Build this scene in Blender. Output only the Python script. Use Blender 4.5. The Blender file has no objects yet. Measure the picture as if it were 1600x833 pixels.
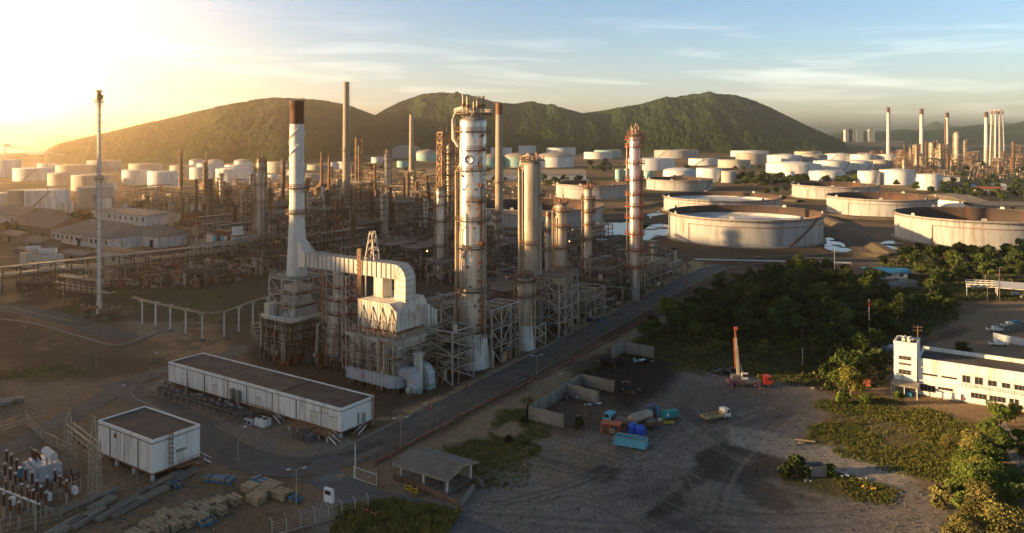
import bpy, math, random
import numpy as np
from mathutils import Vector, Matrix

random.seed(7); rng = np.random.default_rng(11)
SC = bpy.context.scene
COL = SC.collection
R = math.radians

# ------------------------------------------------------------------ camera
F, H, HZ = 1250.0, 65.0, 205.0          # focal length in photo pixels, eye height in metres, horizon row
cam_d = bpy.data.cameras.new('camera'); cam = bpy.data.objects.new('camera', cam_d); COL.objects.link(cam)
cam.location = (0, 0, H); cam.rotation_euler = (R(90), 0, 0)
cam_d.sensor_width = 36.0; cam_d.lens = 36.0 * F / 1600.0
cam_d.shift_y = -(416.5 - HZ) / 1600.0
cam_d.clip_start = 1.0; cam_d.clip_end = 80000.0
SC.camera = cam

# ------------------------------------------------------------------ sun and sky
SUN_B, SUN_EL = 7.0, 9.5                # sun stands to the left and a little behind the camera, low
to_sun = Vector((-math.cos(R(SUN_B)) * math.cos(R(SUN_EL)), -math.sin(R(SUN_B)) * math.cos(R(SUN_EL)), math.sin(R(SUN_EL))))
sun_d = bpy.data.lights.new('sun', 'SUN'); sun_d.energy = 5.0; sun_d.angle = R(0.6); sun_d.color = (1.0, 0.66, 0.31)
sun = bpy.data.objects.new('sun', sun_d); COL.objects.link(sun)
sun.rotation_euler = (-to_sun).to_track_quat('-Z', 'Y').to_euler(); sun.location = (-300, -100, 200)

W = bpy.data.worlds.new('World'); SC.world = W; W.use_nodes = True
nt = W.node_tree; N = nt.nodes; L = nt.links; N.clear()
def nd(t, **k):
    n = N.new(t)
    for a, b in k.items(): setattr(n, a, b)
    return n
def vm(op, a, b=None):
    n = nd('ShaderNodeVectorMath', operation=op); L.new(a, n.inputs[0])
    if b is not None:
        if isinstance(b, tuple): n.inputs[1].default_value = b
        else: L.new(b, n.inputs[1])
    return n
def mth(op, a, b=None, clamp=False):
    n = nd('ShaderNodeMath', operation=op); n.use_clamp = clamp
    for i, x in enumerate((a, b)):
        if x is None: continue
        if isinstance(x, (int, float)): n.inputs[i].default_value = x
        else: L.new(x, n.inputs[i])
    return n.outputs[0]
sky = nd('ShaderNodeTexSky', sky_type='NISHITA'); sky.sun_disc = False
sky.sun_elevation = R(SUN_EL); sky.sun_rotation = math.atan2(to_sun.x, to_sun.y)
sky.altitude = 60; sky.air_density = 1.0; sky.dust_density = 0.9; sky.ozone_density = 3.0
bg_sky = nd('ShaderNodeBackground'); bg_sky.inputs[1].default_value = 0.075
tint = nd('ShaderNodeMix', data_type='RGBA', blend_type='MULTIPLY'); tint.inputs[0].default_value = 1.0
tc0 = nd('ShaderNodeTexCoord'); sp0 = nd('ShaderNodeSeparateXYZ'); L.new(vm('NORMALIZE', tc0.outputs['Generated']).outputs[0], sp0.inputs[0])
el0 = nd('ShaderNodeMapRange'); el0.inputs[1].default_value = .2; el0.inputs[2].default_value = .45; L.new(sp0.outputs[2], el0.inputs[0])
veil = nd('ShaderNodeMix', data_type='RGBA'); L.new(el0.outputs[0], veil.inputs[0]); veil.inputs[6].default_value = (1.0,1.08,1.20,1); veil.inputs[7].default_value = (1.0,.84,.70,1)   # unseen upper sky tinted warm to add warm fill light
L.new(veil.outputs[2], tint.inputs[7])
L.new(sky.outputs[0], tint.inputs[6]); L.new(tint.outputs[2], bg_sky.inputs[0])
tc = nd('ShaderNodeTexCoord'); dirn = vm('NORMALIZE', tc.outputs['Generated']).outputs[0]
sep = nd('ShaderNodeSeparateXYZ'); L.new(dirn, sep.inputs[0])
# added glow in the sky away from the sun, with a second-sun core
gd = Vector((-0.635, 1.0, 0.105)).normalized()
dt = mth('MAXIMUM', vm('DOT_PRODUCT', dirn, tuple(gd)).outputs['Value'], 0.0)
g1 = mth('MULTIPLY', mth('POWER', dt, 10.0), 0.09)
g2 = mth('MULTIPLY', mth('POWER', dt, 70.0), 0.2)
g3 = mth('MULTIPLY', mth('POWER', dt, 1500.0), 95.0)
def bg(col, strength):
    b = nd('ShaderNodeBackground'); b.inputs[0].default_value = (*col, 1)
    if isinstance(strength, (int, float)): b.inputs[1].default_value = strength
    else: L.new(strength, b.inputs[1])
    return b.outputs[0]
def addsh(a, b):
    n = nd('ShaderNodeAddShader'); L.new(a, n.inputs[0]); L.new(b, n.inputs[1]); return n.outputs[0]
s = addsh(bg_sky.outputs[0], bg((1.0, 0.66, 0.30), g1))
s = addsh(s, bg((1.0, 0.66, 0.29), g2))
s = addsh(s, bg((1.0, 0.60, 0.24), g3))
# warm band of haze low over the land
lowb = mth('POWER', mth('SUBTRACT', 1.0, mth('MAXIMUM', sep.outputs[2], 0.0), True), 13.0)
s = addsh(s, bg((1.0, 0.72, 0.50), mth('MULTIPLY', lowb, 0.25)))
# thin streaky clouds
az = mth('ARCTAN2', sep.outputs[0], sep.outputs[1])
cmb = nd('ShaderNodeCombineXYZ'); L.new(mth('MULTIPLY', az, 3.2), cmb.inputs[0])
L.new(mth('ADD', mth('MULTIPLY', sep.outputs[2], 34.0), mth('MULTIPLY', az, 1.2)), cmb.inputs[1])
cn = nd('ShaderNodeTexNoise'); cn.inputs['Scale'].default_value = 1.25; cn.inputs['Detail'].default_value = 7; cn.inputs['Roughness'].default_value = 0.58
cn.inputs['Distortion'].default_value = 0.5
L.new(cmb.outputs[0], cn.inputs['Vector'])
cr = nd('ShaderNodeMapRange'); cr.inputs[1].default_value = 0.50; cr.inputs[2].default_value = 0.74
L.new(cn.outputs[0], cr.inputs[0])
env = nd('ShaderNodeMapRange'); env.inputs[1].default_value = 0.16; env.inputs[2].default_value = 0.07
L.new(sep.outputs[2], env.inputs[0])
cl = mth('MULTIPLY', cr.outputs[0], env.outputs[0])
s2 = addsh(s, bg((1.0, 0.83, 0.66), mth('MULTIPLY', cl, 0.22)))
out = nd('ShaderNodeOutputWorld'); L.new(s2, out.inputs[0])

SC.view_settings.view_transform = 'Standard'; SC.view_settings.look = 'None'
SC.view_settings.exposure = 1.5; SC.view_settings.gamma = 1.0; SC.view_settings.use_curve_mapping = False
SC.render.engine = 'CYCLES'
cy = SC.cycles
cy.use_denoising = True
try: cy.denoiser = 'OPENIMAGEDENOISE'; cy.denoising_input_passes = 'RGB_ALBEDO_NORMAL'
except Exception: pass
cy.max_bounces = 5; cy.diffuse_bounces = 2; cy.glossy_bounces = 2; cy.transmission_bounces = 2; cy.volume_bounces = 0; cy.transparent_max_bounces = 4
cy.sample_clamp_indirect = 4.0; cy.caustics_reflective = False; cy.caustics_refractive = False
cy.volume_max_steps = 64
W.cycles.sampling_method = 'MANUAL'; W.cycles.sample_map_resolution = 2048

# ------------------------------------------------------------------ pixel <-> world
def P(px, py, z=0.0):
    Y = F * (H - z) / (py - HZ)
    return Vector(((px - 800.0) * Y / F, Y, z))
def XY(px, Y): return (px - 800.0) * Y / F
def Zat(py, Y): return H - (py - HZ) * Y / F
def to_px(p): return (800 + F * p[0] / max(p[1], 1), HZ + F * (H - p[2]) / max(p[1], 1))
U = Vector((0.559, 0.829, 0)); V = Vector((-0.829, 0.559, 0)); GA = math.atan2(0.829, 0.559)   # the plant's street grid
O = Vector((-28.7, 199.6, 0))
def G(u, v, z=0.0): return O + U * u + V * v + Vector((0, 0, z))
def uv_of(p):
    d = Vector((p[0], p[1], 0)) - O; return d.dot(U), d.dot(V)

# ------------------------------------------------------------------ materials
MATS = {}
def mat(name, col, rough=0.7, metal=0.0, var=0.25, scale=0.6, stain=None, stain_amt=0.0, stain_scale=0.5, streak=1.0, bump=0.0, spec=0.3, rnd=0.0, emit=0.0, wave=None, tcol=None):
    """procedural paint / metal / concrete: noise mottling, second-colour stains (streaked down), optional ribs"""
    if name in MATS: return MATS[name]
    m = bpy.data.materials.new(name); m.use_nodes = True; MATS[name] = m
    t = m.node_tree; n = t.nodes; l = t.links; b = n['Principled BSDF']
    b.inputs['Roughness'].default_value = rough; b.inputs['Metallic'].default_value = metal
    b.inputs['Specular IOR Level'].default_value = spec
    geo = n.new('ShaderNodeNewGeometry')
    mp = n.new('ShaderNodeMapping'); mp.inputs['Scale'].default_value = (1, 1, 1.0 / streak); l.new(geo.outputs['Position'], mp.inputs[0])
    nz = n.new('ShaderNodeTexNoise'); nz.inputs['Scale'].default_value = scale; nz.inputs['Detail'].default_value = 5; nz.inputs['Roughness'].default_value = 0.65
    l.new(mp.outputs[0], nz.inputs['Vector'])
    mr = n.new('ShaderNodeMapRange'); mr.inputs[1].default_value = 0.3; mr.inputs[2].default_value = 0.7
    mr.inputs[3].default_value = 1 - var; mr.inputs[4].default_value = 1 + var * 0.6; l.new(nz.outputs[0], mr.inputs[0])
    base = n.new('ShaderNodeMix'); base.data_type = 'RGBA'; base.blend_type = 'MULTIPLY'; base.inputs[0].default_value = 1.0
    base.inputs[6].default_value = (*col, 1); l.new(mr.outputs[0], base.inputs[7]); cur = base.outputs[2]
    if stain:
        nz2 = n.new('ShaderNodeTexNoise'); nz2.inputs['Scale'].default_value = stain_scale; nz2.inputs['Detail'].default_value = 6; nz2.inputs['Roughness'].default_value = 0.7
        l.new(mp.outputs[0], nz2.inputs['Vector'])
        m2 = n.new('ShaderNodeMapRange'); m2.inputs[1].default_value = 0.62 - stain_amt * 0.3; m2.inputs[2].default_value = 0.72; l.new(nz2.outputs[0], m2.inputs[0])
        mx = n.new('ShaderNodeMix'); mx.data_type = 'RGBA'; l.new(m2.outputs[0], mx.inputs[0]); l.new(cur, mx.inputs[6]); mx.inputs[7].default_value = (*stain, 1); cur = mx.outputs[2]
    if rnd:
        oi = n.new('ShaderNodeObjectInfo'); r2 = n.new('ShaderNodeMapRange'); r2.inputs[3].default_value = 1 - rnd; r2.inputs[4].default_value = 1 + rnd
        l.new(oi.outputs['Random'], r2.inputs[0])
        mx = n.new('ShaderNodeMix'); mx.data_type = 'RGBA'; mx.blend_type = 'MULTIPLY'; mx.inputs[0].default_value = 1.0
        l.new(cur, mx.inputs[6]); l.new(r2.outputs[0], mx.inputs[7]); cur = mx.outputs[2]
    l.new(cur, b.inputs['Base Color'])
    if bump:
        bp = n.new('ShaderNodeBump'); bp.inputs['Strength'].default_value = bump; bp.inputs['Distance'].default_value = 0.3; l.new(nz.outputs[0], bp.inputs['Height']); l.new(bp.outputs[0], b.inputs['Normal'])
    if emit:
        b.inputs['Emission Color'].default_value = (*col, 1); b.inputs['Emission Strength'].default_value = emit
    return m
RUST = (0.20, 0.075, 0.03)
M = dict(
 white=mat('white_paint', (0.74, 0.70, 0.635), 0.6, 0, .18, .35, (0.34, 0.26, 0.18), .4, .55, 6),
 tankwhite=mat('tank_white', (0.76, 0.75, 0.72), 0.55, 0, .15, .08, (0.40, 0.32, 0.24), .42, .45, 9, rnd=.08),
 tankgrey=mat('tank_grey', (0.44, 0.43, 0.41), 0.6, 0, .2, .08, (0.24, 0.18, 0.13), .45, .4, 9, rnd=.06),
 tankbeige=mat('tank_beige', (0.50, 0.45, 0.37), 0.6, 0, .2, .08, (0.28, 0.2, 0.13), .42, .45, 9, rnd=.1),
 tankteal=mat('tank_teal', (0.30, 0.50, 0.46), 0.6, 0, .2, .08, (0.45, 0.42, 0.36), .3, .12, 5),
 tanktop=mat('tank_top', (0.40, 0.35, 0.29), 0.7, 0, .25, .1, (0.25, 0.17, 0.11), .3, .15, 1),
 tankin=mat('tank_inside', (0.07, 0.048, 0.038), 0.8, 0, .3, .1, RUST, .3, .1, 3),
 roofwhite=mat('floating_roof_white', (0.62, 0.6, 0.57), 0.5, 0, .3, .07, (0.25, 0.2, 0.16), .4, .06, 1),
 rusty=mat('rusty_steel', (0.20, 0.10, 0.05), 0.75, 0.05, .4, .8, (0.30, 0.13, 0.05), .4, .6, 2, rnd=.25),
 redox=mat('red_oxide', (0.36, 0.10, 0.05), 0.65, 0.0, .35, .8, (0.16, 0.07, 0.04), .3, .6, 2),
 steel=mat('clad_steel', (0.72, 0.66, 0.58), 0.33, 0.65, .2, .5, (0.30, 0.19, 0.11), .48, .5, 5),
 steelw=mat('weathered_cladding', (0.52, 0.43, 0.32), 0.45, 0.15, .25, .4, (0.25, 0.165, 0.10), .5, .5, 5, rnd=.2),
 rustgold=mat('rusty_gold_steel', (0.42, 0.25, 0.12), 0.6, 0.15, .35, .8, (0.22, 0.10, 0.045), .45, .6, 2),
 gal=mat('galvanised_steel', (0.40, 0.335, 0.26), 0.5, 0.2, .25, .6, (0.25, 0.17, 0.11), .25, .6, 2, rnd=.15),
 frame=mat('frame_paint', (0.50, 0.44, 0.365), 0.6, 0.05, .25, .7, (0.24, 0.14, 0.08), .3, .7, 2, rnd=.1),
 framed=mat('dark_frame_steel', (0.15, 0.10, 0.066), 0.7, 0.05, .35, .7, RUST, .3, .7, 2, rnd=.25),
 pipe=mat('insulated_pipe', (0.43, 0.33, 0.22), 0.45, 0.15, .3, .5, (0.22, 0.15, 0.1), .3, .5, 2, rnd=.25),
 duct=mat('duct_panels', (0.68, 0.63, 0.54), 0.6, 0.0, .2, .5, (0.33, 0.20, 0.11), .5, .55, 6),
 casing=mat('heater_casing', (0.62, 0.56, 0.47), 0.6, 0.05, .3, .4, (0.2, 0.14, 0.09), .55, .45, 5),
 grating=mat('deck_grating', (0.17, 0.125, 0.085), 0.8, 0.05, .3, .9, RUST, .3, .7, 1, rnd=.2),
 concrete=mat('concrete', (0.25, 0.22, 0.18), 0.85, 0, .3, .5, (0.16, 0.13, 0.1), .35, .35, 3, bump=.2),
 stackc=mat('chimney_concrete', (0.40, 0.31, 0.22), 0.8, 0, .15, .12, (0.26, 0.18, 0.12), .3, .12, 6),
 stackw=mat('chimney_white', (0.66, 0.63, 0.58), 0.65, 0, .15, .3, (0.42, 0.34, 0.26), .3, .3, 5),
 brown=mat('chimney_brown', (0.11, 0.048, 0.026), 0.75, 0, .3, .5, (0.2, 0.09, 0.05), .3, .5, 2),
 roofdark=mat('roof_felt', (0.085, 0.069, 0.055), 0.9, 0, .35, .35, (0.15, 0.12, 0.09), .5, .16, 1),
 roofgrey=mat('roof_sheet', (0.24, 0.20, 0.16), 0.7, 0.1, .2, .4, (0.14, 0.1, 0.07), .3, .3, 1, rnd=.15),
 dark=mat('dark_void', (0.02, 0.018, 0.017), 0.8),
 glass=mat('window_glass', (0.03, 0.032, 0.036), 0.12, 0, .1, .5, spec=.6),
 asphalt=mat('asphalt', (0.140, 0.115, 0.090), 0.9, 0, .35, .5, (0.17, 0.14, 0.108), .55, .22, 1, bump=.2),
 kerb=mat('kerb_concrete', (0.30, 0.26, 0.2), 0.85, 0, .3, .7),
 gravel=mat('gravel', (0.15, 0.135, 0.12), 0.95, 0, .35, 1.5, (0.09, 0.075, 0.06), .3, .2, 1, bump=.4),
 wood=mat('timber', (0.34, 0.25, 0.15), 0.8, 0, .35, 1.2, (0.18, 0.12, 0.07), .3, .8, 1, rnd=.2),
 woodgrey=mat('weathered_timber', (0.24, 0.2, 0.155), 0.85, 0, .3, 1.0, rnd=.2),
 blue=mat('blue_paint', (0.03, 0.19, 0.36), 0.5, 0, .25, .8, (0.2, 0.17, 0.13), .2, .8, 2),
 bluelight=mat('light_blue_paint', (0.12, 0.42, 0.55), 0.55, 0, .25, .8, (0.25, 0.15, 0.09), .25, .8, 3),
 blueplastic=mat('blue_plastic', (0.02, 0.10, 0.52), 0.4, 0, .15, 1),
 teal=mat('teal_paint', (0.03, 0.30, 0.28), 0.5, 0, .25, 1),
 orange=mat('orange_paint', (0.55, 0.13, 0.035), 0.55, 0, .25, .8, (0.25, 0.12, 0.06), .3, .8, 2),
 red=mat('red_paint', (0.50, 0.04, 0.025), 0.5, 0, .25, .8),
 yellow=mat('yellow_paint', (0.62, 0.40, 0.03), 0.5, 0, .25, .8, (0.25, 0.15, 0.05), .2, .8, 2),
 cream=mat('cream_panel', (0.64, 0.60, 0.49), 0.6, 0, .15, .5, (0.4, 0.33, 0.24), .2, .4, 4),
 black=mat('black_rubber', (0.02, 0.019, 0.018), 0.8),
 trafo=mat('transformer_grey', (0.50, 0.53, 0.56), 0.5, 0.1, .2, .8, (0.3, 0.25, 0.2), .2, .7, 3),
 trafodark=mat('transformer_dark', (0.16, 0.15, 0.14), 0.6, 0.1, .3, .8, (0.22, 0.14, 0.08), .3, .7, 3),
 porcelain=mat('brown_porcelain', (0.14, 0.045, 0.03), 0.3, 0, .2, 2),
 lattice=mat('lattice_galv', (0.42, 0.37, 0.27), 0.55, 0.3, .25, .8),
 bark=mat('bark', (0.13, 0.10, 0.075), 0.95, 0, .3, 1.5),
 skin=mat('skin', (0.42, 0.26, 0.18), 0.6), cloth=mat('dark_cloth', (0.04, 0.045, 0.06), 0.9),
 hat=mat('hard_hat', (0.75, 0.74, 0.7), 0.4), orangepipe=mat('orange_pipe', (0.42, 0.16, 0.07), 0.65, 0, .35, .8, (0.24, 0.12, 0.08), .35, .8, 1),
 redpipe=mat('dull_red_pipe', (0.30, 0.10, 0.065), 0.7, 0, .35, .5, (0.3, 0.22, 0.18), .35, .4, 1),
 lamp=mat('lit_lamp', (1.0, 0.62, 0.18), 0.5, emit=2.5), lampw=mat('lamp_glass', (0.7, 0.7, 0.68), 0.3),
 bwhite=mat('building_white', (0.80, 0.765, 0.70), 0.7, 0, .1, .4, (0.40,0.33,0.25), .38, .7, 8),
 cover=mat('sign_white', (0.78, 0.77, 0.75), 0.6),
 bedboard=mat('dusty_yellow_board', (0.52,0.38,0.17), .7, 0, .3, .9, (0.28,0.17,0.08), .4, .8, 1), boomcream=mat('boom_cream', (0.50,0.43,0.32), .55, 0, .25, .8, (0.26,0.14,0.07), .4, .7, 2),
 char=mat('burnt_heap', (0.025, 0.02, 0.018), 0.95, 0, .4, .8, bump=.5), tarp=mat('grey_tarpaulin', (0.35, 0.36, 0.38), 0.6, 0, .3, .8),
)
# ------------------------------------------------------------------ mesh builder
class MB:
    def __init__(s): s.v = []; s.f = []; s.m = []; s.sm = []; s.mats = []
    def mi(s, m):
        m = M[m] if isinstance(m, str) else m
        if m not in s.mats: s.mats.append(m)
        return s.mats.index(m)
    def add(s, vs, fs, m, smooth=False):
        o = len(s.v); k = s.mi(m); s.v += [tuple(v) for v in vs]
        for f in fs: s.f.append(tuple(i + o for i in f)); s.m.append(k); s.sm.append(smooth)
        return s
    def box(s, x0, x1, y0, y1, z0, z1, m):
        v = [(x0,y0,z0),(x1,y0,z0),(x1,y1,z0),(x0,y1,z0),(x0,y0,z1),(x1,y0,z1),(x1,y1,z1),(x0,y1,z1)]
        return s.add(v, [(0,3,2,1),(4,5,6,7),(0,1,5,4),(1,2,6,5),(2,3,7,6),(3,0,4,7)], m)
    def cb(s, c, d, m, rz=0):
        x, y, z = c; a, b, h = d[0]/2, d[1]/2, d[2]/2; cs, sn = math.cos(rz), math.sin(rz)
        v = [(x+i*a*cs-j*b*sn, y+i*a*sn+j*b*cs, z+k*h) for k in (-1,1) for i,j in ((-1,-1),(1,-1),(1,1),(-1,1))]
        return s.add(v, [(0,3,2,1),(4,5,6,7),(0,1,5,4),(1,2,6,5),(2,3,7,6),(3,0,4,7)], m)
    def bar(s, p, q, w, m, h=None):
        p = Vector(p); q = Vector(q); d = (q - p)
        if d.length < 1e-6: return s
        d.normalize(); up = Vector((0,0,1)) if abs(d.z) < 0.95 else Vector((1,0,0))
        a = d.cross(up).normalized() * (w/2); b = a.cross(d).normalized() * ((h or w)/2)
        v = [p-a-b, p+a-b, p+a+b, p-a+b, q-a-b, q+a-b, q+a+b, q-a+b]
        return s.add(v, [(0,1,2,3),(7,6,5,4),(0,4,5,1),(1,5,6,2),(2,6,7,3),(3,7,4,0)], m)
    def cyl(s, p, q, r0, m, r1=None, n=12, caps=True, smooth=True):
        r1 = r0 if r1 is None else r1; p = Vector(p); q = Vector(q); d = (q-p).normalized()
        up = Vector((0,0,1)) if abs(d.z) < 0.95 else Vector((1,0,0)); a = d.cross(up).normalized(); b = a.cross(d)
        if abs(d.z) > .95: a, b = Vector((1,0,0)), Vector((0,1,0)) * (1 if d.z > 0 else -1)
        vs = [];
        for c, r in ((p, r0), (q, r1)):
            for i in range(n):
                t = 2*math.pi*i/n; vs.append(c + a*math.cos(t)*r + b*math.sin(t)*r)
        s.add(vs, [(i,(i+1)%n,n+(i+1)%n,n+i) for i in range(n)], m, smooth)
        if caps: s.add(vs, [tuple(range(n-1,-1,-1)), tuple(range(n,2*n))], m)
        return s
    def tube(s, pts, r, m, n=6):
        pts = [Vector(p) for p in pts]; vs = []; k = len(pts)
        for i, p in enumerate(pts):
            d = (pts[min(i+1,k-1)] - pts[max(i-1,0)]).normalized()
            up = Vector((0,0,1)) if abs(d.z) < 0.9 else Vector((0.6,0.8,0)); a = d.cross(up).normalized(); b = a.cross(d)
            for j in range(n):
                t = 2*math.pi*j/n; vs.append(p + a*math.cos(t)*r + b*math.sin(t)*r)
        fs = [(i*n+j, i*n+(j+1)%n, (i+1)*n+(j+1)%n, (i+1)*n+j) for i in range(k-1) for j in range(n)]
        s.add(vs, fs, m, True); s.add(vs, [tuple(range(n-1,-1,-1)), tuple(range((k-1)*n, k*n))], m); return s
    def lathe(s, prof, m, n=24, c=(0,0), smooth=True, caps=True, a0=0.0, a1=2*math.pi):
        full = a1 - a0 > 6.28; k = n if full else n+1; vs = []
        for r, z in prof:
            for i in range(k):
                t = a0 + (a1-a0)*i/n; vs.append((c[0]+r*math.cos(t), c[1]+r*math.sin(t), z))
        fs = [(j*k+i, j*k+(i+1)%k, (j+1)*k+(i+1)%k, (j+1)*k+i) for j in range(len(prof)-1) for i in range(n)]
        s.add(vs, fs, m, smooth)
        if caps and full:
            if prof[0][0] > 1e-4: s.add(vs, [tuple(range(k-1,-1,-1))], m)
            if prof[-1][0] > 1e-4: s.add(vs, [tuple(range((len(prof)-1)*k, len(prof)*k))], m)
        return s
    def prism(s, poly, z0, z1, m, top=None):
        n = len(poly); vs = [(x,y,z0) for x,y in poly] + [(x,y,z1) for x,y in poly]
        s.add(vs, [(i,(i+1)%n,n+(i+1)%n,n+i) for i in range(n)] + [tuple(range(n-1,-1,-1))], m)
        return s.add(vs, [tuple(range(n,2*n))], top or m)
    def rail(s, pts, m, h=1.1, w=0.07, closed=False, step=2.2):
        pts = [Vector(p) for p in pts]
        if closed: pts.append(pts[0])
        for a, b in zip(pts, pts[1:]):
            for z in (h, h*.55): s.bar(a+Vector((0,0,z)), b+Vector((0,0,z)), w, m)
            k = max(1, int((b-a).length/step))
            for i in range(k): p = a.lerp(b, i/k); s.bar(p, p+Vector((0,0,h)), w, m)
        return s
    def ladder(s, x, y, z0, z1, m, w=0.5, ang=0):
        dx, dy = math.cos(ang)*w/2, math.sin(ang)*w/2
        s.bar((x-dx,y-dy,z0),(x-dx,y-dy,z1),.09,m); s.bar((x+dx,y+dy,z0),(x+dx,y+dy,z1),.09,m)
        z = z0+.5
        while z < z1: s.bar((x-dx,y-dy,z),(x+dx,y+dy,z),.06,m); z += .8
        return s
    def build(s, name, parent=None, loc=None, rz=0):
        me = bpy.data.meshes.new(name); me.from_pydata(s.v, [], s.f)
        for m in s.mats: me.materials.append(m)
        me.polygons.foreach_set('material_index', s.m); me.polygons.foreach_set('use_smooth', s.sm); me.update()
        o = bpy.data.objects.new(name, me); COL.objects.link(o)
        if parent is not None: o.parent = parent; KIDS.setdefault(parent.name, []).append(o)
        if loc is not None: o.location = loc
        o.rotation_euler = (0, 0, rz)
        return o
KIDS = {}
THINGS = []                              # (object, label or None, phrase used for working out a label)
def setp(o, label, cat, group=None, phrase=None):
    o['category'] = cat
    if label: o['label'] = label
    if group: o['group'] = group
    THINGS.append((o, label, phrase)); return o
def thing(name, label, cat, loc=(0,0,0), rz=0, group=None, phrase=None):
    o = bpy.data.objects.new(name, None); COL.objects.link(o); o.location = loc; o.rotation_euler = (0,0,rz)
    o.empty_display_size = .5
    return setp(o, label, cat, group, phrase)
def struct(o, kind='structure'): o['kind'] = kind; return o
def dup(o, loc=None, rz=None, label=None, group=None, phrase=None, scale=None, cat=None):
    def cp(x, par):
        c = x.copy(); COL.objects.link(c)
        if par is not None: c.parent = par; KIDS.setdefault(par.name, []).append(c)
        for k in KIDS.get(x.name, []): cp(k, c)
        return c
    c = cp(o, None)
    for k in ('label', 'group'):
        if k in c: del c[k]
    if loc is not None: c.location = loc
    if rz is not None: c.rotation_euler = (0,0,rz)
    if scale is not None: c.scale = scale if not isinstance(scale, (int,float)) else (scale,)*3
    return setp(c, label, cat or o.get('category'), group, phrase)
class Proto:
    """first use moves the source itself, later uses are copies of the thing and all its parts"""
    def __init__(s, maker): s.maker = maker; s.o = None
    def put(s, loc, rz=0, scale=None, label=None, group=None, phrase=None):
        if s.o is None:
            s.o = s.maker(); o = s.o; o.location = loc; o.rotation_euler = (0,0,rz)
            if scale is not None: o.scale = scale if not isinstance(scale, (int,float)) else (scale,)*3
            if label: o['label'] = label
            if group: o['group'] = group
            THINGS[:] = [t for t in THINGS if t[0] is not o]; THINGS.append((o, label, phrase)); return o
        return dup(s.o, loc, rz, label, group, phrase, scale)

# numpy noise used for terrain and ground
def vnoise(x, y, seed=0):
    xi = np.floor(x).astype(np.int64); yi = np.floor(y).astype(np.int64); fx = x-xi; fy = y-yi
    def h(a, b):
        n = (a*374761393 + b*668265263 + seed*1442695041) & 0xffffffff
        n = ((n ^ (n >> 13)) * 1274126177) & 0xffffffff; n = n ^ (n >> 16); return (n & 0xffff)/65535.0
    sx = fx*fx*(3-2*fx); sy = fy*fy*(3-2*fy)
    return (h(xi,yi)*(1-sx)+h(xi+1,yi)*sx)*(1-sy) + (h(xi,yi+1)*(1-sx)+h(xi+1,yi+1)*sx)*sy
def fbm(x, y, oct=4, seed=0):
    s = 0; a = .5; t = 0
    for k in range(oct): s = s + a*vnoise(x, y, seed+k*17); t += a; a *= .5; x = x*2.03; y = y*2.03
    return s/t
def worley(x, y, seed=0):
    """height of rounded tree crowns: 1 at a crown's centre, 0 between crowns"""
    xi = np.floor(x).astype(np.int64); yi = np.floor(y).astype(np.int64); best = np.full(x.shape, 9.0)
    def h(a, b, k):
        n = (a*374761393 + b*668265263 + (seed+k)*1442695041) & 0xffffffff
        n = ((n ^ (n >> 13)) * 1274126177) & 0xffffffff; n = n ^ (n >> 16); return (n & 0xffff)/65535.0
    for i in (-1,0,1):
        for j in (-1,0,1):
            a, b = xi+i, yi+j; sz = .55+.6*h(a,b,3)
            d = np.hypot(a+h(a,b,1)-x, b+h(a,b,2)-y)/sz; best = np.minimum(best, d)
    return np.sqrt(np.clip(1-best*best, 0, 1))
def grid_mesh(name, X, Y, Z, material, smooth=True):
    ny, nx = X.shape; co = np.stack([X,Y,Z], -1).reshape(-1,3).astype(np.float32)
    i = np.arange(ny*nx).reshape(ny,nx); q = np.stack([i[:-1,:-1], i[:-1,1:], i[1:,1:], i[1:,:-1]], -1).reshape(-1,4)
    me = bpy.data.meshes.new(name); me.vertices.add(len(co)); me.vertices.foreach_set('co', co.ravel())
    me.loops.add(q.size); me.loops.foreach_set('vertex_index', q.ravel().astype(np.int32))
    me.polygons.add(len(q)); me.polygons.foreach_set('loop_start', np.arange(0, q.size, 4, dtype=np.int32))
    me.polygons.foreach_set('use_smooth', np.full(len(q), smooth)); me.materials.append(material); me.update(calc_edges=True); me.validate()
    o = bpy.data.objects.new(name, me); COL.objects.link(o); return o
def poly_sd(px, py, poly):
    """signed distance to a polygon, positive inside"""
    d = np.full(px.shape, 1e9); ins = np.zeros(px.shape, bool); n = len(poly)
    for i in range(n):
        x1, y1 = poly[i]; x2, y2 = poly[(i+1) % n]; ex, ey = x2-x1, y2-y1
        t = np.clip(((px-x1)*ex+(py-y1)*ey)/(ex*ex+ey*ey+1e-9), 0, 1)
        d = np.minimum(d, np.hypot(px-x1-t*ex, py-y1-t*ey))
        if y1 != y2:
            ins ^= ((y1 > py) != (y2 > py)) & (px < (x2-x1)*(py-y1)/(y2-y1)+x1)
    return np.where(ins, d, -d)
def WP(*pts): return [(p.x, p.y) for p in (P(a, b) for a, b in pts)]
def sheet(name, poly, z, material, kind='structure'):
    """a flat ground sheet from world points"""
    mb = MB(); mb.add([(x,y,z) for x,y in poly], [tuple(range(len(poly)))], material); o = mb.build(name)
    if o.data.polygons[0].normal.z < 0: o.data.flip_normals()
    return struct(o, kind)
def smooth_line(pts, k=6):
    pts = [Vector((*p[:2],0)) for p in pts]; out = []
    for i in range(len(pts)-1):
        p0, p1, p2, p3 = pts[max(i-1,0)], pts[i], pts[i+1], pts[min(i+2,len(pts)-1)]
        for j in range(k):
            t = j/k; out.append(.5*((2*p1)+(p2-p0)*t+(2*p0-5*p1+4*p2-p3)*t*t+(3*p1-p0-3*p2+p3)*t**3))
    return out + [pts[-1]]
def offset_line(l, d):
    o = []
    for i, p in enumerate(l):
        t = (l[min(i+1,len(l)-1)]-l[max(i-1,0)]).normalized(); o.append(p+Vector((-t.y,t.x,0))*d)
    return o
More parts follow.
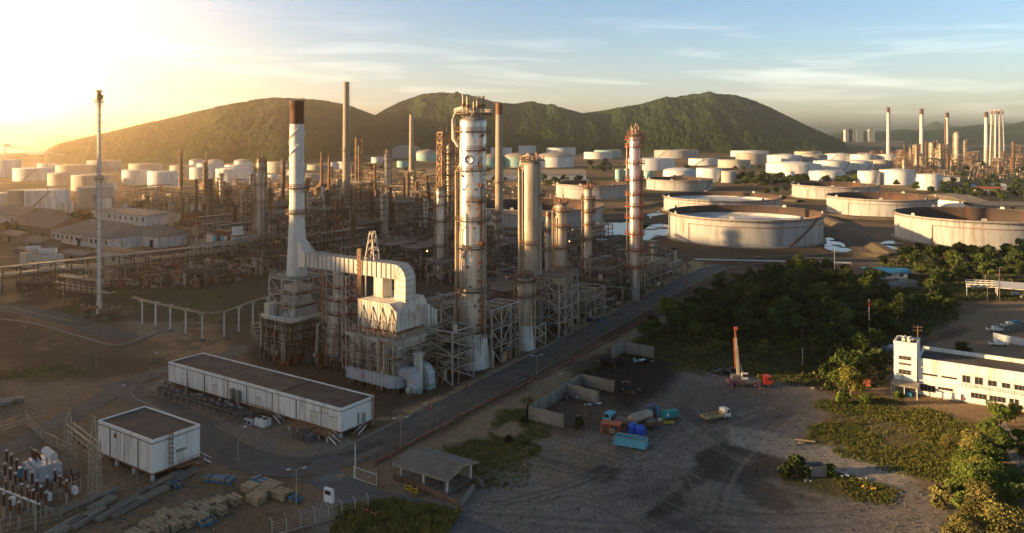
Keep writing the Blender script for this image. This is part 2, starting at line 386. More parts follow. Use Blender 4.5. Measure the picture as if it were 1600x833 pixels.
def ribbon(name, line, w, z, material, w2=None):
    a = offset_line(line, w/2); b = offset_line(line, -w/2); mb = MB(); n = len(line)
    mb.add([(p.x,p.y,z) for p in b]+[(p.x,p.y,z) for p in a], [(i,i+1,n+i+1,n+i) for i in range(n-1)], material)
    return struct(mb.build(name))
def wall_line(mb, line, h, w, m, z0=0):
    for a, b in zip(line, line[1:]): mb.bar((a.x,a.y,z0+h/2),(b.x,b.y,z0+h/2), w, m, h)
# ------------------------------------------------------------------ ground: one sheet to the horizon, its soils laid out by irregular outlines
def axis(lo, hi, step, far_lo, far_hi, g=1.10):
    a = list(np.arange(lo, hi+step, step)); d = step
    x = a[-1]
    while x < far_hi: d *= g; x += d; a.append(x)
    d = step; x = lo; b = []
    while x > far_lo: d *= g; x -= d; b.append(x)
    return np.array(b[::-1]+a)
def spans(segs, far_lo, far_hi, g=1.10):
    a = [segs[0][0]]
    for lo, hi, st in segs: a += list(np.arange(lo+st, hi+.01, st))
    d = segs[-1][2]; x = a[-1]
    while x < far_hi: d *= g; x += d; a.append(x)
    d = segs[0][2]; x = segs[0][0]; b = []
    while x > far_lo: d *= g; x -= d; b.append(x)
    return np.array(b[::-1]+a)
gx = spans([(-215,-60,1.0),(-60,140,.6),(140,275,1.0)], -26000, 26000); gy = spans([(108,230,.6),(230,440,1.0),(440,640,2.0)], -400, 60000)
GX, GY = np.meshgrid(gx, gy)
n1 = fbm(GX/14, GY/14, 4, 3); n2 = fbm(GX/4, GY/4, 4, 9); n3 = fbm(GX/60, GY/60, 4, 21); n4 = fbm(GX/1.6, GY/1.6, 3, 33)
col = np.empty(GX.shape+(3,)); 
def lay(c, mk):
    global col
    col = col*(1-mk[...,None]) + np.array(c)*mk[...,None]
def smooth01(x): x = np.clip(x,0,1); return x*x*(3-2*x)
col[...] = (0.155, 0.112, 0.074)
lay((0.09,0.065,0.045), smooth01((n3-.42)*5)*.75)
lay((0.26,0.19,0.115), smooth01((n1-.52)*6)*.55)
far = smooth01((GY-560)/300)
lay((0.055,0.062,0.024), far*smooth01((fbm(GX/120,GY/120,4,5)-.38)*6)*.9)
lay((0.24,0.19,0.13), far*smooth01((fbm(GX/90,GY/90,4,15)-.55)*7)*.8)
MASK = {}
def patch(pts, c, soft=2.0, amp=5.0, k=1.0, mod=None, keep=None, world=False):
    poly = pts if world else WP(*pts)
    xs = [p[0] for p in poly]; ys = [p[1] for p in poly]; pad = soft+amp+4
    bx = np.where((gx > min(xs)-pad) & (gx < max(xs)+pad))[0]; by = np.where((gy > min(ys)-pad) & (gy < max(ys)+pad))[0]
    if len(bx) == 0 or len(by) == 0: return
    sl = (slice(by[0], by[-1]+1), slice(bx[0], bx[-1]+1))
    sd = poly_sd(GX[sl], GY[sl], poly)+(n1[sl]-.5)*2*amp+(n2[sl]-.5)*amp*.6
    mk = smooth01(sd/soft*.5+.5)*k
    if mod is not None: mk = mk*mod[sl]
    if keep: MASK.setdefault(keep, np.zeros(GX.shape)); MASK[keep][sl] = np.maximum(MASK[keep][sl], mk)
    if c is not None: col[sl] = col[sl]*(1-mk[...,None])+np.array(c)*mk[...,None]
GRASSY = smooth01((n1-.40)*6); WEEDY = smooth01((fbm(GX/7,GY/7,4,44)-.40)*7)
# left fields
patch([(0,500),(150,545),(260,560),(230,600),(120,620),(0,600)], (0.085,0.062,0.045), 5, 8, .8)
patch([(0,560),(150,560),(250,565),(160,590),(0,590)], (0.09,0.082,0.03), 4, 8, .7, GRASSY, 'low')
patch([(60,490),(150,470),(200,500),(120,510)], (0.085,0.08,0.032), 3, 4, .8, GRASSY, 'low')
patch([(180,430),(420,415),(430,470),(420,520),(260,500),(180,470)], (0.095,0.085,0.036), 5, 8, .8, GRASSY, 'low')
patch([(200,505),(330,500),(420,520),(400,560),(250,560)], (0.27,0.20,0.12), 4, 6, .8, smooth01((n2-.35)*5))
patch([(190,500),(300,510),(280,525),(200,530)], (0.22,0.19,0.155), 3, 3, .7)
patch([(60,525),(140,520),(170,545),(80,552)], (0.30,0.23,0.145), 4, 5, .8, smooth01((n1-.45)*6))
patch([(0,600),(200,590),(180,625),(60,660),(0,680)], (0.25,0.195,0.14), 4, 6, .7)
patch([(0,640),(110,615),(200,620),(330,680),(420,720),(330,760),(0,833)], (0.19,0.145,0.10), 4, 4, .9)
patch([(0,690),(90,680),(150,740),(100,775),(0,800)], (0.15,0.12,0.09), 2, 2, .9)
patch([(60,810),(190,770),(330,740),(380,770),(350,833),(60,833)], (0.21,0.155,0.10), 3, 4, .8)
# gravel apron and stone beds by the long white building
patch([(205,610),(262,590),(560,690),(600,665),(640,650),(560,700),(480,718),(390,705),(300,655)], (0.20,0.18,0.155), 1.2, 1.2)
patch([(425,690),(470,675),(480,700),(440,712)], (0.26,0.19,0.115), 1, 1, .7)
# process unit floor: oily dark paving, then a sandy strip along the road
patch([(400,420),(690,400),(760,380),(930,370),(1060,395),(1000,440),(700,620),(600,650),(400,570),(330,520)], (0.10,0.076,0.053), 4, 3)
patch([(300,400),(760,330),(740,300),(200,300),(150,340),(290,380)], (0.06,0.046,0.035), 8, 8, .95)
patch([(585,655),(700,612),(830,550),(1000,455),(1090,400),(1140,410),(1100,430),(1000,485),(830,570),(700,630),(640,655)], (0.40, 0.30, 0.175), 1.5, 2.2, 1, smooth01((n2-.25)*4))
patch([(610,412),(700,396),(715,405),(640,425)], (0.33,0.25,0.15), 3, 3)
# verge between fence and yard
patch([(560,745),(700,672),(900,560),(1100,460),(1180,470),(1000,560),(880,600),(830,640),(870,690),(760,745),(690,770)], (0.25,0.205,0.14), 2, 3, .9)
patch([(690,700),(740,685),(790,690),(830,720),(820,755),(760,765),(730,735)], (0.07,0.075,0.022), 2, 4, .95, None, 'grass')
patch([(770,680),(800,620),(830,600),(850,650),(860,700),(840,720),(800,705)], (0.075,0.075,0.025), 2, 4, .9, WEEDY, 'grass')
patch([(610,785),(720,800),(700,833),(520,833),(540,795)], (0.085,0.085,0.026), 1.5, 2, .95, None, 'tall')
# the big grey yard
patch([(560,765),(650,775),(740,770),(800,745),(860,690),(905,680),(940,640),(985,600),(1030,580),(1100,578),(1160,588),(1240,600),(1310,618),(1300,650),(1260,690),(1420,728),(1440,760),(1530,800),(1600,840),(1600,900),(500,900),(480,800)], (0.180, 0.172, 0.168), 2, 4)
patch([(1000,600),(1130,600),(1250,620),(1270,650),(1160,670),(1050,690),(980,680)], (0.122,0.116,0.113), 5, 6, .8)
patch([(760,745),(880,690),(1000,700),(960,740),(860,760)], (0.235,0.185,0.13), 4, 5, .75)
patch([(700,770),(830,745),(900,790),(800,833),(700,833)], (0.20,0.19,0.18), 5, 5, .8)
patch([(910,738),(940,722),(985,730),(960,752),(925,757)], (0.058,0.054,0.052), .9, 2.5, .95)
patch([(1000,800),(1050,760),(1090,715),(1140,690),(1160,700),(1090,760),(1070,800),(1020,815),(1000,812)], (0.045,0.041,0.039), 1.0, 3, .95)
patch([(1090,720),(1140,690),(1220,715),(1230,740),(1170,755),(1100,750)], (0.056,0.051,0.048), 1.6, 3, .9)
patch([(940,770),(1040,740),(1080,745),(1040,790),(980,790)], (0.075,0.075,0.078), 3, 4, .8)
patch([(1000,810),(1100,800),(1140,833),(1010,833)], (0.065,0.065,0.067), 3, 3, .8)
patch([(1160,740),(1200,755),(1240,790),(1220,800),(1160,770)], (0.075,0.07,0.067), .8, 2, .85)
patch([(1190,758),(1290,780),(1285,788),(1200,768)], (0.10,0.085,0.07), 1.5, 2, .8)
tk = random.Random(4)
TR = [((880,700),(1000,735),(1100,780)),((840,720),(980,760),(1120,825)),((1010,700),(1060,740),(1080,790)),((820,770),(930,780),(1040,830)),((940,690),(1080,680),(1200,640)),((1150,640),(1060,700),(990,760)),((750,800),(900,760),(1010,705)),((700,790),(860,790),(1000,760)),((640,800),(800,812),(1000,826)),((1000,745),(1040,722),(1085,745)),((990,755),(1035,728),(1095,738)),((1240,640),(1150,720),(1120,800)),((1300,800),(1180,800),(1060,770)),((1420,800),(1250,815),(1100,812)),((1060,640),(1120,690),(1180,720)),((860,720),(930,735),(1010,742)),((1080,620),(1020,680),(900,740))]
for a, b, c_ in TR:
    for q in range(3):
        ox, oy = tk.uniform(-12,12), tk.uniform(-9,9)
        for s_ in (-.8,.8):
            ln = offset_line(smooth_line([(P(x+ox, y+oy).x, P(x+ox, y+oy).y) for x, y in (a, b, c_)], 8), s_); w_ = offset_line(ln, .22); v_ = offset_line(ln, -.22)
            patch([(p.x,p.y) for p in w_]+[(p.x,p.y) for p in v_[::-1]], tk.choice([(0.07,0.066,0.064),(0.24,0.225,0.205),(0.09,0.085,0.08)]), .35, .35, tk.uniform(.35,.75), None, None, True)
# burnt and dirty ground inside the walled bays
patch([(900,600),(960,545),(1020,540),(1065,570),(1040,610),(985,640),(940,640),(900,630)], (0.022,0.018,0.016), 3, 3, .97)
patch([(840,640),(880,610),(960,620),(960,660),(900,680),(850,660)], (0.10,0.078,0.06), 3, 3, .9)
patch([(880,570),(960,545),(940,580),(900,595)], (0.05,0.04,0.034), 3, 3, .8)
# right: weedy lot, hedge bank, wood floor, car park, path
patch([(1290,618),(1360,612),(1440,640),(1540,662),(1530,720),(1490,760),(1450,750),(1420,740),(1330,712),(1250,690)], (0.15,0.145,0.042), 2.5, 4, .95, np.maximum(WEEDY,.35), 'weeds')
patch([(1225,742),(1290,735),(1400,765),(1390,785),(1300,775),(1230,755)], (0.09,0.085,0.03), 2, 2, .95, None, 'weeds')
patch([(1470,700),(1550,665),(1640,700),(1640,840),(1470,790)], (0.15,0.14,0.05), 3, 4, .8, WEEDY, 'weeds')
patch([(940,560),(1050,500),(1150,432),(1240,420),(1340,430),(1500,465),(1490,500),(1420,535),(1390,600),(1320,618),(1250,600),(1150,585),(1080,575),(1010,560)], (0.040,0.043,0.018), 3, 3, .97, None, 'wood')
patch([(980,560),(1090,540),(1170,560),(1280,600),(1150,590),(1060,580)], (0.09,0.075,0.045), 4, 4, .7, WEEDY, 'grass')
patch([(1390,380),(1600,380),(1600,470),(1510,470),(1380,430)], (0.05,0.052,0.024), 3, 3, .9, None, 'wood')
patch([(1440,535),(1500,500),(1560,470),(1640,470),(1640,600),(1420,590),(1340,600),(1380,560)], (0.21,0.165,0.12), 2, 2.5)
patch([(1410,535),(1500,510),(1520,515),(1440,540)], (0.075,0.065,0.05), 1.5, 2, .8)
patch([(1360,600),(1420,610),(1600,650),(1640,668),(1560,665),(1430,632),(1360,618)], (0.22,0.17,0.115), 1.5, 1.5, .95)
patch([(1140,668),(1200,672),(1300,700),(1420,735),(1410,758),(1330,745),(1240,718),(1140,695)], (0.28,0.27,0.25), .8, 1.6)
# tank yards: bunded clay, oily beds
patch([(930,345),(1040,335),(1300,340),(1440,345),(1430,395),(1280,400),(1060,400),(900,390)], (0.085,0.066,0.046), 5, 5)
patch([(1290,345),(1400,350),(1430,390),(1330,395)], (0.17,0.14,0.11), 5, 6, .8)
patch([(1230,290),(1300,320),(1060,322),(1000,300)], (0.11,0.095,0.045), 8, 8, .8)
fine = .80+.40*n4
col *= fine[...,None]*np.array((1.22,1.06,.90))
gm = bpy.data.materials.new('ground_soil'); gm.use_nodes = True; t = gm.node_tree; b = t.nodes['Principled BSDF']
at = t.nodes.new('ShaderNodeAttribute'); at.attribute_name = 'soil'
ge = t.nodes.new('ShaderNodeNewGeometry'); fn = t.nodes.new('ShaderNodeTexNoise'); fn.inputs['Scale'].default_value = 1.1; fn.inputs['Detail'].default_value = 8; fn.inputs['Roughness'].default_value = .75
t.links.new(ge.outputs['Position'], fn.inputs['Vector'])
fr = t.nodes.new('ShaderNodeMapRange'); fr.inputs[1].default_value = .3; fr.inputs[2].default_value = .7; fr.inputs[3].default_value = .62; fr.inputs[4].default_value = 1.32; t.links.new(fn.outputs[0], fr.inputs[0])
mx = t.nodes.new('ShaderNodeMix'); mx.data_type = 'RGBA'; mx.blend_type = 'MULTIPLY'; mx.inputs[0].default_value = 1
t.links.new(at.outputs['Color'], mx.inputs[6]); t.links.new(fr.outputs[0], mx.inputs[7]); t.links.new(mx.outputs[2], b.inputs['Base Color'])
b.inputs['Roughness'].default_value = .95; b.inputs['Specular IOR Level'].default_value = .15
f2 = t.nodes.new('ShaderNodeTexNoise'); f2.inputs['Scale'].default_value = 4.5; f2.inputs['Detail'].default_value = 4; t.links.new(ge.outputs['Position'], f2.inputs['Vector'])
r2 = t.nodes.new('ShaderNodeMapRange'); r2.inputs[1].default_value = .36; r2.inputs[2].default_value = .64; r2.inputs[3].default_value = .72; r2.inputs[4].default_value = 1.3; t.links.new(f2.outputs[0], r2.inputs[0])
m2 = t.nodes.new('ShaderNodeMix'); m2.data_type = 'RGBA'; m2.blend_type = 'MULTIPLY'; m2.inputs[0].default_value = 1; t.links.new(mx.outputs[2], m2.inputs[6]); t.links.new(r2.outputs[0], m2.inputs[7]); t.links.new(m2.outputs[2], b.inputs['Base Color'])
bp = t.nodes.new('ShaderNodeBump'); bp.inputs['Strength'].default_value = .7; bp.inputs['Distance'].default_value = .3; t.links.new(fn.outputs[0], bp.inputs['Height']); t.links.new(bp.outputs[0], b.inputs['Normal'])
relief = (n1-.5)*.25*smooth01((GY-100)/30)*np.where(GY < 440, 1, 0)
PONDS = [[(930,366),(948,348),(985,343),(1015,349),(1000,360),(978,370),(952,377),(930,380)],[(995,350),(1035,349),(1066,357),(1050,374),(1010,379),(992,367)],[(1008,336),(1030,329),(1038,334),(1016,340)],[(1280,375),(1296,370),(1316,380),(1340,397),(1326,401),(1306,398),(1286,386)],[(1366,382),(1390,374),(1414,381),(1412,393),(1390,393),(1370,389)],[(1418,429),(1460,427),(1484,431),(1450,434)]]
for q in PONDS:
    pw = WP(*q); sl = (slice(*np.searchsorted(gy,[min(p[1] for p in pw)-15,max(p[1] for p in pw)+15])), slice(*np.searchsorted(gx,[min(p[0] for p in pw)-15,max(p[0] for p in pw)+15])))
    sd = poly_sd(GX[sl],GY[sl],pw); dip = smooth01(sd/5+.5)*(.55*fbm(GX[sl]/13,GY[sl]/9,3,61)-.15)*1.3; relief[sl] = np.minimum(relief[sl],0)-np.maximum(dip,0); mud = smooth01(sd/6+.8)*.85
    col[sl] = col[sl]*(1-mud[...,None])+np.array((0.055,0.043,0.033))*mud[...,None]
ground = struct(grid_mesh('ground', GX, GY, np.minimum(relief, 0.0)-.03, gm))
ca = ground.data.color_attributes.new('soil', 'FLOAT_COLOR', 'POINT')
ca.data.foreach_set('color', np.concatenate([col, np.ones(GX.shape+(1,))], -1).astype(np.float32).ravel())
def mask_at(key, x, y):
    m = MASK.get(key)
    i = np.clip(np.searchsorted(gx, x), 0, len(gx)-1); j = np.clip(np.searchsorted(gy, y), 0, len(gy)-1); return m[j, i]

# ------------------------------------------------------------------ hills
def forest_mat(name, c1, c2):
    m = bpy.data.materials.new(name); m.use_nodes = True; t = m.node_tree; b = t.nodes['Principled BSDF']
    g = t.nodes.new('ShaderNodeNewGeometry'); a = t.nodes.new('ShaderNodeTexNoise'); a.inputs['Scale'].default_value = .09; a.inputs['Detail'].default_value = 6; a.inputs['Roughness'].default_value = .7
    t.links.new(g.outputs['Position'], a.inputs['Vector']); r = t.nodes.new('ShaderNodeValToRGB')
    r.color_ramp.elements[0].position = .32; r.color_ramp.elements[0].color = (*c1,1); r.color_ramp.elements[1].position = .7; r.color_ramp.elements[1].color = (*c2,1)
    t.links.new(a.outputs[0], r.inputs[0]); t.links.new(r.outputs[0], b.inputs['Base Color']); b.inputs['Roughness'].default_value = .95; b.inputs['Specular IOR Level'].default_value = .1
    vo = t.nodes.new('ShaderNodeTexVoronoi'); vo.inputs['Scale'].default_value = .075; t.links.new(g.outputs['Position'], vo.inputs['Vector'])
    sv = t.nodes.new('ShaderNodeSeparateColor'); t.links.new(vo.outputs['Color'], sv.inputs[0]); vr = t.nodes.new('ShaderNodeMapRange'); vr.inputs[3].default_value = .45; vr.inputs[4].default_value = 1.75; t.links.new(sv.outputs[0], vr.inputs[0])
    vx = t.nodes.new('ShaderNodeMix'); vx.data_type = 'RGBA'; vx.blend_type = 'MULTIPLY'; vx.inputs[0].default_value = 1; t.links.new(r.outputs[0], vx.inputs[6]); t.links.new(vr.outputs[0], vx.inputs[7]); t.links.new(vx.outputs[2], b.inputs['Base Color'])   # every crown its own green
    f = t.nodes.new('ShaderNodeTexNoise'); f.inputs['Scale'].default_value = .22; f.inputs['Detail'].default_value = 5; f.inputs['Roughness'].default_value = .75; t.links.new(g.outputs['Position'], f.inputs['Vector'])
    bp = t.nodes.new('ShaderNodeBump'); bp.inputs['Strength'].default_value = 1.0; bp.inputs['Distance'].default_value = 3.0; t.links.new(f.outputs[0], bp.inputs['Height']); t.links.new(bp.outputs[0], b.inputs['Normal'])
    return m
fm = forest_mat('forest_canopy', (0.010,0.020,0.004), (0.036,0.056,0.011))
def ridge(name, sky_pts, Yf, Yr, Yb, px0, px1, npx, nrow, bump, cell, seed, fold=.55, near=None):
    s = np.linspace(px0, px1, npx); ya = np.concatenate([np.linspace(Yf, Yr+60, int(nrow*.8)), np.linspace(Yr+60, Yb, int(nrow*.2)+2)[1:]])
    PX, YY = np.meshgrid(s, ya); sh = near(PX) if near else 0.0; YY = YY-sh; Yf, Yr, Yb = Yf-sh, Yr-sh, Yb-sh; XX = (PX-800)/F*YY
    sk = np.interp(PX, [p[0] for p in sky_pts], [p[1] for p in sky_pts]); top = H+(HZ-sk)*Yr/F
    foot = Yf+fbm(XX/180, YY*0, 3, seed)*(Yr-Yf)*.25; t_ = np.clip((YY-foot)/(Yr-foot), 0, 1)
    f = np.where(YY <= Yr, np.sin(np.pi/2*t_)**1.15, np.cos(np.pi/2*np.clip((YY-Yr)/(Yb-Yr),0,1)))
    folds = (fbm(XX/150+YY/900, YY/420, 5, seed+5)-.5)*2.6*fold*np.sin(np.pi*np.clip(t_,0,1))
    Z = np.maximum(top, 0)*np.clip(f*(1+folds*.9), 0, 1.0)
    Z = Z+bump*worley(XX/cell, YY/cell, seed)*np.clip(Z/12, 0, 1)+bump*.5*worley(XX/cell*2.1, YY/cell*2.1, seed+3)*np.clip(Z/12,0,1)-3*(Z < .5)
    return struct(grid_mesh(name, XX, YY, Z-.5, fm))
skyl = [(40,258),(75,238),(130,224),(200,208),(260,194),(330,178),(400,163),(430,160),(470,161),(510,164),(545,171),(570,180),(586,186),(604,175),(625,164),(660,152),(690,149),(730,153),(770,166),(800,169),(835,165),(870,171),(910,182),(950,177),(1000,170),(1040,160),(1080,152),(1110,151),(1150,154),(1180,164),(1220,181),(1260,201),(1310,223),(1350,240),(1380,258)]
ridge('hill', [(a, b+2.5) for a, b in skyl], 2330, 2860, 3500, 40, 1380, 1300, 200, 13.0, 15.0, 5, near=lambda x: np.interp(x,[40,440,640],[800,760,0]))
ridge('hill', [(1180,235),(1260,222),(1313,211),(1345,207),(1385,207),(1410,204),(1448,207),(1480,203),(1520,198),(1545,196),(1565,200),(1600,192),(1680,186),(1800,200)], 3800, 4700, 5600, 1180, 1800, 420, 60, 6, 14, 31)
ridge('hill', [(1290,209),(1330,203),(1370,206),(1430,206),(1448,197),(1462,191),(1476,195),(1500,200),(1540,196),(1570,193),(1620,198),(1700,205)], 8000, 9500, 11000, 1290, 1700, 200, 30, 6, 30, 37)
# unseen wooded ridge added at left, crest shaped to shade the foreground
def west_ridge():
    xs = np.linspace(-800, -340, 150); ys = np.linspace(-420, 740, 310); X, Y = np.meshgrid(xs, ys)
    top = np.interp(Y, [-420,-300,0,148,170,330,390,450,520,600,680,735], [0,88,94,93,114,112,108,112,116,112,70,0])
    prof = np.where(X < -520, np.clip((X+800)/280,0,1), np.clip((-340-X)/180,0,1))
    Z = top*smooth01(prof)*(1+.10*(fbm(X/60,Y/60,4,71)-.5))+5*worley(X/9,Y/9,4)*np.clip(top*prof/10,0,1)-1
    return struct(grid_mesh('hill', X-np.maximum(Y-330,0)*.78, Y, Z, fm))
west_ridge()

# ------------------------------------------------------------------ sea
wm = bpy.data.materials.new('sea_water'); wm.use_nodes = True; t = wm.node_tree; b = t.nodes['Principled BSDF']
b.inputs['Base Color'].default_value = (0.07,0.085,0.09,1); b.inputs['Roughness'].default_value = .5; b.inputs['Specular IOR Level'].default_value = .2
g = t.nodes.new('ShaderNodeNewGeometry'); a = t.nodes.new('ShaderNodeTexNoise'); a.inputs['Scale'].default_value = .03; a.inputs['Detail'].default_value = 8; t.links.new(g.outputs['Position'], a.inputs['Vector'])
bp = t.nodes.new('ShaderNodeBump'); bp.inputs['Strength'].default_value = .5; bp.inputs['Distance'].default_value = 6; t.links.new(a.outputs[0], bp.inputs['Height']); t.links.new(bp.outputs[0], b.inputs['Normal'])
coast = [(-2600,1750),(-1950,2200),(-1720,2330),(-1480,2420),(-1380,2700),(-1450,3600),(-1150,4600),(-900,7000),(-600,12000),(2500,30000),(9000,58000),(-24000,58000),(-24000,1750)]
sheet('sea', coast, .35, wm)
pm = bpy.data.materials.new('pond_water'); pm.use_nodes = True; b = pm.node_tree.nodes['Principled BSDF']; b.inputs['Base Color'].default_value = (0.05,0.055,0.05,1); b.inputs['Roughness'].default_value = .12
g = pm.node_tree.nodes.new('ShaderNodeNewGeometry'); a = pm.node_tree.nodes.new('ShaderNodeTexNoise'); a.inputs['Scale'].default_value = .6; a.inputs['Detail'].default_value = 4; pm.node_tree.links.new(g.outputs['Position'], a.inputs['Vector'])
bp = pm.node_tree.nodes.new('ShaderNodeBump'); bp.inputs['Strength'].default_value = .08; bp.inputs['Distance'].default_value = .3; pm.node_tree.links.new(a.outputs[0], bp.inputs['Height']); pm.node_tree.links.new(bp.outputs[0], b.inputs['Normal'])
for q in PONDS:
    pw = WP(*q); cx_, cy_ = np.mean([p[0] for p in pw]), np.mean([p[1] for p in pw]); sheet('puddle', [(cx_+(x-cx_)*1.12, cy_+(y-cy_)*1.08) for x, y in pw], -.16, pm)
def pond(pts, z=.05, name='puddle'):
    ln = smooth_line(WP(*pts)+[WP(*pts)[0]], 7)[:-1]; sheet(name, [(p.x*(1+.004*math.sin(i*2.1)), p.y+math.sin(i*1.7)*.25) for i, p in enumerate(ln)], z, pm)
pond([(499,747),(515,740),(537,741),(534,748),(515,753),(501,752)], .035)
pond([(452,745),(468,744),(475,748),(462,751)], .035)

# ------------------------------------------------------------------ roads, kerbs, bunds
M['clayroad'] = mat('dusty_asphalt', (0.20,0.155,0.11), .95, 0, .35, .8)
ml = smooth_line(WP((300,672),(370,712),(450,730),(520,720),(580,700),(680,648),(800,585),(940,510),(1060,445),(1128,417),(1215,408)), 8)
ribbon('road', ml, 9.0, .02, 'asphalt')
rp = random.Random(6)
for k in range(16):                                          # mended and worn patches on the carriageway
    i = rp.randrange(16,76); c = ml[i]; d = (ml[i+1]-ml[i-1]).normalized(); n_ = Vector((-d.y,d.x,0)); o_ = rp.uniform(-2.6,2.6); l, w = rp.uniform(1,5), rp.uniform(.5,1.5)
    sheet('road_patch', [tuple((c+n_*(o_+b*w*rp.uniform(.7,1.2))+d*a*l*rp.uniform(.7,1.2))[:2]) for a, b in ((-1,-1),(0,-1.1),(1,-1),(1.1,0),(1,1),(0,.9),(-1,1),(-1.1,0))], .026+.0015*k, ['gravel','roofdark','clayroad'][k%3])
def kerb(line, name='kerb', m='kerb', w=.35, h=.14):
    mb = MB(); a = offset_line(line, w/2); b = offset_line(line, -w/2); n = len(line)
    vs = [(p.x,p.y,-.05) for p in a]+[(p.x,p.y,h) for p in a]+[(p.x,p.y,h) for p in b]+[(p.x,p.y,-.05) for p in b]
    mb.add(vs, [(k*n+i,k*n+i+1,(k+1)*n+i+1,(k+1)*n+i) for k in range(3) for i in range(n-1)], m); return struct(mb.build(name))
kerb(offset_line(ml[30:74], 5.0)); kerb(offset_line(ml[34:76], -4.9))
curve = smooth_line(WP((-40,735),(40,690),(110,650),(180,612),(215,592),(262,578),(330,566),(385,540)), 8)
ribbon('road', curve, 6.5, .016, 'asphalt')
kerb(smooth_line(WP((300,662),(235,634),(208,620),(206,610),(225,602),(262,594)), 8))
ribbon('road', smooth_line(WP((320,668),(260,640),(205,612),(175,598)), 6), 7.5, .012, 'asphalt')
sp = WP((-10,480),(60,489),(130,506),(180,524),(215,522)); ribbon('road', smooth_line(sp, 6), 9.0, .02, 'asphalt')
kerb(smooth_line(WP((-10,498),(45,505),(110,522),(165,538),(195,538),(228,527),(250,518)), 8), w=.6, h=.3); kerb(smooth_line(WP((20,482),(70,494),(118,503)), 8), w=.5, h=.25)
ribbon('road', smooth_line(WP((500,742),(560,772),(660,800),(780,850)), 8), 7, .012, 'gravel')
ribbon('road', smooth_line(WP((1215,408),(1330,409),(1400,420),(1480,432),(1640,430)), 8), 7, .016, 'asphalt')
ribbon('road', smooth_line(WP((1640,842),(1600,742),(1580,690),(1560,660)), 8), 3.0, .02, 'concrete')
def bund(line, w, h, m='gravel', name='bund'):
    mb = MB(); n = len(line); o = [offset_line(line, k*w/2) for k in (1,.35,-.35,-1)]
    vs = [(p.x,p.y,-.1 if q in (0,3) else h) for q in range(4) for p in o[q]]
    mb.add(vs, [(k*n+i,k*n+i+1,(k+1)*n+i+1,(k+1)*n+i) for k in range(3) for i in range(n-1)], m); return struct(mb.build(name))
M['clay'] = mat('bund_clay', (0.13,0.10,0.066), .95, 0, .35, .15, (0.09,0.085,0.035), .4, .1, 1, bump=.3)
bund(smooth_line(WP((1270,335),(1310,352),(1350,375),(1400,404)), 6), 13, 2.4, 'clay')
bund(smooth_line(WP((1000,395),(1060,404),(1160,408),(1250,404),(1330,399),(1400,403),(1500,408),(1640,408)), 6), 8, 1.8, 'clay')
bund(smooth_line(WP((935,385),(975,372),(1010,382),(1050,392)), 6), 8, 1.6, 'clay')
bund(smooth_line(WP((930,330),(990,328),(1035,318),(1100,312)), 6), 10, 2.0, 'clay')
bund(smooth_line(WP((1170,320),(1240,326),(1290,338),(1440,345),(1640,346)), 6), 10, 2.0, 'clay')
bund(smooth_line(WP((860,316),(990,314),(1160,308),(1250,316)), 6), 12, 2.0, 'clay')

# ------------------------------------------------------------------ haze over the whole place
hz = MB(); hz.box(-30000,30000,-600,62000,-6,216,'dark'); hzo = hz.build('haze'); struct(hzo, 'stuff')
hm = bpy.data.materials.new('haze_air'); hm.use_nodes = True; t = hm.node_tree; t.nodes.clear()
pv = t.nodes.new('ShaderNodeVolumePrincipled'); pv.inputs['Color'].default_value = (1.0,0.80,0.56,1); pv.inputs['Density'].default_value = 1.45e-4; pv.inputs['Anisotropy'].default_value = .85
ou = t.nodes.new('ShaderNodeOutputMaterial'); t.links.new(pv.outputs[0], ou.inputs['Volume']); hzo.data.materials.clear(); hzo.data.materials.append(hm)
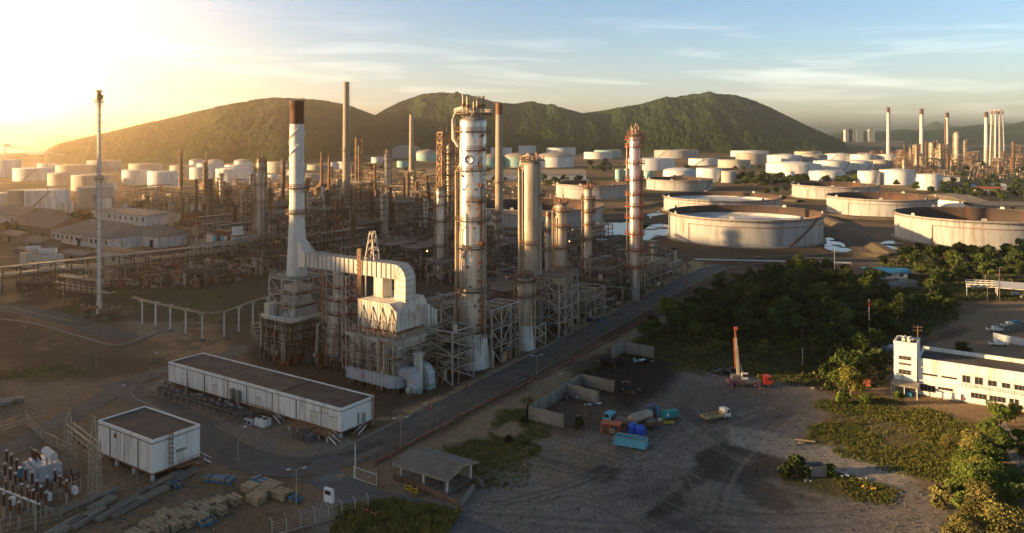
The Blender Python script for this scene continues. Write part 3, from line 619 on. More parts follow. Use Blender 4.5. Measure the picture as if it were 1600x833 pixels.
# ------------------------------------------------------------------ storage tanks
TANKS = []
def tank(pl, pr, yt, yb, kind='cone', shell='tankwhite', desc=None, detail=1, roof=None, dome=.16, stair=None, seg=40, label=None):
    """pl, pr: left and right outline; yt: rim height at the sides; yb: lowest point of the foot (photo pixels)"""
    Yf = F*H/(yb-HZ); Yc = Yf; r = 1
    for _ in range(8): r = (pr-pl)/2*Yc/F*.985; Yc = Yf+r
    X = ((pl+pr)/2-800)*Yc/F; h = max(Zat(yt, Yc), 3.0)
    dd = {'cone': 'white cone roofed storage tank', 'dome': 'dome roofed storage tank', 'float': 'open topped floating roof tank', 'flat': 'flat topped storage tank'}[kind]
    t = thing('storage_tank', label, 'storage tank', (X,Yc,0), 0, 'storage tanks', desc or dd)
    big = r > 25; TANKS.append((X,Yc,r))
    mb = MB(); th = .35
    mb.lathe([(r,0),(r,h)], shell, seg, caps=False)
    if big:
        for k in range(1, 8): mb.lathe([(r+.02,h*k/8-.06),(r+.07,h*k/8),(r+.02,h*k/8+.06)], shell, seg, caps=False)
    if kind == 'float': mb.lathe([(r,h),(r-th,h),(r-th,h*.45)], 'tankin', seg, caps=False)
    mb.build('shell', t)
    mb = MB(); mb.lathe([(r+1.8,0),(r+1.8,.5),(r,.5)], 'concrete', seg, caps=False); mb.build('foundation_ring', t)
    if kind == 'float':
        mb = MB(); zf = h*(.66 if roof == 'roofwhite' else .38); m = roof or 'tankin'
        mb.lathe([(0.01,zf+.3),(r*.35,zf+.1),(r*.55,zf),(r*.9,zf),(r*.9,zf+.7),(r-th-.05,zf+.7)], m, seg, caps=False); mb.build('floating_roof', t)
        mb = MB(); w = 1.3; mb.lathe([(r,h-1.0),(r+w,h-1.0),(r+w,h-.86),(r,h-.86)], 'tankgrey' if not big else 'rusty', seg, caps=False)
        for i in range(seg): a = 2*math.pi*i/seg; mb.bar((r*math.cos(a),r*math.sin(a),h-2.0),((r+w)*math.cos(a),(r+w)*math.sin(a),h-1.0),.12,'tankgrey')
        mb.build('wind_girder', t)
        if big:
            pts = [((r+w-.1)*math.cos(2*math.pi*i/seg),(r+w-.1)*math.sin(2*math.pi*i/seg),h-.86) for i in range(seg)]
            MB().rail(pts,'gal',1.0,.07,True,4).build('handrail', t)
            for i in range(7):                               # foam pourers along the rim
                a = -2.9+i*.9; c, s_ = math.cos(a), math.sin(a); mb = MB()
                q = [(-1.6,0),(1.6,0),(1.0,1.5),(-1.0,1.5)]
                v = [(c*(r+d)-s_*x, s_*(r+d)+c*x, h+z) for d in (-.2,.25) for x,z in q]
                mb.add(v, [(0,1,2,3),(7,6,5,4),(0,4,5,1),(1,5,6,2),(2,6,7,3),(3,7,4,0)], 'tankgrey'); mb.build('foam_pourer', t)
            a = -.6; mb = MB(); p = Vector((math.cos(a)*(r-.5), math.sin(a)*(r-.5), h)); q = Vector((math.cos(a)*r*.45, math.sin(a)*r*.45, zf+.3)); 
            side = Vector((-math.sin(a),math.cos(a),0))*.5
            mb.bar(p+side,q+side,.15,'rusty',.4); mb.bar(p-side,q-side,.15,'rusty',.4)
            for k in range(16): c_ = p.lerp(q,k/16); mb.bar(c_+side,c_-side,.12,'rusty')
            mb.build('rolling_ladder', t)
            mb = MB()                                         # fire-water line with drops
            pts = [((r+.35)*math.cos(x), (r+.35)*math.sin(x), h*.72) for x in np.linspace(-2.6,-.3,22)]; mb.tube(pts,.16,'redox',5)
            for x in (-2.6,-.3): mb.tube([((r+.35)*math.cos(x),(r+.35)*math.sin(x),h*.72),((r+.35)*math.cos(x),(r+.35)*math.sin(x),.3)],.16,'redox',5)
            mb.build('fire_water_pipe', t)
    else:
        mb = MB(); m = roof or ('tanktop' if kind == 'dome' else shell); k = {'cone': .055, 'flat': .02, 'dome': dome}[kind]*2*r
        prof = [(r+.15,h-.15),(r+.15,h)]+[(r*math.cos(x), h+k*math.sin(x)) for x in np.linspace(.12,1.5,7)]+[(.01,h+k)] if kind == 'dome' else [(r+.15,h-.15),(r+.15,h+.05),(r*.5,h+k*.55),(.01,h+k)]
        mb.lathe(prof, m, seg, caps=False); mb.build('roof', t)
        mb = MB(); mb.cyl((r*.2,-r*.3,h+k*.6),(r*.2,-r*.3,h+k+1.2),.4,'gal',n=8); mb.cyl((-r*.4,0,h+k*.3),(-r*.4,0,h+k*.3+1.4),.25,'gal',n=8); mb.build('roof_vent', t)
        if r > 9:
            n_ = max(16, int(r*1.3)); pts = [((r-.1)*math.cos(2*math.pi*i/n_),(r-.1)*math.sin(2*math.pi*i/n_),h+.05) for i in range(n_)]
            MB().rail(pts,'gal',1.1,.10,True,9).build('handrail', t)
    if stair is not None and r > 5:
        a0, a1 = stair; mb = MB(); n_ = 14; A = np.linspace(a0,a1,n_); m = 'rusty' if big or r > 14 else 'gal'
        for q in (.15,1.15):
            pts = [((r+q)*math.cos(x),(r+q)*math.sin(x),.3+(h-.3)*i/(n_-1)) for i,x in enumerate(A)]
            for a, b in zip(pts,pts[1:]): mb.bar(a,b,.16 if r<25 else .2,m,.45)
            if q > 1:
                for a, b in zip(pts,pts[1:]): mb.bar((a[0],a[1],a[2]+1.1),(b[0],b[1],b[2]+1.1),.1,m); mb.bar(a,(a[0],a[1],a[2]+1.1),.08,m)
        for i in range(40):
            x = a0+(a1-a0)*i/39; z = .3+(h-.3)*i/39; mb.bar(((r+.1)*math.cos(x),(r+.1)*math.sin(x),z),((r+1.2)*math.cos(x),(r+1.2)*math.sin(x),z),.3,m,.06)
        mb.build('stairway', t)
    return t
PI = math.pi
T_ = tank
# the great floating-roof tanks
T_(1045,1280,331,388,'float','tankgrey',roof='roofwhite',stair=(-1.3,-.75),seg=96,label='huge nearest grey tank with pale floating roof, tower shadow on its wall')
T_(1037,1217,306,338,'float','tankgrey',roof='roofwhite',seg=80,label='wide grey tank with whitish floating roof right behind the nearest huge tank')
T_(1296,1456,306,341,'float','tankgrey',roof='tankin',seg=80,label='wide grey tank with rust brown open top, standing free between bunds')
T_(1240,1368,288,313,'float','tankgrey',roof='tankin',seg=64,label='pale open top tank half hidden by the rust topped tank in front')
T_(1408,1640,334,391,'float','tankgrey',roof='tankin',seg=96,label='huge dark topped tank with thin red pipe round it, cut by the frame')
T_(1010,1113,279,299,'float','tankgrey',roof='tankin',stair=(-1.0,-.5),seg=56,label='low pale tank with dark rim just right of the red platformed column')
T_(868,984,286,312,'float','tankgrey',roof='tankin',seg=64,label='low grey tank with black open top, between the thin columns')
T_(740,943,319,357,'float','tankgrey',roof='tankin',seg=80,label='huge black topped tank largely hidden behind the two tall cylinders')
# white rows in the right distance
for q in [(1198,1281,256,272,'cone','tankwhite',None),(1272,1326,252,269,'cone','tankwhite',(-1.4,-.6)),(1316,1362,252,267,'cone','tankwhite',(-1.4,-.6)),(1356,1393,251,265,'cone','tankbeige',(-1.4,-.6)),
          (1199,1252,243,255,'cone','tankwhite',(-1.3,-.6)),(1250,1292,242,254,'flat','tankgrey',(-2.6,-1.9)),(1242,1283,237,249,'flat','tankbeige',None),(1290,1330,241,252,'cone','tankwhite',(-2.6,-2.0)),(1329,1370,242,253,'cone','tankwhite',(-1.2,-.6)),(1370,1401,242,253,'cone','tankwhite',(-1.3,-.7)),
          (1265,1319,268,283,'cone','tankwhite',None),(1341,1375,268,289,'cone','tankwhite',(-1.9,-1.0)),(1376,1427,266,290,'cone','tankwhite',None),(1434,1471,273,298,'cone','tankwhite',None),(1227,1241,268,284,'flat','tankwhite',None),
          (1142,1200,236,247,'flat','tankwhite',None),(1150,1196,240,257,'flat','tankbeige',None),(1122,1172,250,263,'flat','tankbeige',(-1.2,-.6)),(1076,1124,248,259,'flat','tankwhite',(-2.4,-1.8)),
          (1022,1092,235,248,'flat','tankgrey',(-2.7,-2.2)),(978,1055,248,267,'flat','tankwhite',None),(1088,1131,263,285,'flat','tankwhite',(-1.2,-.6)),(1127,1150,268,286,'cone','tankgrey',None)]:
    T_(q[0],q[1],q[2],q[3],q[4],q[5],stair=q[6],desc={'tankwhite':'white','tankgrey':'grey','tankbeige':'beige'}[q[5]]+{'cone':' cone roofed',  'flat':' flat topped'}[q[4]]+' storage tank'+(' with slanting stair' if q[6] else ''))
T_(1036,1088,267,277,'dome','tankwhite',dome=.10,roof='tankwhite',label='squat white tank with shallow domed roof above the nearest huge tank')
# domed and teal tanks in the middle distance
T_(786,834,245,262,'dome','tankteal',dome=.13,label='dome roofed tank with pale teal wall right of the tall brown chimney')
T_(838,897,245,262,'dome','tankwhite',dome=.12,label='dome roofed tank with bright white wall above the capped cylinder column')
T_(745,788,247,262,'dome','tankteal',label='dull green domed tank peeping out behind the tallest silver column')
T_(853,900,231,244,'flat','tankwhite',roof='blue',label='white tank with blue top at the foot of the wooded hill')
T_(810,838,228,240,'flat','tankwhite',label='plain white tank at the hill foot behind the teal domed tank')
T_(766,800,231,245,'flat','tankwhite',label='plain white tank at the hill foot, just right of the brown chimney top')
T_(912,957,238,249,'flat','tankwhite',label='low white tank in front of the turquoise tank below the hill')
T_(928,971,235,247,'flat','tankteal',roof='tankteal',label='turquoise flat tank below the wooded hill beside a dark tree')
for a, b, c, d in [(961,973,265,281),(975,986,264,281),(1006,1021,267,280)]: T_(a,b,c,d,'flat','tankteal',seg=20,desc='small upright turquoise tank')
T_(650,684,239,252,'dome','tankteal',label='turquoise domed tank right of the slim pale chimney in the distance')
T_(612,659,234,247,'dome','tankgrey',label='grey domed tank behind the slim pale chimney at the hill foot')
T_(620,640,252,262,'flat','tankteal',label='small turquoise box-like tank left of the slim pale chimney')
T_(580,600,246,255,'flat','tankwhite',label='small white tank at the hill foot right of the tall concrete chimney')
T_(676,700,237,249,'flat','tankwhite',label='white tank at the hill foot left of the lattice tower')
T_(513,530,254,264,'flat','tankwhite',label='small white drum tank just left of the tall concrete chimney')
T_(527,548,253,264,'flat','tankwhite',label='small white drum tank touching the tall concrete chimney')
T_(480,512,258,266,'flat','tankbeige',label='low beige tank between the white chimney and the concrete chimney')
# warm hazy tanks on the left
for q in [(192,234,266,290,'flat','tankwhite'),(232,279,268,293,'flat','tankwhite'),(266,301,259,278,'flat','tankbeige'),(203,252,256,272,'flat','tankbeige'),(297,332,262,281,'cone','tankwhite'),(308,345,256,270,'flat','tankwhite'),
          (338,390,264,286,'cone','tankwhite'),(352,395,258,275,'flat','tankwhite'),(418,456,253,271,'flat','tankbeige'),(417,438,273,288,'flat','tankwhite'),(390,416,271,288,'flat','tankwhite'),(448,468,266,287,'flat','tankwhite'),
          (311,346,290,300,'flat','tankgrey'),(14,43,297,331,'flat','tankbeige'),(42,104,297,333,'flat','tankwhite'),(123,176,292,327,'flat','tankgrey'),(77,127,271,291,'cone','tankbeige'),(114,171,274,299,'cone','tankbeige'),
          (24,82,263,284,'flat','tankwhite'),(-6,30,250,278,'flat','tankwhite'),(90,146,258,272,'flat','tankbeige'),(138,187,251,269,'flat','tankgrey'),(60,92,256,268,'flat','tankwhite'),(-20,12,302,330,'flat','tankwhite'),(130,160,274,292,'flat','tankgrey'),(470,500,272,290,'flat','tankbeige')]:
    st = {42:(-1.9,-.9),338:(-2.4,-1.6),24:(-1.6,-.9)}.get(q[0])
    T_(*q,stair=st,desc={'tankwhite':'sunlit white','tankgrey':'shaded grey','tankbeige':'warm beige'}[q[5]]+{'cone':' cone roofed','flat':' flat topped'}[q[4]]+' storage tank')
for q in [(296,319,251,262),(320,349,253,268),(366,393,252,265),(345,372,264,279),(159,182,287,297)]:
    T_(*q,'dome','tankwhite',dome=.14,roof='tankbeige',desc='pale dome roofed storage tank')
# ------------------------------------------------------------------ chimneys, flares, columns
def at(px, yb, z=0): return P(px, yb, z)
def ring_platform(mb, r, z, w=1.2, m='grating', rm='rusty', a0=0, a1=2*PI, n=20):
    mb.lathe([(r+.02,z),(r+w,z),(r+w,z+.28),(r+.02,z+.28),(r+.02,z)], m, n, caps=False, smooth=False, a0=a0, a1=a1)
    full = a1-a0 > 6.28; k = n if full else n+1
    pts = [((r+w-.05)*math.cos(a0+(a1-a0)*i/n),(r+w-.05)*math.sin(a0+(a1-a0)*i/n),z+.15) for i in range(k)]
    mb.rail(pts, rm, 1.2, .11, full, 1.6)
    for i in range(0, k, 3): p = pts[i]; mb.bar((p[0]*r/(r+w),p[1]*r/(r+w),z-1.2),(p[0],p[1],z),.12,m)
    return mb
def chimney(px, Y, ytop, r0, r1, m, label, z0=0, cap=None, capm='brown', rings=(), n=20, name='chimney', extra=None):
    zt = Zat(ytop, Y); t = thing(name, label, 'chimney', (XY(px,Y),Y,z0)); h = zt-z0; zc = h-(cap or 0)
    rr = lambda z: r0+(r1-r0)*z/h
    mb = MB(); mb.lathe([(rr(h*k/12*zc/h), zc*k/12) for k in range(13)]+([(r1*.86,zc),(r1*.86,zc-2)] if not cap else []), m, n, caps=False); mb.build('shaft', t)
    if cap:
        mb = MB(); mb.lathe([(rr(zc)*1.01,zc),(rr(zc)*1.01,h*.99),(r1*1.06,h*.992),(r1*1.06,h),(r1*.85,h),(r1*.85,h-3)], capm, n, caps=False); mb.build('cap', t)
    for z in rings: mb = MB(); ring_platform(mb, rr(z*h), z*h, 1.0, 'grating','gal',n=14); mb.build('platform', t)
    mb = MB(); mb.ladder(rr(0)+.25, -.5, 2, h-1, 'gal', .6, PI/2); mb.build('ladder', t)
    return t
chimney(541,650,128,3.2,2.4,'stackc','tallest tan concrete chimney rising above the wooded hill',0,4,'stackc',(.47,))
chimney(643,1015,179,3.6,2.6,'stackc','slim pale concrete chimney between the lattice tower and the tallest chimney')
chimney(780,478,161,2.6,2.05,'stackc','tan chimney with rust brown top right of the tallest silver column',0,7,'rusty',(.42,))
for px, Y, yt, yb, lb in [(1388,1750,168,0,'leftmost white flue stack of the far plant, with dark tip'),(1440,1560,170,0,'white flue stack with dark tip second along the far plant'),(1480,1700,176,0,'white flue stack with dark tip beside a rusty column, far plant'),(1541,1600,175,0,'slim white flue stack with dark tip just left of the lattice flare')]:
    chimney(px, Y, yt, 4.2, 3.2, 'stackw', lb, 0, 11, 'brown', n=14)
chimney(1477,1690,186,1.8,1.6,'rusty','thin rusty pipe stack hugging a white flue stack, far plant',n=10)
for px, Y, yt, lb in [(351,640,283,'thin brown pole-like stack left of the golden column'),(249,700,315,'short rusty stack left of the small white shed'),(504,560,292,'short white-banded stack right of the capped white chimney')]:
    chimney(px, Y, yt, 1.2, 1.0, 'rusty' if px != 504 else 'stackw', lb, n=12)
# flare with guy wires, left
def flare():
    Y = 285; X = XY(155,Y); t = thing('flare_stack', 'tall slender guyed flare stack with burner tip standing by the left road', 'flare stack', (X,Y,0)); h = Zat(141,Y)
    mb = MB(); mb.lathe([(.95,0),(.95,3),(.62,5),(.62,h*.36),(.55,h*.36),(.5,h-4)],'stackw',14,caps=False)
    for k in range(26): mb.lathe([(.68,4+k*2.9),(.72,4.1+k*2.9),(.68,4.2+k*2.9)],'gal',12,caps=False)
    mb.build('riser', t)
    mb = MB(); mb.lathe([(.5,h-4),(.85,h-3.6),(.85,h-1.5),(.6,h-1.4),(.6,h-.9),(.95,h-.8),(.95,h),(.6,h)],'rusty',14,caps=False); mb.cyl((.9,.1,h-3),(1.3,.1,h-1.8),.35,'rusty'); mb.build('burner_tip', t)
    for z in (h-4.4, h*.60): mb = MB(); ring_platform(mb,.62,z,.9,'grating','gal',n=10); mb.build('platform', t)
    mb = MB(); mb.cb((-1.9,0,h*.52),(1.0,1,2.2),'gal'); mb.bar((-1.5,0,h*.52),(0,0,h*.52),.1,'gal'); mb.build('instrument_box', t)
    mb = MB(); mb.ladder(.85,-.2,2,h-4,'gal',.5,1.2); mb.tube([(-.85,.1,1),(-.8,.1,h-3)],.14,'pipe'); mb.build('ladder', t)
    for a in (.5,2.6,4.7): 
        mb = MB()
        for zz, d in ((h*.87,46),(h*.5,30)): mb.bar((0,0,zz),(d*math.cos(a),d*math.sin(a),.2),.04,'gal')
        mb.build('guy_wire', t)
flare()
# lattice flare of the far plant
def lattice_flare():
    Y = 1500; t = thing('flare_tower', 'bundle of tall striped flare pipes in a lattice at the right edge', 'flare tower', (XY(1558,Y),Y,0)); h = Zat(171,Y); w = 7.5
    for i, (a, b) in enumerate([(-1,-1),(1,-1),(1,1),(-1,1),(0,-1),(0,1)]):
        mb = MB(); mb.cyl((a*w*1.15,b*w*1.15,0),(a*w*.85,b*w*.85,h-(6 if i % 2 else 0)),1.5,'stackw',1.3,8); mb.lathe([(1.5,h-9),(1.5,h-3)],'rusty',8,(a*w*.86,b*w*.86)); mb.build('flare_pipe', t)
    mb = MB(); k = 15
    for j in range(k):
        z0, z1 = h*j/k, h*(j+1)/k; s0 = w*(1.15-.3*j/k); s1 = w*(1.15-.3*(j+1)/k); c = [(-1,-1),(1,-1),(1,1),(-1,1)]
        for q in range(4):
            a, b = c[q], c[(q+1)%4]
            mb.bar((a[0]*s0,a[1]*s0,z0),(b[0]*s1,b[1]*s1,z1),.5,'lattice'); mb.bar((a[0]*s1,a[1]*s1,z1),(b[0]*s1,b[1]*s1,z1),.5,'lattice')
    mb.build('lattice', t)
lattice_flare()
# the white chimney with the brown top, standing on the fired heater
def white_stack():
    p = G(8,46); Y = p.y; t = thing('chimney', 'thick white chimney with dark brown top and spiral strakes on the heater', 'chimney', (p.x,p.y,23.2))
    zt = Zat(157,Y)-23.2; zc = Zat(194,Y)-23.2; zs = Zat(335,Y)-23.2
    mb = MB(); mb.lathe([(2.95,0),(2.9,1),(2.15,zs),(2.12,zs+.3),(2.2,zs+.32),(2.2,zs+2.6),(2.1,zs+2.7),(2.02,zc)],'stackw',28,caps=False)
    for k in range(9): z = zs+3+(zc-zs-3)*k/9; mb.lathe([(2.10,z),(2.16,z+.1),(2.10,z+.2)],'stackw',28,caps=False)
    mb.build('shaft', t)
    mb = MB(); mb.lathe([(2.03,zc),(2.06,zt-1.2),(2.15,zt-1.1),(2.15,zt),(1.8,zt),(1.8,zt-4)],'brown',28,caps=False); mb.build('cap', t)
    for s in range(2):
        pts = []; 
        for i in range(19): a = s*2.094+i/18*2*PI*.9; pts.append((2.22*math.cos(a),2.22*math.sin(a),zc-13+i/18*13))
        MB().tube(pts,.11,'stackw',5).build('strake', t)
    for z in (zs+.2, zs+7.5): mb = MB(); ring_platform(mb,2.2,z,1.0,'grating','rusty'); mb.build('platform', t)
    mb = MB(); mb.ladder(-2.3,.8,zs*.1,zc,'rusty',.6,1.2); mb.build('ladder', t)
white_stack()

def pipe_run(mb, r, ang, z0, z1, pr, m='pipe', off=.5):
    c, s = math.cos(ang), math.sin(ang); d = r+off+pr
    mb.tube([(c*r*.3,s*r*.3,z1),(c*d*.8,s*d*.8,z1+.25),(c*d,s*d,z1-pr*3),(c*d,s*d,z0)], pr, m, 8)
def column(px, Y, ytop, r, label, m='steel', z0=0, plats=(), skirt=0, pipes=(), plat_m='grating', rail_m='rusty', z_s=None, ladder=True, bands=8, head=True, phrase=None, name='distillation_column', loc=None, h=None, topgear=False, cat='column', pw=1.25):
    t = thing(name, label, cat, loc or (XY(px,Y),Y,z0), 0, None, phrase); h = h or Zat(ytop,Y)-z0
    mb = MB(); mb.lathe([(r,skirt),(r,h-r*.5)]+([(r*.97,h-r*.36),(r*.82,h-r*.18),(r*.5,h-r*.05),(.01,h)] if head else []), m, 32, caps=False)
    for k in range(1, bands+1): z = skirt+(h-r*.5-skirt)*k/bands; mb.lathe([(r,z-.07),(r*1.014,z-.05),(r*1.014,z+.05),(r,z+.07)], m, 32, caps=False, smooth=False)
    mb.build('shell', t)
    if skirt: mb = MB(); mb.lathe([(r*1.35,0),(r*1.0,skirt)],'stackw',28,caps=False); mb.build('skirt', t)
    for q in plats:
        z, a0, a1 = q if isinstance(q, tuple) else (q,0,2*PI)
        mb = MB(); ring_platform(mb,r,z*h,pw,plat_m,rail_m,a0,a1,max(6,int(20*(a1-a0)/6.28))); mb.build('platform', t)
    for a, f0, f1, pr in pipes: mb = MB(); pipe_run(mb,r,a,f0*h,f1*h,pr,'pipe'); mb.build('pipe', t)
    if ladder: mb = MB(); mb.ladder((r+.35)*math.cos(-.9),(r+.35)*math.sin(-.9),1,h*.98,rail_m,.6,.6); mb.build('ladder', t)
    return t, h
def cages(t, h, r, spots, m='orangepipe'):
    """caged ladders climbing the shell from platform to platform"""
    for a, z0, z1 in spots:
        c, s_ = math.cos(a), math.sin(a); mb = MB(); mb.ladder((r+.45)*c,(r+.45)*s_,z0*h,z1*h,m,.7,a+PI/2)
        z = z0*h+2
        while z < z1*h: mb.lathe([(.5,z),(.5,z+.14)],m,8,((r+.75)*c,(r+.75)*s_),caps=False); z += 1.3
        mb.build('caged_ladder', t)
def gear(t, h, r, m='rusty', k=6, s=1.0):
    """vent pipes, valves and rails crowding the top of a column"""
    rr = random.Random(int(h*100)); mb = MB(); ring_platform(mb,r*.6,h+.2,r*.75,'grating',m,n=14); mb.build('top_platform', t)
    for i in range(k):
        a = 2*PI*i/k+rr.random(); d = r*(.3+.7*rr.random()); hh = (1.5+2.6*rr.random())*s; x, y = d*math.cos(a), d*math.sin(a)
        mb = MB(); mb.cyl((x,y,h-.2),(x,y,h+hh),.16*s+.1*rr.random(),'pipe',n=8); mb.cyl((x,y,h+hh),(x,y,h+hh+.35),.3*s,m,n=8)
        mb.bar((x,y,h+hh*.6),(x*.2,y*.2,h+hh*.6),.12,m); mb.build('vent_pipe', t)
# tallest silver column
t, h = column(739,222,181,3.7,'tallest silver column with crown of vents and white conical skirt','steel',0,(.14,.30,(.47,-2.6,.4),.58,(.66,-1.9,.9),.78,(.86,-2.2,.3),.935),9.5,((2.5,.15,.55,.38),(3.0,.12,.80,.45),(-2.2,.3,.62,.22),(-.7,.12,.72,.3)),'grating','rusty')
mb = MB(); ring_platform(mb,3.4,h+.4,2.0,'grating','gal'); mb.build('top_platform', t)
mb = MB(); mb.tube([(0,0,h-.5),(0,0,h+1.2),(-2.2,.6,h+2.4),(-4.9,1.2,h+1.6),(-5.4,1.3,h-1.0),(-5.4,1.3,h-6.5),(-3.9,1.0,h-8.5)],.62,'duct',10); mb.build('overhead_pipe', t)
for i, (x, y, hh) in enumerate([(-2.6,-1.2,5.6),(-1.4,-1.5,5.0),(.4,-1.8,3.6),(1.8,-1.2,4.9),(2.9,-.4,5.2),(1.2,.8,4.2)]):
    mb = MB(); mb.cyl((x,y,h-.3),(x,y,h+hh),.34,'pipe',n=10); mb.cyl((x,y,h+hh*.45),(x,y,h+hh*.6),.55,'rusty',n=10); mb.cyl((x,y,h+hh),(x,y,h+hh+.2),.45,'gal',n=10); mb.build('vent_pipe', t)
mb = MB()
for z in (2.6,4.6,5.4): mb.rail([(-.5,-1.8,h+z-1),(3,-1.2,h+z-1),(3.1,1,h+z-1),(0,1.4,h+z-1)],'gal',1,.1,False,1.5)
mb.build('handrail', t)
mb = MB(); mb.lathe([(.35,0),(1.35,0),(1.35,.5),(.9,.5),(.9,.35),(.35,.35)],'steel',20); o = mb.build('manway', t); o.rotation_euler = (R(90),0,R(-12)); o.location = (-.9,-3.5,h-12)
mb = MB()
for k in range(9): z = 12+k*5.3; mb.cyl((1.5*math.cos(k),-3.6,z),(1.5*math.cos(k),-4.3,z),.35,'rusty',n=8); mb.cb((2.2,-3.4,z+1.2),(1.0,.8,.9),'orangepipe')
mb.build('nozzle', t)
mb = MB(); mb.ladder(1.9,-3.9,.3,9,'rusty',.7,.2); mb.build('skirt_ladder', t)
cages(t,h,3.7,[(-.9,.14,.31),(-1.15,.30,.47),(-.8,.47,.59),(-1.1,.58,.67),(-.7,.66,.79),(-1.0,.78,.94)])
mb = MB(); rq = random.Random(8)
for k in range(15): z = 12+k*3.7; a = rq.choice([-1.0,-.95,-.7,-2.3])+rq.uniform(-.08,.08); q = rq.uniform(.3,.6); mb.cb((3.95*math.cos(a),3.95*math.sin(a),z),(q,q,q*1.5),rq.choice(['rusty','rusty','gal','orangepipe'])); mb.tube([(4.1*math.cos(a),4.1*math.sin(a),z),(4.15*math.cos(a+.2),4.15*math.sin(a+.2),z+1.5)],.1,'rusty')
mb.build('valve', t)
# second tall cylinder with pipes down its left side, and the pot-bellied vessel before it
t, h = column(831,258,252,3.15,'tall plain grey cylinder with two thick pipes down its left side','steelw',0,((.52,-3.6,-1.0),(.24,-3.4,-.8),(.80,-.6,.9)),0,((3.05,.2,.985,.42),(3.55,.2,.97,.5),(2.6,.2,.9,.25)),'grating','rusty',bands=10)
gear(t,h,3.1,'orangepipe',4,.7); mb = MB(); mb.tube([(.5,.3,h-.5),(.2,.3,h+1.6),(-1.4,.5,h+2.3),(-3.2,.6,h+1.2),(-3.6,.6,h-3)],.55,'steelw',10); mb.build('overhead_pipe', t)
t, h = column(820,239,432,2.2,'squat dark steel vessel with white skirt in front of the plain cylinder','steelw',0,(.93,.72),7.2,((3.1,.7,.97,.4),(.2,.3,.95,.3)),'grating','rusty')
gear(t,h,2.0,'rusty',3,.8)
t, h = column(877,275,318,1.95,'silver column with orange capped pipe, standing in the white steel frame','steelw',0,(.62,.80,(.93,-3,.6),.45),0,((3.1,.1,.97,.4),(3.7,.2,.9,.25)),'grating','orangepipe'); gear(t,h,1.9,'orangepipe',4,.7)
t, h = column(919,318,295,1.65,'narrow silver column with rusty platforms left of the red platformed one','steelw',0,(.28,.52,.66,.78,.9),0,((3.2,.1,.97,.25),),'rusty','rusty'); gear(t,h,1.6,'redox',5,.8)
t, h = column(992,308,212,2.1,'tall white column ringed with red platforms in front of the far tanks','steel',0,(.2,.3,.40,.5,.57,.64,.73,.83,.93,.975),0,((3.0,.2,.97,.35),(.4,.3,.9,.25),(-.4,.2,.8,.3)),'redox','redox',pw=1.8); gear(t,h,2.2,'redox',8,1.1); cages(t,h,2.1,[(-1.2,.1,.4),(-.8,.4,.64),(-1.3,.64,.97)],'redox')
mb = MB(); mb.tube([(0,0,h),(0,0,h+3.2),(.4,0,h+4.6)],.22,'pipe'); mb.cb((2.6,0,h-3),(2.2,1.2,.4),'redox'); mb.tube([(2,0,h-1),(3.4,0,h-.5),(3.5,0,h-4)],.25,'redox'); mb.build('vent_pipe', t)
t, h = column(1022,361,300,1.4,'short silver column right of the red platformed column','steelw',0,(.4,.6,.8,.95),0,((3.0,.2,.95,.2),),'grating','rusty'); t.scale = (1,1,.42)
t, h = column(688,353,293,1.75,'silver column left of the tallest one, in front of the lattice tower','steel',0,(.35,.62,.8,.9,.97),0,((.3,.1,.97,.35),(3.1,.2,.95,.3)),'grating','rusty'); gear(t,h,1.8,'rusty',5,.9)
t, h = column(407,417,247,1.9,'golden lit column with ringed head left of the capped white chimney','steelw',0,(.55,.72,.88,.96),0,((.3,.05,.97,.5),(3.3,.1,.93,.4)),'grating','rusty'); gear(t,h,2.0,'rusty',5,1)
t, h = column(605,855,240,3.3,'distant column with rusty head left of the slim pale chimney','steelw',0,(.4,.6,.8,.92),0,((.3,.05,.97,.6),),'rusty','rusty'); gear(t,h,3.0,'rusty',5,1.4)
t, h = column(776,395,330,1.2,'thin dark column at the foot of the tan chimney','steelw',0,(.4,.6,.8,.95),0,(),'grating','rusty')
t, h = column(857,330,330,1.1,'thin column half hidden between the plain cylinder and the orange topped one','steelw',0,(.5,.75,.95),0,(),'rusty','rusty')
t, h = column(612,475,315,1.3,'dark rusty column with ringed platforms behind the white duct','rusty',0,(.3,.45,.6,.75,.9),0,((.3,.05,.97,.3),),'rusty','rusty')
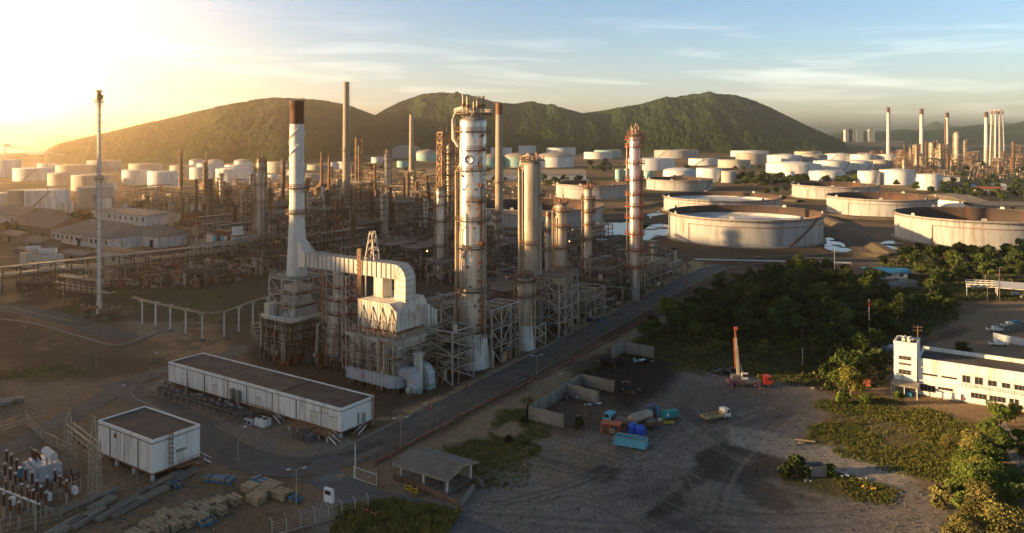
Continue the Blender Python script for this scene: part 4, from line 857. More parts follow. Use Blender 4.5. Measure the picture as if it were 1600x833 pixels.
def lattice_tower(px, Y, ytop, w, label, lev, core=None, taper=.75, m='framed', name='lattice_tower'):
    t = thing(name, label, 'tower', (XY(px,Y),Y,0), .35); h = Zat(ytop,Y); c = [(-1,-1),(1,-1),(1,1),(-1,1)]; m = 'rustgold'
    s = lambda z: w*(1-(1-taper)*z/h)
    mb = MB()
    for q in c: mb.bar((q[0]*s(0),q[1]*s(0),0),(q[0]*s(h),q[1]*s(h),h),.6,m)
    for j in range(lev):
        z0, z1 = h*j/lev, h*(j+1)/lev
        for q in range(4):
            a, b = c[q], c[(q+1)%4]
            mb.bar((a[0]*s(z1),a[1]*s(z1),z1),(b[0]*s(z1),b[1]*s(z1),z1),.42,m)
            mb.bar((a[0]*s(z0),a[1]*s(z0),z0),(b[0]*s(z1),b[1]*s(z1),z1),.34,m); mb.bar((b[0]*s(z0),b[1]*s(z0),z0),(a[0]*s(z1),a[1]*s(z1),z1),.34,m)
    mb.build('lattice', t)
    for j in range(1, lev, 2):
        z = h*j/lev; k = s(z)+.7; mb = MB(); mb.box(-k,k,-k,k,z,z+.15,'grating'); mb.rail([(-k,-k,z),(k,-k,z),(k,k,z),(-k,k,z)],'rusty',1.1,.1,True); mb.build('platform', t)
    if core:
        mb = MB(); mb.lathe([(core,0),(core,h*.9),(.1,h*.93)],'steelw',16); mb.build('vessel', t)
        for k, (a, q) in enumerate([(1,.3),(3,.25),(4.6,.3)]): mb = MB(); mb.tube([((core+.8)*math.cos(a),(core+.8)*math.sin(a),1),((core+.8)*math.cos(a),(core+.8)*math.sin(a),h*(1.0-.03*k))],q,'rusty'); mb.build('pipe', t)
    for i in range(4): mb = MB(); x = s(h)*(i-1.5)*.5; mb.cyl((x,0,h-1),(x,0,h+1.5+i%2*1.5),.22,'rusty',n=8); mb.build('vent_pipe', t)
lattice_tower(702,378,207,5.2,'open rusty lattice tower with pipes left of the tallest silver column',13,1.3,.86)
lattice_tower(561,580,216,2.3,'thin golden lattice tower right of the tallest concrete chimney',16,.8,.95,'rusty')
# ------------------------------------------------------------------ the front of the process unit
def frame_part(mb, x0, x1, y0, y1, levels, m='frame', nx=2, ny=2, w=.34, brace=True):
    xs = [x0+(x1-x0)*i/(nx-1) for i in range(nx)]; ys = [y0+(y1-y0)*i/(ny-1) for i in range(ny)]; zt = levels[-1]
    for x in xs:
        for y in ys: mb.bar((x,y,0),(x,y,zt),w,m)
    zz = [0]+list(levels)
    for z0, z1 in zip(zz, zz[1:]):
        for x in xs: mb.bar((x,y0,z1),(x,y1,z1),w*.8,m)
        for y in ys: mb.bar((x0,y,z1),(x1,y,z1),w*.8,m)
        if brace:
            for x in (x0,x1):
                for a, b in zip(ys, ys[1:]): mb.bar((x,a,z0),(x,b,z1),w*.6,m); 
            for y in (y0,y1):
                for k,(a, b) in enumerate(zip(xs, xs[1:])): mb.bar((a if k%2 else b,y,z0),(b if k%2 else a,y,z1),w*.6,m)
    return mb
def deck(t, x0, x1, y0, y1, z, m='grating', rm='gal', rail=True):
    mb = MB(); mb.box(x0,x1,y0,y1,z+.16,z+.28,m); mb.build('deck', t)
    if rail: MB().rail([(x0,y0,z+.28),(x1,y0,z+.28),(x1,y1,z+.28),(x0,y1,z+.28)],rm,1.1,.09,True).build('handrail', t)
def steel_frame(loc, x1, y1, levels, label, m='frame', nx=2, ny=2, decks=(), rz=GA, name='steel_structure', pipes=0, seed=1, phrase=None, gear_n=0, group=None):
    t = thing(name, label, 'steel structure', loc, rz, group, phrase); rr = random.Random(seed)
    frame_part(MB(),0,x1,0,y1,levels,m,nx,ny).build('frame', t)
    for k in decks: deck(t,-.3,x1+.3,-.3,y1+.3,levels[k])
    for i in range(pipes):
        z = rr.choice(levels)+rr.uniform(-.9,-.3); y = rr.uniform(.4,y1-.4); a = rr.uniform(.12,.3); mb = MB()
        if rr.random() < .5: mb.tube([(-1.5,y,.3),(-1.5,y,z),(x1+1,y,z),(x1+1,y,max(.3,z-4))],a,'pipe')
        else: x = rr.uniform(.4,x1-.4); mb.tube([(x,-1.2,.3),(x,-1.2,z),(x,y1+.8,z)],a,'pipe')
        mb.build('pipe', t)
    for i in range(gear_n):
        z = rr.choice([0]+list(levels[:-1]))+.3; x = rr.uniform(1,x1-1); y = rr.uniform(1.2,y1-1.2); mb = MB()
        if rr.random() < .5: l = rr.uniform(2,min(4,x1*.5)); q = rr.uniform(.5,.9); mb.cyl((x-l/2,y,z+q),(x+l/2,y,z+q),q,rr.choice(['steelw','rusty','pipe']),n=12); mb.cb((x-l*.3,y,z+q*.4),(.3,q*1.6,q*.8),'framed'); mb.cb((x+l*.3,y,z+q*.4),(.3,q*1.6,q*.8),'framed'); mb.build('exchanger', t)
        else: q = rr.uniform(.5,.9); hh = rr.uniform(1.8,3); mb.lathe([(q,z),(q,z+hh),(q*.6,z+hh+q*.4),(.05,z+hh+q*.5)],rr.choice(['steelw','pipe','rusty']),12,(x,y)); mb.build('drum', t)
    return t
def panel_box(mb, x0, x1, y0, y1, z0, z1, m, ribs='frame', step=1.6, w=.16, hor=()):
    mb.box(x0,x1,y0,y1,z0,z1,m)
    for a in np.arange(y0, y1+.01, (y1-y0)/max(1,round((y1-y0)/step))):
        for x in (x0,x1): mb.bar((x,a,z0),(x,a,z1),w,ribs)
    for a in np.arange(x0, x1+.01, (x1-x0)/max(1,round((x1-x0)/step))):
        for y in (y0,y1): mb.bar((a,y,z0),(a,y,z1),w,ribs)
    for z in hor:
        mb.bar((x0,y0,z),(x1,y0,z),w,ribs); mb.bar((x0,y1,z),(x1,y1,z),w,ribs); mb.bar((x0,y0,z),(x0,y1,z),w,ribs); mb.bar((x1,y0,z),(x1,y1,z),w,ribs)
    return mb
# main box heater: local x = up the road (u), y = v
def clutter(t, x0, x1, y0, y1, z0, z1, n, seed):
    """small pipes, hangers and boxes hugging the two visible faces"""
    rr = random.Random(seed)
    for i in range(n):
        mb = MB(); d = rr.uniform(.4,1.6); m = rr.choice(['pipe','rusty','gal','framed','steelw','orangepipe']); a = rr.choice([.1,.14,.18,.25])
        if rr.random() < .55: y = rr.uniform(y0,y1); z = rr.uniform(z0,z1); e = y+rr.choice([0,0,rr.uniform(-5,5)]); mb.tube([(x0-d,y,rr.uniform(0,z*.4)),(x0-d,y,z),(x0-d,min(max(e,y0),y1)+.01,z+.01),(x0,min(max(e,y0),y1)+.01,z+.4)],a,m)
        else: x = rr.uniform(x0,x1); z = rr.uniform(z0,z1); e = x+rr.choice([0,rr.uniform(-4,4)]); mb.tube([(x,y0-d,rr.uniform(0,z*.4)),(x,y0-d,z),(e+.01,y0-d,z+.01),(e+.01,y0,z+.4)],a,m)
        mb.build('pipe', t)
    for i in range(n//2):
        mb = MB(); q = rr.uniform(.4,1.1)
        if rr.random() < .55: mb.cb((x0-.9,rr.uniform(y0,y1),rr.choice([.6,z0+.5,(z0+z1)/2])),(q,q*1.3,q),rr.choice(['rusty','framed','gal','orangepipe']))
        else: mb.cb((rr.uniform(x0,x1),y0-.9,rr.choice([.6,z0+.5,(z0+z1)/2])),(q*1.3,q,q),rr.choice(['rusty','framed','gal']))
        mb.build('fitting', t)
def scaffold(t, x0, x1, y0, y1, z0, z1, d=1.5, m='gal', sx=2.4, sz=2.2):
    mb = MB(); ys = np.arange(y0-d, y1+.1, sx); xs = np.arange(x0-d, x1+.1, sx); zs = np.arange(z0, z1+.1, sz)
    for q in (x0-d, x0-d+.9):
        for y in ys: mb.bar((q,y,0),(q,y,z1+1),.11,m)
        for z in zs: mb.bar((q,y0-d,z),(q,y1,z),.1,m)
    for q in (y0-d, y0-d+.9):
        for x in xs: mb.bar((x,q,0),(x,q,z1+1),.11,m)
        for z in zs: mb.bar((x0-d,q,z),(x1,q,z),.1,m)
    for k, y in enumerate(ys[:-1]): mb.bar((x0-d,y,zs[k%len(zs)]-sz),(x0-d,y+sx,zs[k%len(zs)]),.09,m)
    for z in zs[::2]: mb.box(x0-d,x0-d+.9,y0-d,y1,z-.05,z,'grating'); mb.box(x0-d,x1,y0-d,y0-d+.9,z-.05,z,'grating')
    mb.build('scaffold', t)
def main_heater():
    t = thing('fired_heater', 'biggest box heater with cream sunlit upper casing and curved legs', 'furnace', tuple(O), GA)
    mb = MB()
    for x in np.linspace(.4,16,5):
        for y in np.linspace(.4,15.6,5): mb.bar((x,y,0),(x,y,4.6),.5,'framed')
    mb.build('support_legs', t)
    panel_box(MB(),0,16.5,0,16,4.5,13.2,'casing','frame',2.6,.22,(8.9,)).build('radiant_box', t)
    mb = MB()                                               # upper casing, stepped back, sloping on the right
    v = [(1.2,1.2,14.4),(14.5,1.2,14.4),(14.5,14.6,14.4),(1.2,14.6,14.4),(1.2,1.2,19.2),(14.5,1.2,17.0),(14.5,14.6,21.2),(1.2,14.6,21.2),(1.2,3.6,21.2),(14.5,3.6,21.2)]
    mb.add(v,[(0,1,5,4),(1,2,6,9,5),(2,3,7,6),(3,0,4,8,7),(4,5,9,8),(8,9,6,7),(0,3,2,1)],'duct')
    for y in np.linspace(1.2,14.6,13): mb.bar((1.2,y,14.4),(1.2,y,21.2 if y > 3.5 else 19.3+(y-1.2)*.8),.14,'frame')
    for x in np.linspace(1.2,14.5,10): mb.bar((x,1.2,14.4),(x,1.2,19.2-(x-1.2)*.165),.14,'frame'); mb.bar((x,3.6,21.2),(x,14.6,21.25),.12,'frame')
    mb.build('upper_casing', t)
    mb = MB()                                               # A-shaped bracing and round vents against the casing
    for y in (3.0,6.2,9.4,12.8):
        mb.bar((-.1,y-1.7,13.2),(1.0,y,20.0),.24,'frame'); mb.bar((1.0,y+1.2,14.6),(1.0,y,20.0),.22,'frame')
        for a0 in np.linspace(0,PI,7)[:-1]:
            a1 = a0+PI/6; mb.bar((.9,y+1.3*math.cos(a0),14.8+1.9*math.sin(a0)),(.9,y+1.3*math.cos(a1),14.8+1.9*math.sin(a1)),.2,'gal')
    mb.build('bracing', t)
    mb = MB()                                               # burner/crossover row between the casings
    rr = random.Random(3)
    for i in range(24): y = .6+i*.64; mb.cyl((.1,y,13.25),(.1,y,14.1+rr.random()*.9),.22,rr.choice(['rusty','redox','steelw']),n=7); mb.cyl((rr.uniform(.2,1),y+.3,13.3),(1.2,y+.3,14.3),.14,'rusty',n=6)
    mb.box(-1.1,1.2,-1,17,13.22,13.38,'grating'); mb.build('crossover_tubes', t)
    for z, w_ in ((13.4,1.2),(8.6,2.0),(6.2,1.2)):
        mb = MB(); mb.box(-w_,-.12,-w_,17,z-.3,z-.1,'gal'); mb.box(-w_,17,-w_,-.12,z-.3,z-.1,'gal')
        mb.rail([(-w_,17,z-.1),(-w_,-w_,z-.1),(17,-w_,z-.1)],'gal',1.1,.10,False,2); mb.build('walkway', t)
    mb = MB()
    for k in range(4): mb.tube([(-.8-.25*k,15+k*.4,11.6+.35*k),(-.8-.25*k,-.7-.25*k,11.6+.35*k),(10,-.7-.25*k,11.6+.35*k)],.16,'duct',6)
    mb.build('header_pipe', t)
    mb = MB()                                               # white breeching at the foot
    v = [(-2.6,15.2,1.8),(-2.6,.5,1.4),(-1.2,-1.8,1.4),(2.6,-2.6,1.4),(2.6,15.2,1.8)]
    mb.add([(x,y,z) for x,y,z in v]+[(x,y,4.3) for x,y,z in v],[(0,1,6,5),(1,2,7,6),(2,3,8,7),(3,4,9,8),(4,0,5,9),(5,6,7,8,9),(4,3,2,1,0)],'trafo')
    for y in np.linspace(.8,14.8,12): mb.bar((-2.65,y,1.6),(-2.65,y,4.35),.14,'frame'); mb.bar((-2.65,y,4.35),(2.5,y,4.35),.12,'frame')
    mb.build('air_duct', t)
    mb = MB(); mb.add([(-2.78,8.4,2.2),(-2.78,8.9,2.4),(-2.78,9.5,3.9),(-2.78,9.1,4.1),(-2.78,9.3,3.2)],[(0,1,2,3,4),(4,3,2,1,0)],'orangesign'); mb.build('orange_marker', t)
    for k in (0,1):                                          # two hooped blower ducts at the right corner
        mb = MB(); x0 = 1.2+k*5.4; q = 1.25; prev = None
        path = [(-.4,4.9),(-2.2,4.9)]+[(-2.6-2.0*math.sin(a),2.9+2.0*math.cos(a)) for a in np.linspace(.15,PI/2,7)]+[(-4.6,1.4)]
        for i, (y, z) in enumerate(path):
            y1, z1 = path[min(i+1,len(path)-1)]; y0, z0 = path[max(i-1,0)]; d = math.hypot(y1-y0,z1-z0); ny, nz = -(z1-z0)/d, (y1-y0)/d
            ring = [(x0+sx*q, y+sz*q*ny, z+sz*q*nz) for sx,sz in ((-1,-1),(1,-1),(1,1),(-1,1))]
            if prev: mb.add(prev+ring,[(j,(j+1)%4,4+(j+1)%4,4+j) for j in range(4)]+[(3-j+0 if False else (j+1)%4,j,4+j,4+(j+1)%4) for j in range(0)],'trafo')
            for j in range(4): mb.bar(ring[j],ring[(j+1)%4],.14,'frame')
            prev = ring
        mb.cb((x0,-4.6,.7),(2.7,2.7,1.4),'pale_green'); mb.build('blower_duct', t)
    mb = MB(); mb.box(3.2,4.8,-4.4,-2.8,0,9.0,'duct'); mb.box(2.8,5.2,-4.8,-2.4,9.0,9.3,'duct'); mb.build('intake_stack', t)
    mb = MB(); mb.cyl((0,-5.0,1.2),(0,-3.6,1.2),.9,'pale_green',n=14); mb.cb((0,-4.4,.3),(2.6,3.2,.5),'framed'); mb.cyl((-1.1,-4.6,.9),(-.2,-4.6,.9),.4,'pale_green',n=10); mb.build('fan_motor', t)
    for k in range(3):
        mb = MB(); x = 12+k*1.4; mb.box(x,x+.9,.0,1.3,13.4,19.5-k*1.0,'duct'); mb.build('tube_box', t)
    clutter(t,-.3,16,0,16,4.5,13.5,34,31); scaffold(t,-.4,16,0,15.5,4.4,13.2,1.3,'frame',3.2,2.9)
    frame_part(MB(),16.8,22.5,-.5,8,(4.5,8.8,13.2,17.5),'frame',2,2,.3).build('stair_frame', t)
    for z in (4.5,8.8,13.2,17.5): deck(t,16.8,22.5,-.5,8,z)
CL_ = 1
M['orangesign'] = mat('orange_marker', (0.85,0.10,0.02), .6, 0, .1, 1); M['pale_green'] = mat('pale_green_paint', (0.30,0.36,0.30), .6, 0, .2, .8)
main_heater()
def flue_duct():
    p = G(7.5,0); t = thing('flue_duct', 'long ribbed cream duct bridging from the biggest heater to the chimney', 'duct', (p.x,p.y,0), GA)
    mb = MB(); y0, y1 = 6.0, 43.2; a = lambda y: 0.0
    zb, zt = 26.6, 30.4
    mb.box(-2,2,y0,39.6,zb,zt,'duct')
    mb.add([(-2,39.6,zb),(2,39.6,zb),(2,39.6,zt),(-2,39.6,zt),(-1.7,43.4,zb-.6),(1.7,43.4,zb-.6),(1.7,43.4,zt+3.4),(-1.7,43.4,zt+3.4)],[(0,1,5,4),(1,2,6,5),(2,3,7,6),(3,0,4,7),(4,5,6,7)],'duct')
    for y in np.arange(y0+1.2,41,1.7):
        k = 0 if y < 39.6 else (y-39.6)*.9
        for s in (-1,1): mb.bar((2.06*s,y,zb-.1),(2.06*s,y,zt+k+.1),.2,'frame',.3)
        mb.bar((-2.1,y,zt+k+.06),(2.1,y,zt+k+.06),.2,'frame'); mb.bar((-2.1,y,zb-.06),(2.1,y,zb-.06),.2,'frame')
    mb.build('duct_run', t)
    mb = MB(); prev = None                                   # elbow down to the casing at the near end
    for i in range(9):
        q = PI/2*i/8; cy_, cz = y0-2.0*math.sin(q), zb-.1+2.0*math.cos(q)
        n_ = (math.sin(q), math.cos(q)); r_ = 1.9
        ring = [(sx*2, cy_-n_[0]*sz*r_, cz+n_[1]*sz*r_) for sx,sz in ((-1,-1),(1,-1),(1,1),(-1,1))]
        if prev: mb.add(prev+ring,[(j,(j+1)%4,4+(j+1)%4,4+j) for j in range(4)],'duct')
        if i % 2 == 0:
            for j in range(4): mb.bar(ring[j],ring[(j+1)%4],.18,'frame')
        prev = ring
    mb.box(-2,2,y0-3.9,y0-.1,18.5,zb-.1,'duct')
    for z in (21.5,23.2,24.9): mb.bar((-2.05,y0-3.9,z),(-2.05,y0-.1,z),.2,'frame'); mb.bar((-2.05,y0-3.95,z),(2.05,y0-3.95,z),.2,'frame')
    mb.build('elbow', t)
    mb = MB(); mb.box(-1.8,1.8,10.2,13.4,20.9,26.7,'duct'); mb.build('down_leg', t)
    mb = MB(); mb.box(-1.1,1.1,27.5,29.5,19,26.7,'duct'); mb.build('down_leg', t)
    for y in (2.2,9.2,15.5,26,35,40):
        if y in (15.5,): continue
    mb = MB()
    for y in (30.8,24.5):
        for x in (-2.3,2.3): mb.bar((x,y,0),(x,y,26.5),.35,'frame')
    mb.build('support_post', t)
flue_duct()
def cylinder_heater():
    p = G(8,28.6); t = thing('cylindrical_heater', 'round grey heater with banded drum between the two box heaters', 'furnace', (p.x,p.y,0), GA)
    mb = MB()
    for i in range(10): a = 2*PI*i/10; mb.bar((3.5*math.cos(a),3.5*math.sin(a),0),(3.5*math.cos(a),3.5*math.sin(a),2.6),.4,'concrete')
    mb.build('support_legs', t)
    mb = MB(); mb.lathe([(3.9,2.4),(3.9,11.2),(3.2,12.2),(2.2,12.4)],'casing',32,smooth=False)
    for i in range(16): a = 2*PI*i/16; mb.bar((3.95*math.cos(a),3.95*math.sin(a),2.4),(3.95*math.cos(a),3.95*math.sin(a),11.2),.2,'frame')
    mb.build('drum', t)
    for z in (2.8,6.0,8.6,11.0): ring_platform(MB(),3.9,z,.9,'gal','framed').build('platform', t)
    panel_box(MB(),-2.0,2.0,-1.4,2.8,12.2,19.0,'duct','frame',1.4,.16,(15,)).build('convection_box', t)
    frame_part(MB(),-2.8,2.8,-5.4,3.4,(6,10.5,14.2,18,21.6,25.6),'frame',2,3,.28).build('frame', t)
    for z in (14.2,18.0,21.6): deck(t,-3.2,3.2,-5.8,3.8,z,'rusty','redox')
    mb = MB(); mb.bar((-3.4,3.4,12),(-3.4,3.4,26),.25,'orangepipe'); mb.ladder(-3.5,2.9,12,26.4,'orangepipe',.8,PI/2); mb.build('ladder', t)
    rr = random.Random(9)
    for i in range(6): mb = MB(); a = rr.uniform(2.5,5.6); r_ = 4.7; mb.tube([(r_*math.cos(a),r_*math.sin(a),.3),(r_*math.cos(a),r_*math.sin(a),rr.uniform(5,12)),(3.8*math.cos(a),3.8*math.sin(a),12)],.17,'rusty'); mb.build('pipe', t)
    clutter(t,-4.4,4,-4.4,4,3,12,18,33)
cylinder_heater()
def left_heater():
    p = G(1,40); t = thing('fired_heater', 'grey box heater carrying the brown-topped chimney, wrapped in bent pipes', 'furnace', (p.x,p.y,0), GA)
    mb = MB()
    for x in (0.3,6,11.7):
        for y in (.3,6,11.7): mb.bar((x,y,0),(x,y,2.6),.6,'concrete')
    mb.build('support_legs', t)
    panel_box(MB(),0,12,0,12,2.4,11.2,'casing','framed',2.0,.22,(5.0,8.2)).build('radiant_box', t)
    mb = MB(); v = [(.8,.8,11.4),(11,.8,11.4),(11,11,11.4),(.8,11,11.4),(4.6,3.4,17),(10,3.4,17),(10,9.0,17),(4.6,9.0,17),(4.6,3.4,20.6),(10,3.4,20.6),(10,9.0,20.6),(4.6,9.0,20.6)]
    mb.add(v,[(0,1,5,4),(1,2,6,5),(2,3,7,6),(3,0,4,7),(4,5,9,8),(5,6,10,9),(6,7,11,10),(7,4,8,11),(8,9,10,11)],'casing')
    for i in range(7): f = i/6; mb.bar((.8,.8+10.2*f,11.4),(4.6,3.4+5.6*f,17),.16,'gal'); mb.bar((.8+10.2*f,.8,11.4),(4.6+5.4*f,3.4,17),.16,'gal')
    mb.build('hood', t)
    frame_part(MB(),1.5,13.2,.6,11.4,(11.4,15,18.6,23.0),'frame',2,3,.32).build('frame', t)
    frame_part(MB(),13.4,19.5,.6,9,(7.5,11.4,15,18.6,22.5),'framed',2,2,.3).build('stair_frame', t)
    mb = MB()
    for k in range(5): z0 = k*4.2; mb.bar((14 if k%2 else 19,.2,z0),(19 if k%2 else 14,.2,z0+4.2),.25,'gal',.6)
    mb.build('stair', t)
    mb = MB(); mb.box(3,11.8,1.8,10.4,22.6,23.2,'concrete'); mb.rail([(1.5,.6,23),(13.2,.6,23),(13.2,11.4,23),(1.5,11.4,23)],'frame',1.1,.12,True); mb.build('chimney_deck', t)
    for k in range(6):
        mb = MB(); q = -.8-.38*k; z = 12.2+.42*(k%3); mb.tube([(q,11.6-k*.3,z-3.5 if k%2 else 4),(q,11.2-k*.3,z),(q,q,z),(7+k*.5,q,z),(7+k*.5,q,1.5+k)],.2,'duct',7); mb.build('bent_pipe', t)
    for z in (5.2,9.0,11.6): 
        mb = MB(); mb.box(-1.1,-.15,-1.1,12.5,z-.2,z-.05,'grating'); mb.box(-1.1,12.5,-1.1,-.15,z-.2,z-.05,'grating'); mb.rail([(-1.1,12.5,z),(-1.1,-1.1,z),(12.5,-1.1,z)],'gal',1.1,.1); mb.build('walkway', t)
    panel_box(MB(),-1.6,1.2,7.6,9.8,11.8,16.2,'duct','frame',1.1,.12).build('air_box', t)
    for k in range(4): mb = MB(); y = 12.8+k*.8; mb.tube([(2+k,y,.3),(2+k,y,6+k),(0,y+2,6+k),(0,y+2,.3)],.35 if k % 2 else .22,'pipe',8); mb.build('pipe', t)
    mb = MB(); mb.box(-1.6,.2,-.6,1.6,0,3.0,'rusty'); mb.box(3,6,-2.4,-.4,0,2.6,'concrete'); mb.build('plinth', t)
    clutter(t,-.4,13,-.4,12,2.4,13,34,35); scaffold(t,-1.2,13,-1.2,12,2.2,11.2,.8,'rusty')
    for z in (15,18.6): deck(t,1.2,13.5,.3,11.7,z,'rusty','gal')
left_heater()
# white steel frames and racks along the sandy strip
def FR(px, py, **k): p = P(px, py); return steel_frame((p.x,p.y,0), **k)
FR(873,529,x1=12,y1=8.5,levels=(4.6,9.2,13.8,18.6),label='tall white open steel frame with crossed braces around a silver column',nx=4,ny=2,decks=(2,3),pipes=4,seed=5,m='frame')
FR(768,573,x1=14,y1=7.5,levels=(5,10,15.5),label='pale steel frame between the white skirt and the squat dark vessel',nx=4,ny=2,decks=(0,1),pipes=6,seed=6,gear_n=3)
FR(707,603,x1=9,y1=9,levels=(4.2,7.6,11.2,13.6),label='light grey four level frame beside the hooped blower ducts',nx=2,ny=2,decks=(0,1,2),pipes=6,seed=7,gear_n=4)
FR(783,562,x1=15,y1=3.6,levels=(3.0,),label='low white pipe stand along the sandy strip under the squat vessel',nx=4,ny=2,pipes=3,seed=8)
FR(836,545,x1=6,y1=6,levels=(3.2,6.4),label='low platform frame with small drum right of the squat dark vessel',pipes=3,seed=9,gear_n=2,m='frame')
FR(915,508,x1=14,y1=9,levels=(4,7.5,11),label='grey pipe frame with exchangers between white frame and red platformed column',nx=3,ny=2,decks=(1,),pipes=6,seed=10,gear_n=5,m='gal')
FR(948,478,x1=16,y1=10,levels=(4.2,8.4,12.6,16.5),label='rusty red and grey frame on the left of the red platformed column',nx=3,ny=2,decks=(1,2),pipes=9,seed=11,gear_n=5,m='framed')
FR(985,468,x1=12,y1=12,levels=(4.2,8.4,12.6),label='red painted pipe frame under the red platformed column',nx=3,ny=3,decks=(0,1),pipes=8,seed=12,gear_n=4,m='redox')
FR(1012,452,x1=14,y1=9,levels=(4,8,11),label='grey vessel frame with white bent pipe right of the red platformed column',nx=3,ny=2,decks=(1,),pipes=7,seed=13,gear_n=4,m='gal')
FR(1046,436,x1=13,y1=10,levels=(3.6,7),label='last low grey frame of the front row before the open sand',nx=3,ny=2,decks=(0,),pipes=6,seed=14,gear_n=3,m='gal')
FR(905,470,x1=14,y1=12,levels=(5,9,13),label='dark frame full of pipes behind the narrow silver column',nx=3,ny=3,decks=(0,1),pipes=7,seed=15,gear_n=5,m='framed')
FR(842,500,x1=16,y1=12,levels=(5,9.5,14),label='dark frame full of pipes behind the plain grey cylinder',nx=3,ny=3,decks=(0,1),pipes=7,seed=16,gear_n=5,m='framed')
FR(790,520,x1=18,y1=13,levels=(5,9.5,13),label='wide dark deck with pipe hoops right of the tallest column',nx=3,ny=3,decks=(1,2),pipes=6,seed=17,gear_n=4,m='framed')
FR(652,436,x1=16,y1=10,levels=(5,9,13),label='dark pipe frame between the cooler deck and the old units',nx=3,ny=2,decks=(0,2),pipes=7,seed=41,gear_n=5,m='framed')
FR(716,432,x1=14,y1=9,levels=(5,10,15,20),label='tall rusty frame directly left of the tallest column foot',nx=3,ny=2,decks=(1,3),pipes=8,seed=42,gear_n=5,m='rusty')
FR(690,446,x1=12,y1=8,levels=(4.5,9),label='low grey frame before the silver column left of the tallest',nx=3,ny=2,decks=(1,),pipes=6,seed=43,gear_n=4,m='gal')
FR(612,428,x1=18,y1=9,levels=(5,9,12.5),label='dark frame of pipes behind the middle of the cream duct',nx=3,ny=2,decks=(0,2),pipes=7,seed=44,gear_n=5,m='framed')
FR(560,432,x1=16,y1=10,levels=(5,9,13),label='dark frame of pipes behind the left part of the cream duct',nx=3,ny=2,decks=(0,1),pipes=7,seed=45,gear_n=5,m='framed')
FR(500,440,x1=14,y1=10,levels=(4.5,9),label='low frame of pipes just right of the capped chimney foot',nx=3,ny=2,decks=(1,),pipes=6,seed=46,gear_n=5,m='rusty')
# fin-fan cooler deck behind the main heater
def cooler_bank(loc, x1, y1, z, label, nfx, nfy, rz=GA, phrase=None, m='framed', group=None):
    t = thing('air_cooler', label, 'air cooler', loc, rz, group, phrase)
    mb = MB()
    for x in np.linspace(.5,x1-.5,max(2,int(x1/6)+1)):
        for y in (.5,y1/2,y1-.5): mb.bar((x,y,0),(x,y,z),.4,m)
        mb.bar((x,.5,z*.55),(x,y1-.5,z*.55),.3,m)
    mb.build('legs_frame', t)
    mb = MB(); mb.box(0,x1,0,y1,z,z+1.3,'rusty')
    for x in np.arange(.6,x1,1.1): mb.box(x,x+.5,.15,y1-.15,z+1.3,z+1.52,'grating')
    mb.build('tube_bundle', t)
    for i in range(nfx):
        for j in range(nfy): x = x1*(i+.5)/nfx; y = y1*(j+.5)/nfy; q = min(x1/nfx,y1/nfy)*.4; mb = MB(); mb.lathe([(q,z-1.1),(q*1.06,z)],'gal',16,(x,y),caps=False); mb.build('fan_ring', t)
    mb = MB(); mb.rail([(-.6,-.6,z+1.3),(x1+.6,-.6,z+1.3),(x1+.6,y1+.6,z+1.3),(-.6,y1+.6,z+1.3)],'gal',1.1,.1,True); mb.box(-.8,x1+.8,-1.0,-.05,z+1.1,z+1.3,'grating'); mb.build('walkway', t)
    mb = MB()
    for y in (.8,y1-.8): mb.tube([(-1,y,z+.6),(x1+1.5,y,z+.6),(x1+1.5,y,1)],.3,'pipe',8)
    mb.build('header_pipe', t)
    return t
p = G(20,-1); cooler_bank((p.x,p.y,0),44,15,10.2,'long dark slatted air cooler deck behind the biggest box heater',8,3)
# truss bridge beside it
def truss():
    p = G(19,16); t = thing('truss_bridge', 'white zigzag truss walkway running along the dark cooler deck', 'truss', (p.x,p.y,0), GA); mb = MB(); n_ = 14; l = 42
    for s in (0,1.6):
        mb.bar((0,s,13),(l,s,13),.25,'frame'); mb.bar((0,s,15.4),(l,s,15.4),.25,'frame')
        for i in range(n_): mb.bar((l*i/n_,s,13 if i%2 else 15.4),(l*(i+1)/n_,s,15.4 if i%2 else 13),.18,'frame')
    mb.build('truss', t); mb = MB()
    for x in (1,14,28,41): mb.bar((x,.8,0),(x,.8,13),.4,'frame')
    mb.build('post', t)
truss()
# derrick on top of the duct
def davit():
    p = G(8.5,16.5); t = thing('davit_tower', 'small pale lattice mast rising out of the long ribbed duct', 'mast', (p.x,p.y,0), GA); mb = MB()
    c = [(-1.1,-1.1),(1.1,-1.1),(1.1,1.1),(-1.1,1.1)]; z0, z1 = 30.5, 38
    for q in c: mb.bar((q[0]*1.0,q[1]*1.5,z0),(q[0]*.6,q[1]*.3,z1),.28,'frame')
    for k in range(4):
        za, zb_ = z0+(z1-z0)*k/4, z0+(z1-z0)*(k+1)/4
        for q in range(4): a, b = c[q], c[(q+1)%4]; mb.bar((a[0],a[1]*(1.5-.3*k),za),(b[0]*.8,b[1]*(1.5-.3*(k+1)),zb_),.18,'frame')
    mb.build('mast', t); mb = MB()
    for x in (-2.6,2.6): mb.bar((x,0,0),(x,0,z0),.3,'frame')
    mb.bar((-2.6,0,z0),(2.6,0,z0),.35,'frame'); mb.build('support', t)
    mb = MB(); mb.box(-3.2,-2.6,1.2,2.6,21,33.5,'grating'); mb.rail([(-3.2,1.2,26),(-3.2,2.6,26)],'orangepipe',1.2,.15)
    for z in np.arange(21,33,1.2): mb.bar((-3.3,1.1,z),(-3.3,2.7,z+.9),.22,'orangepipe')
    mb.build('stair_cage', t)
davit()
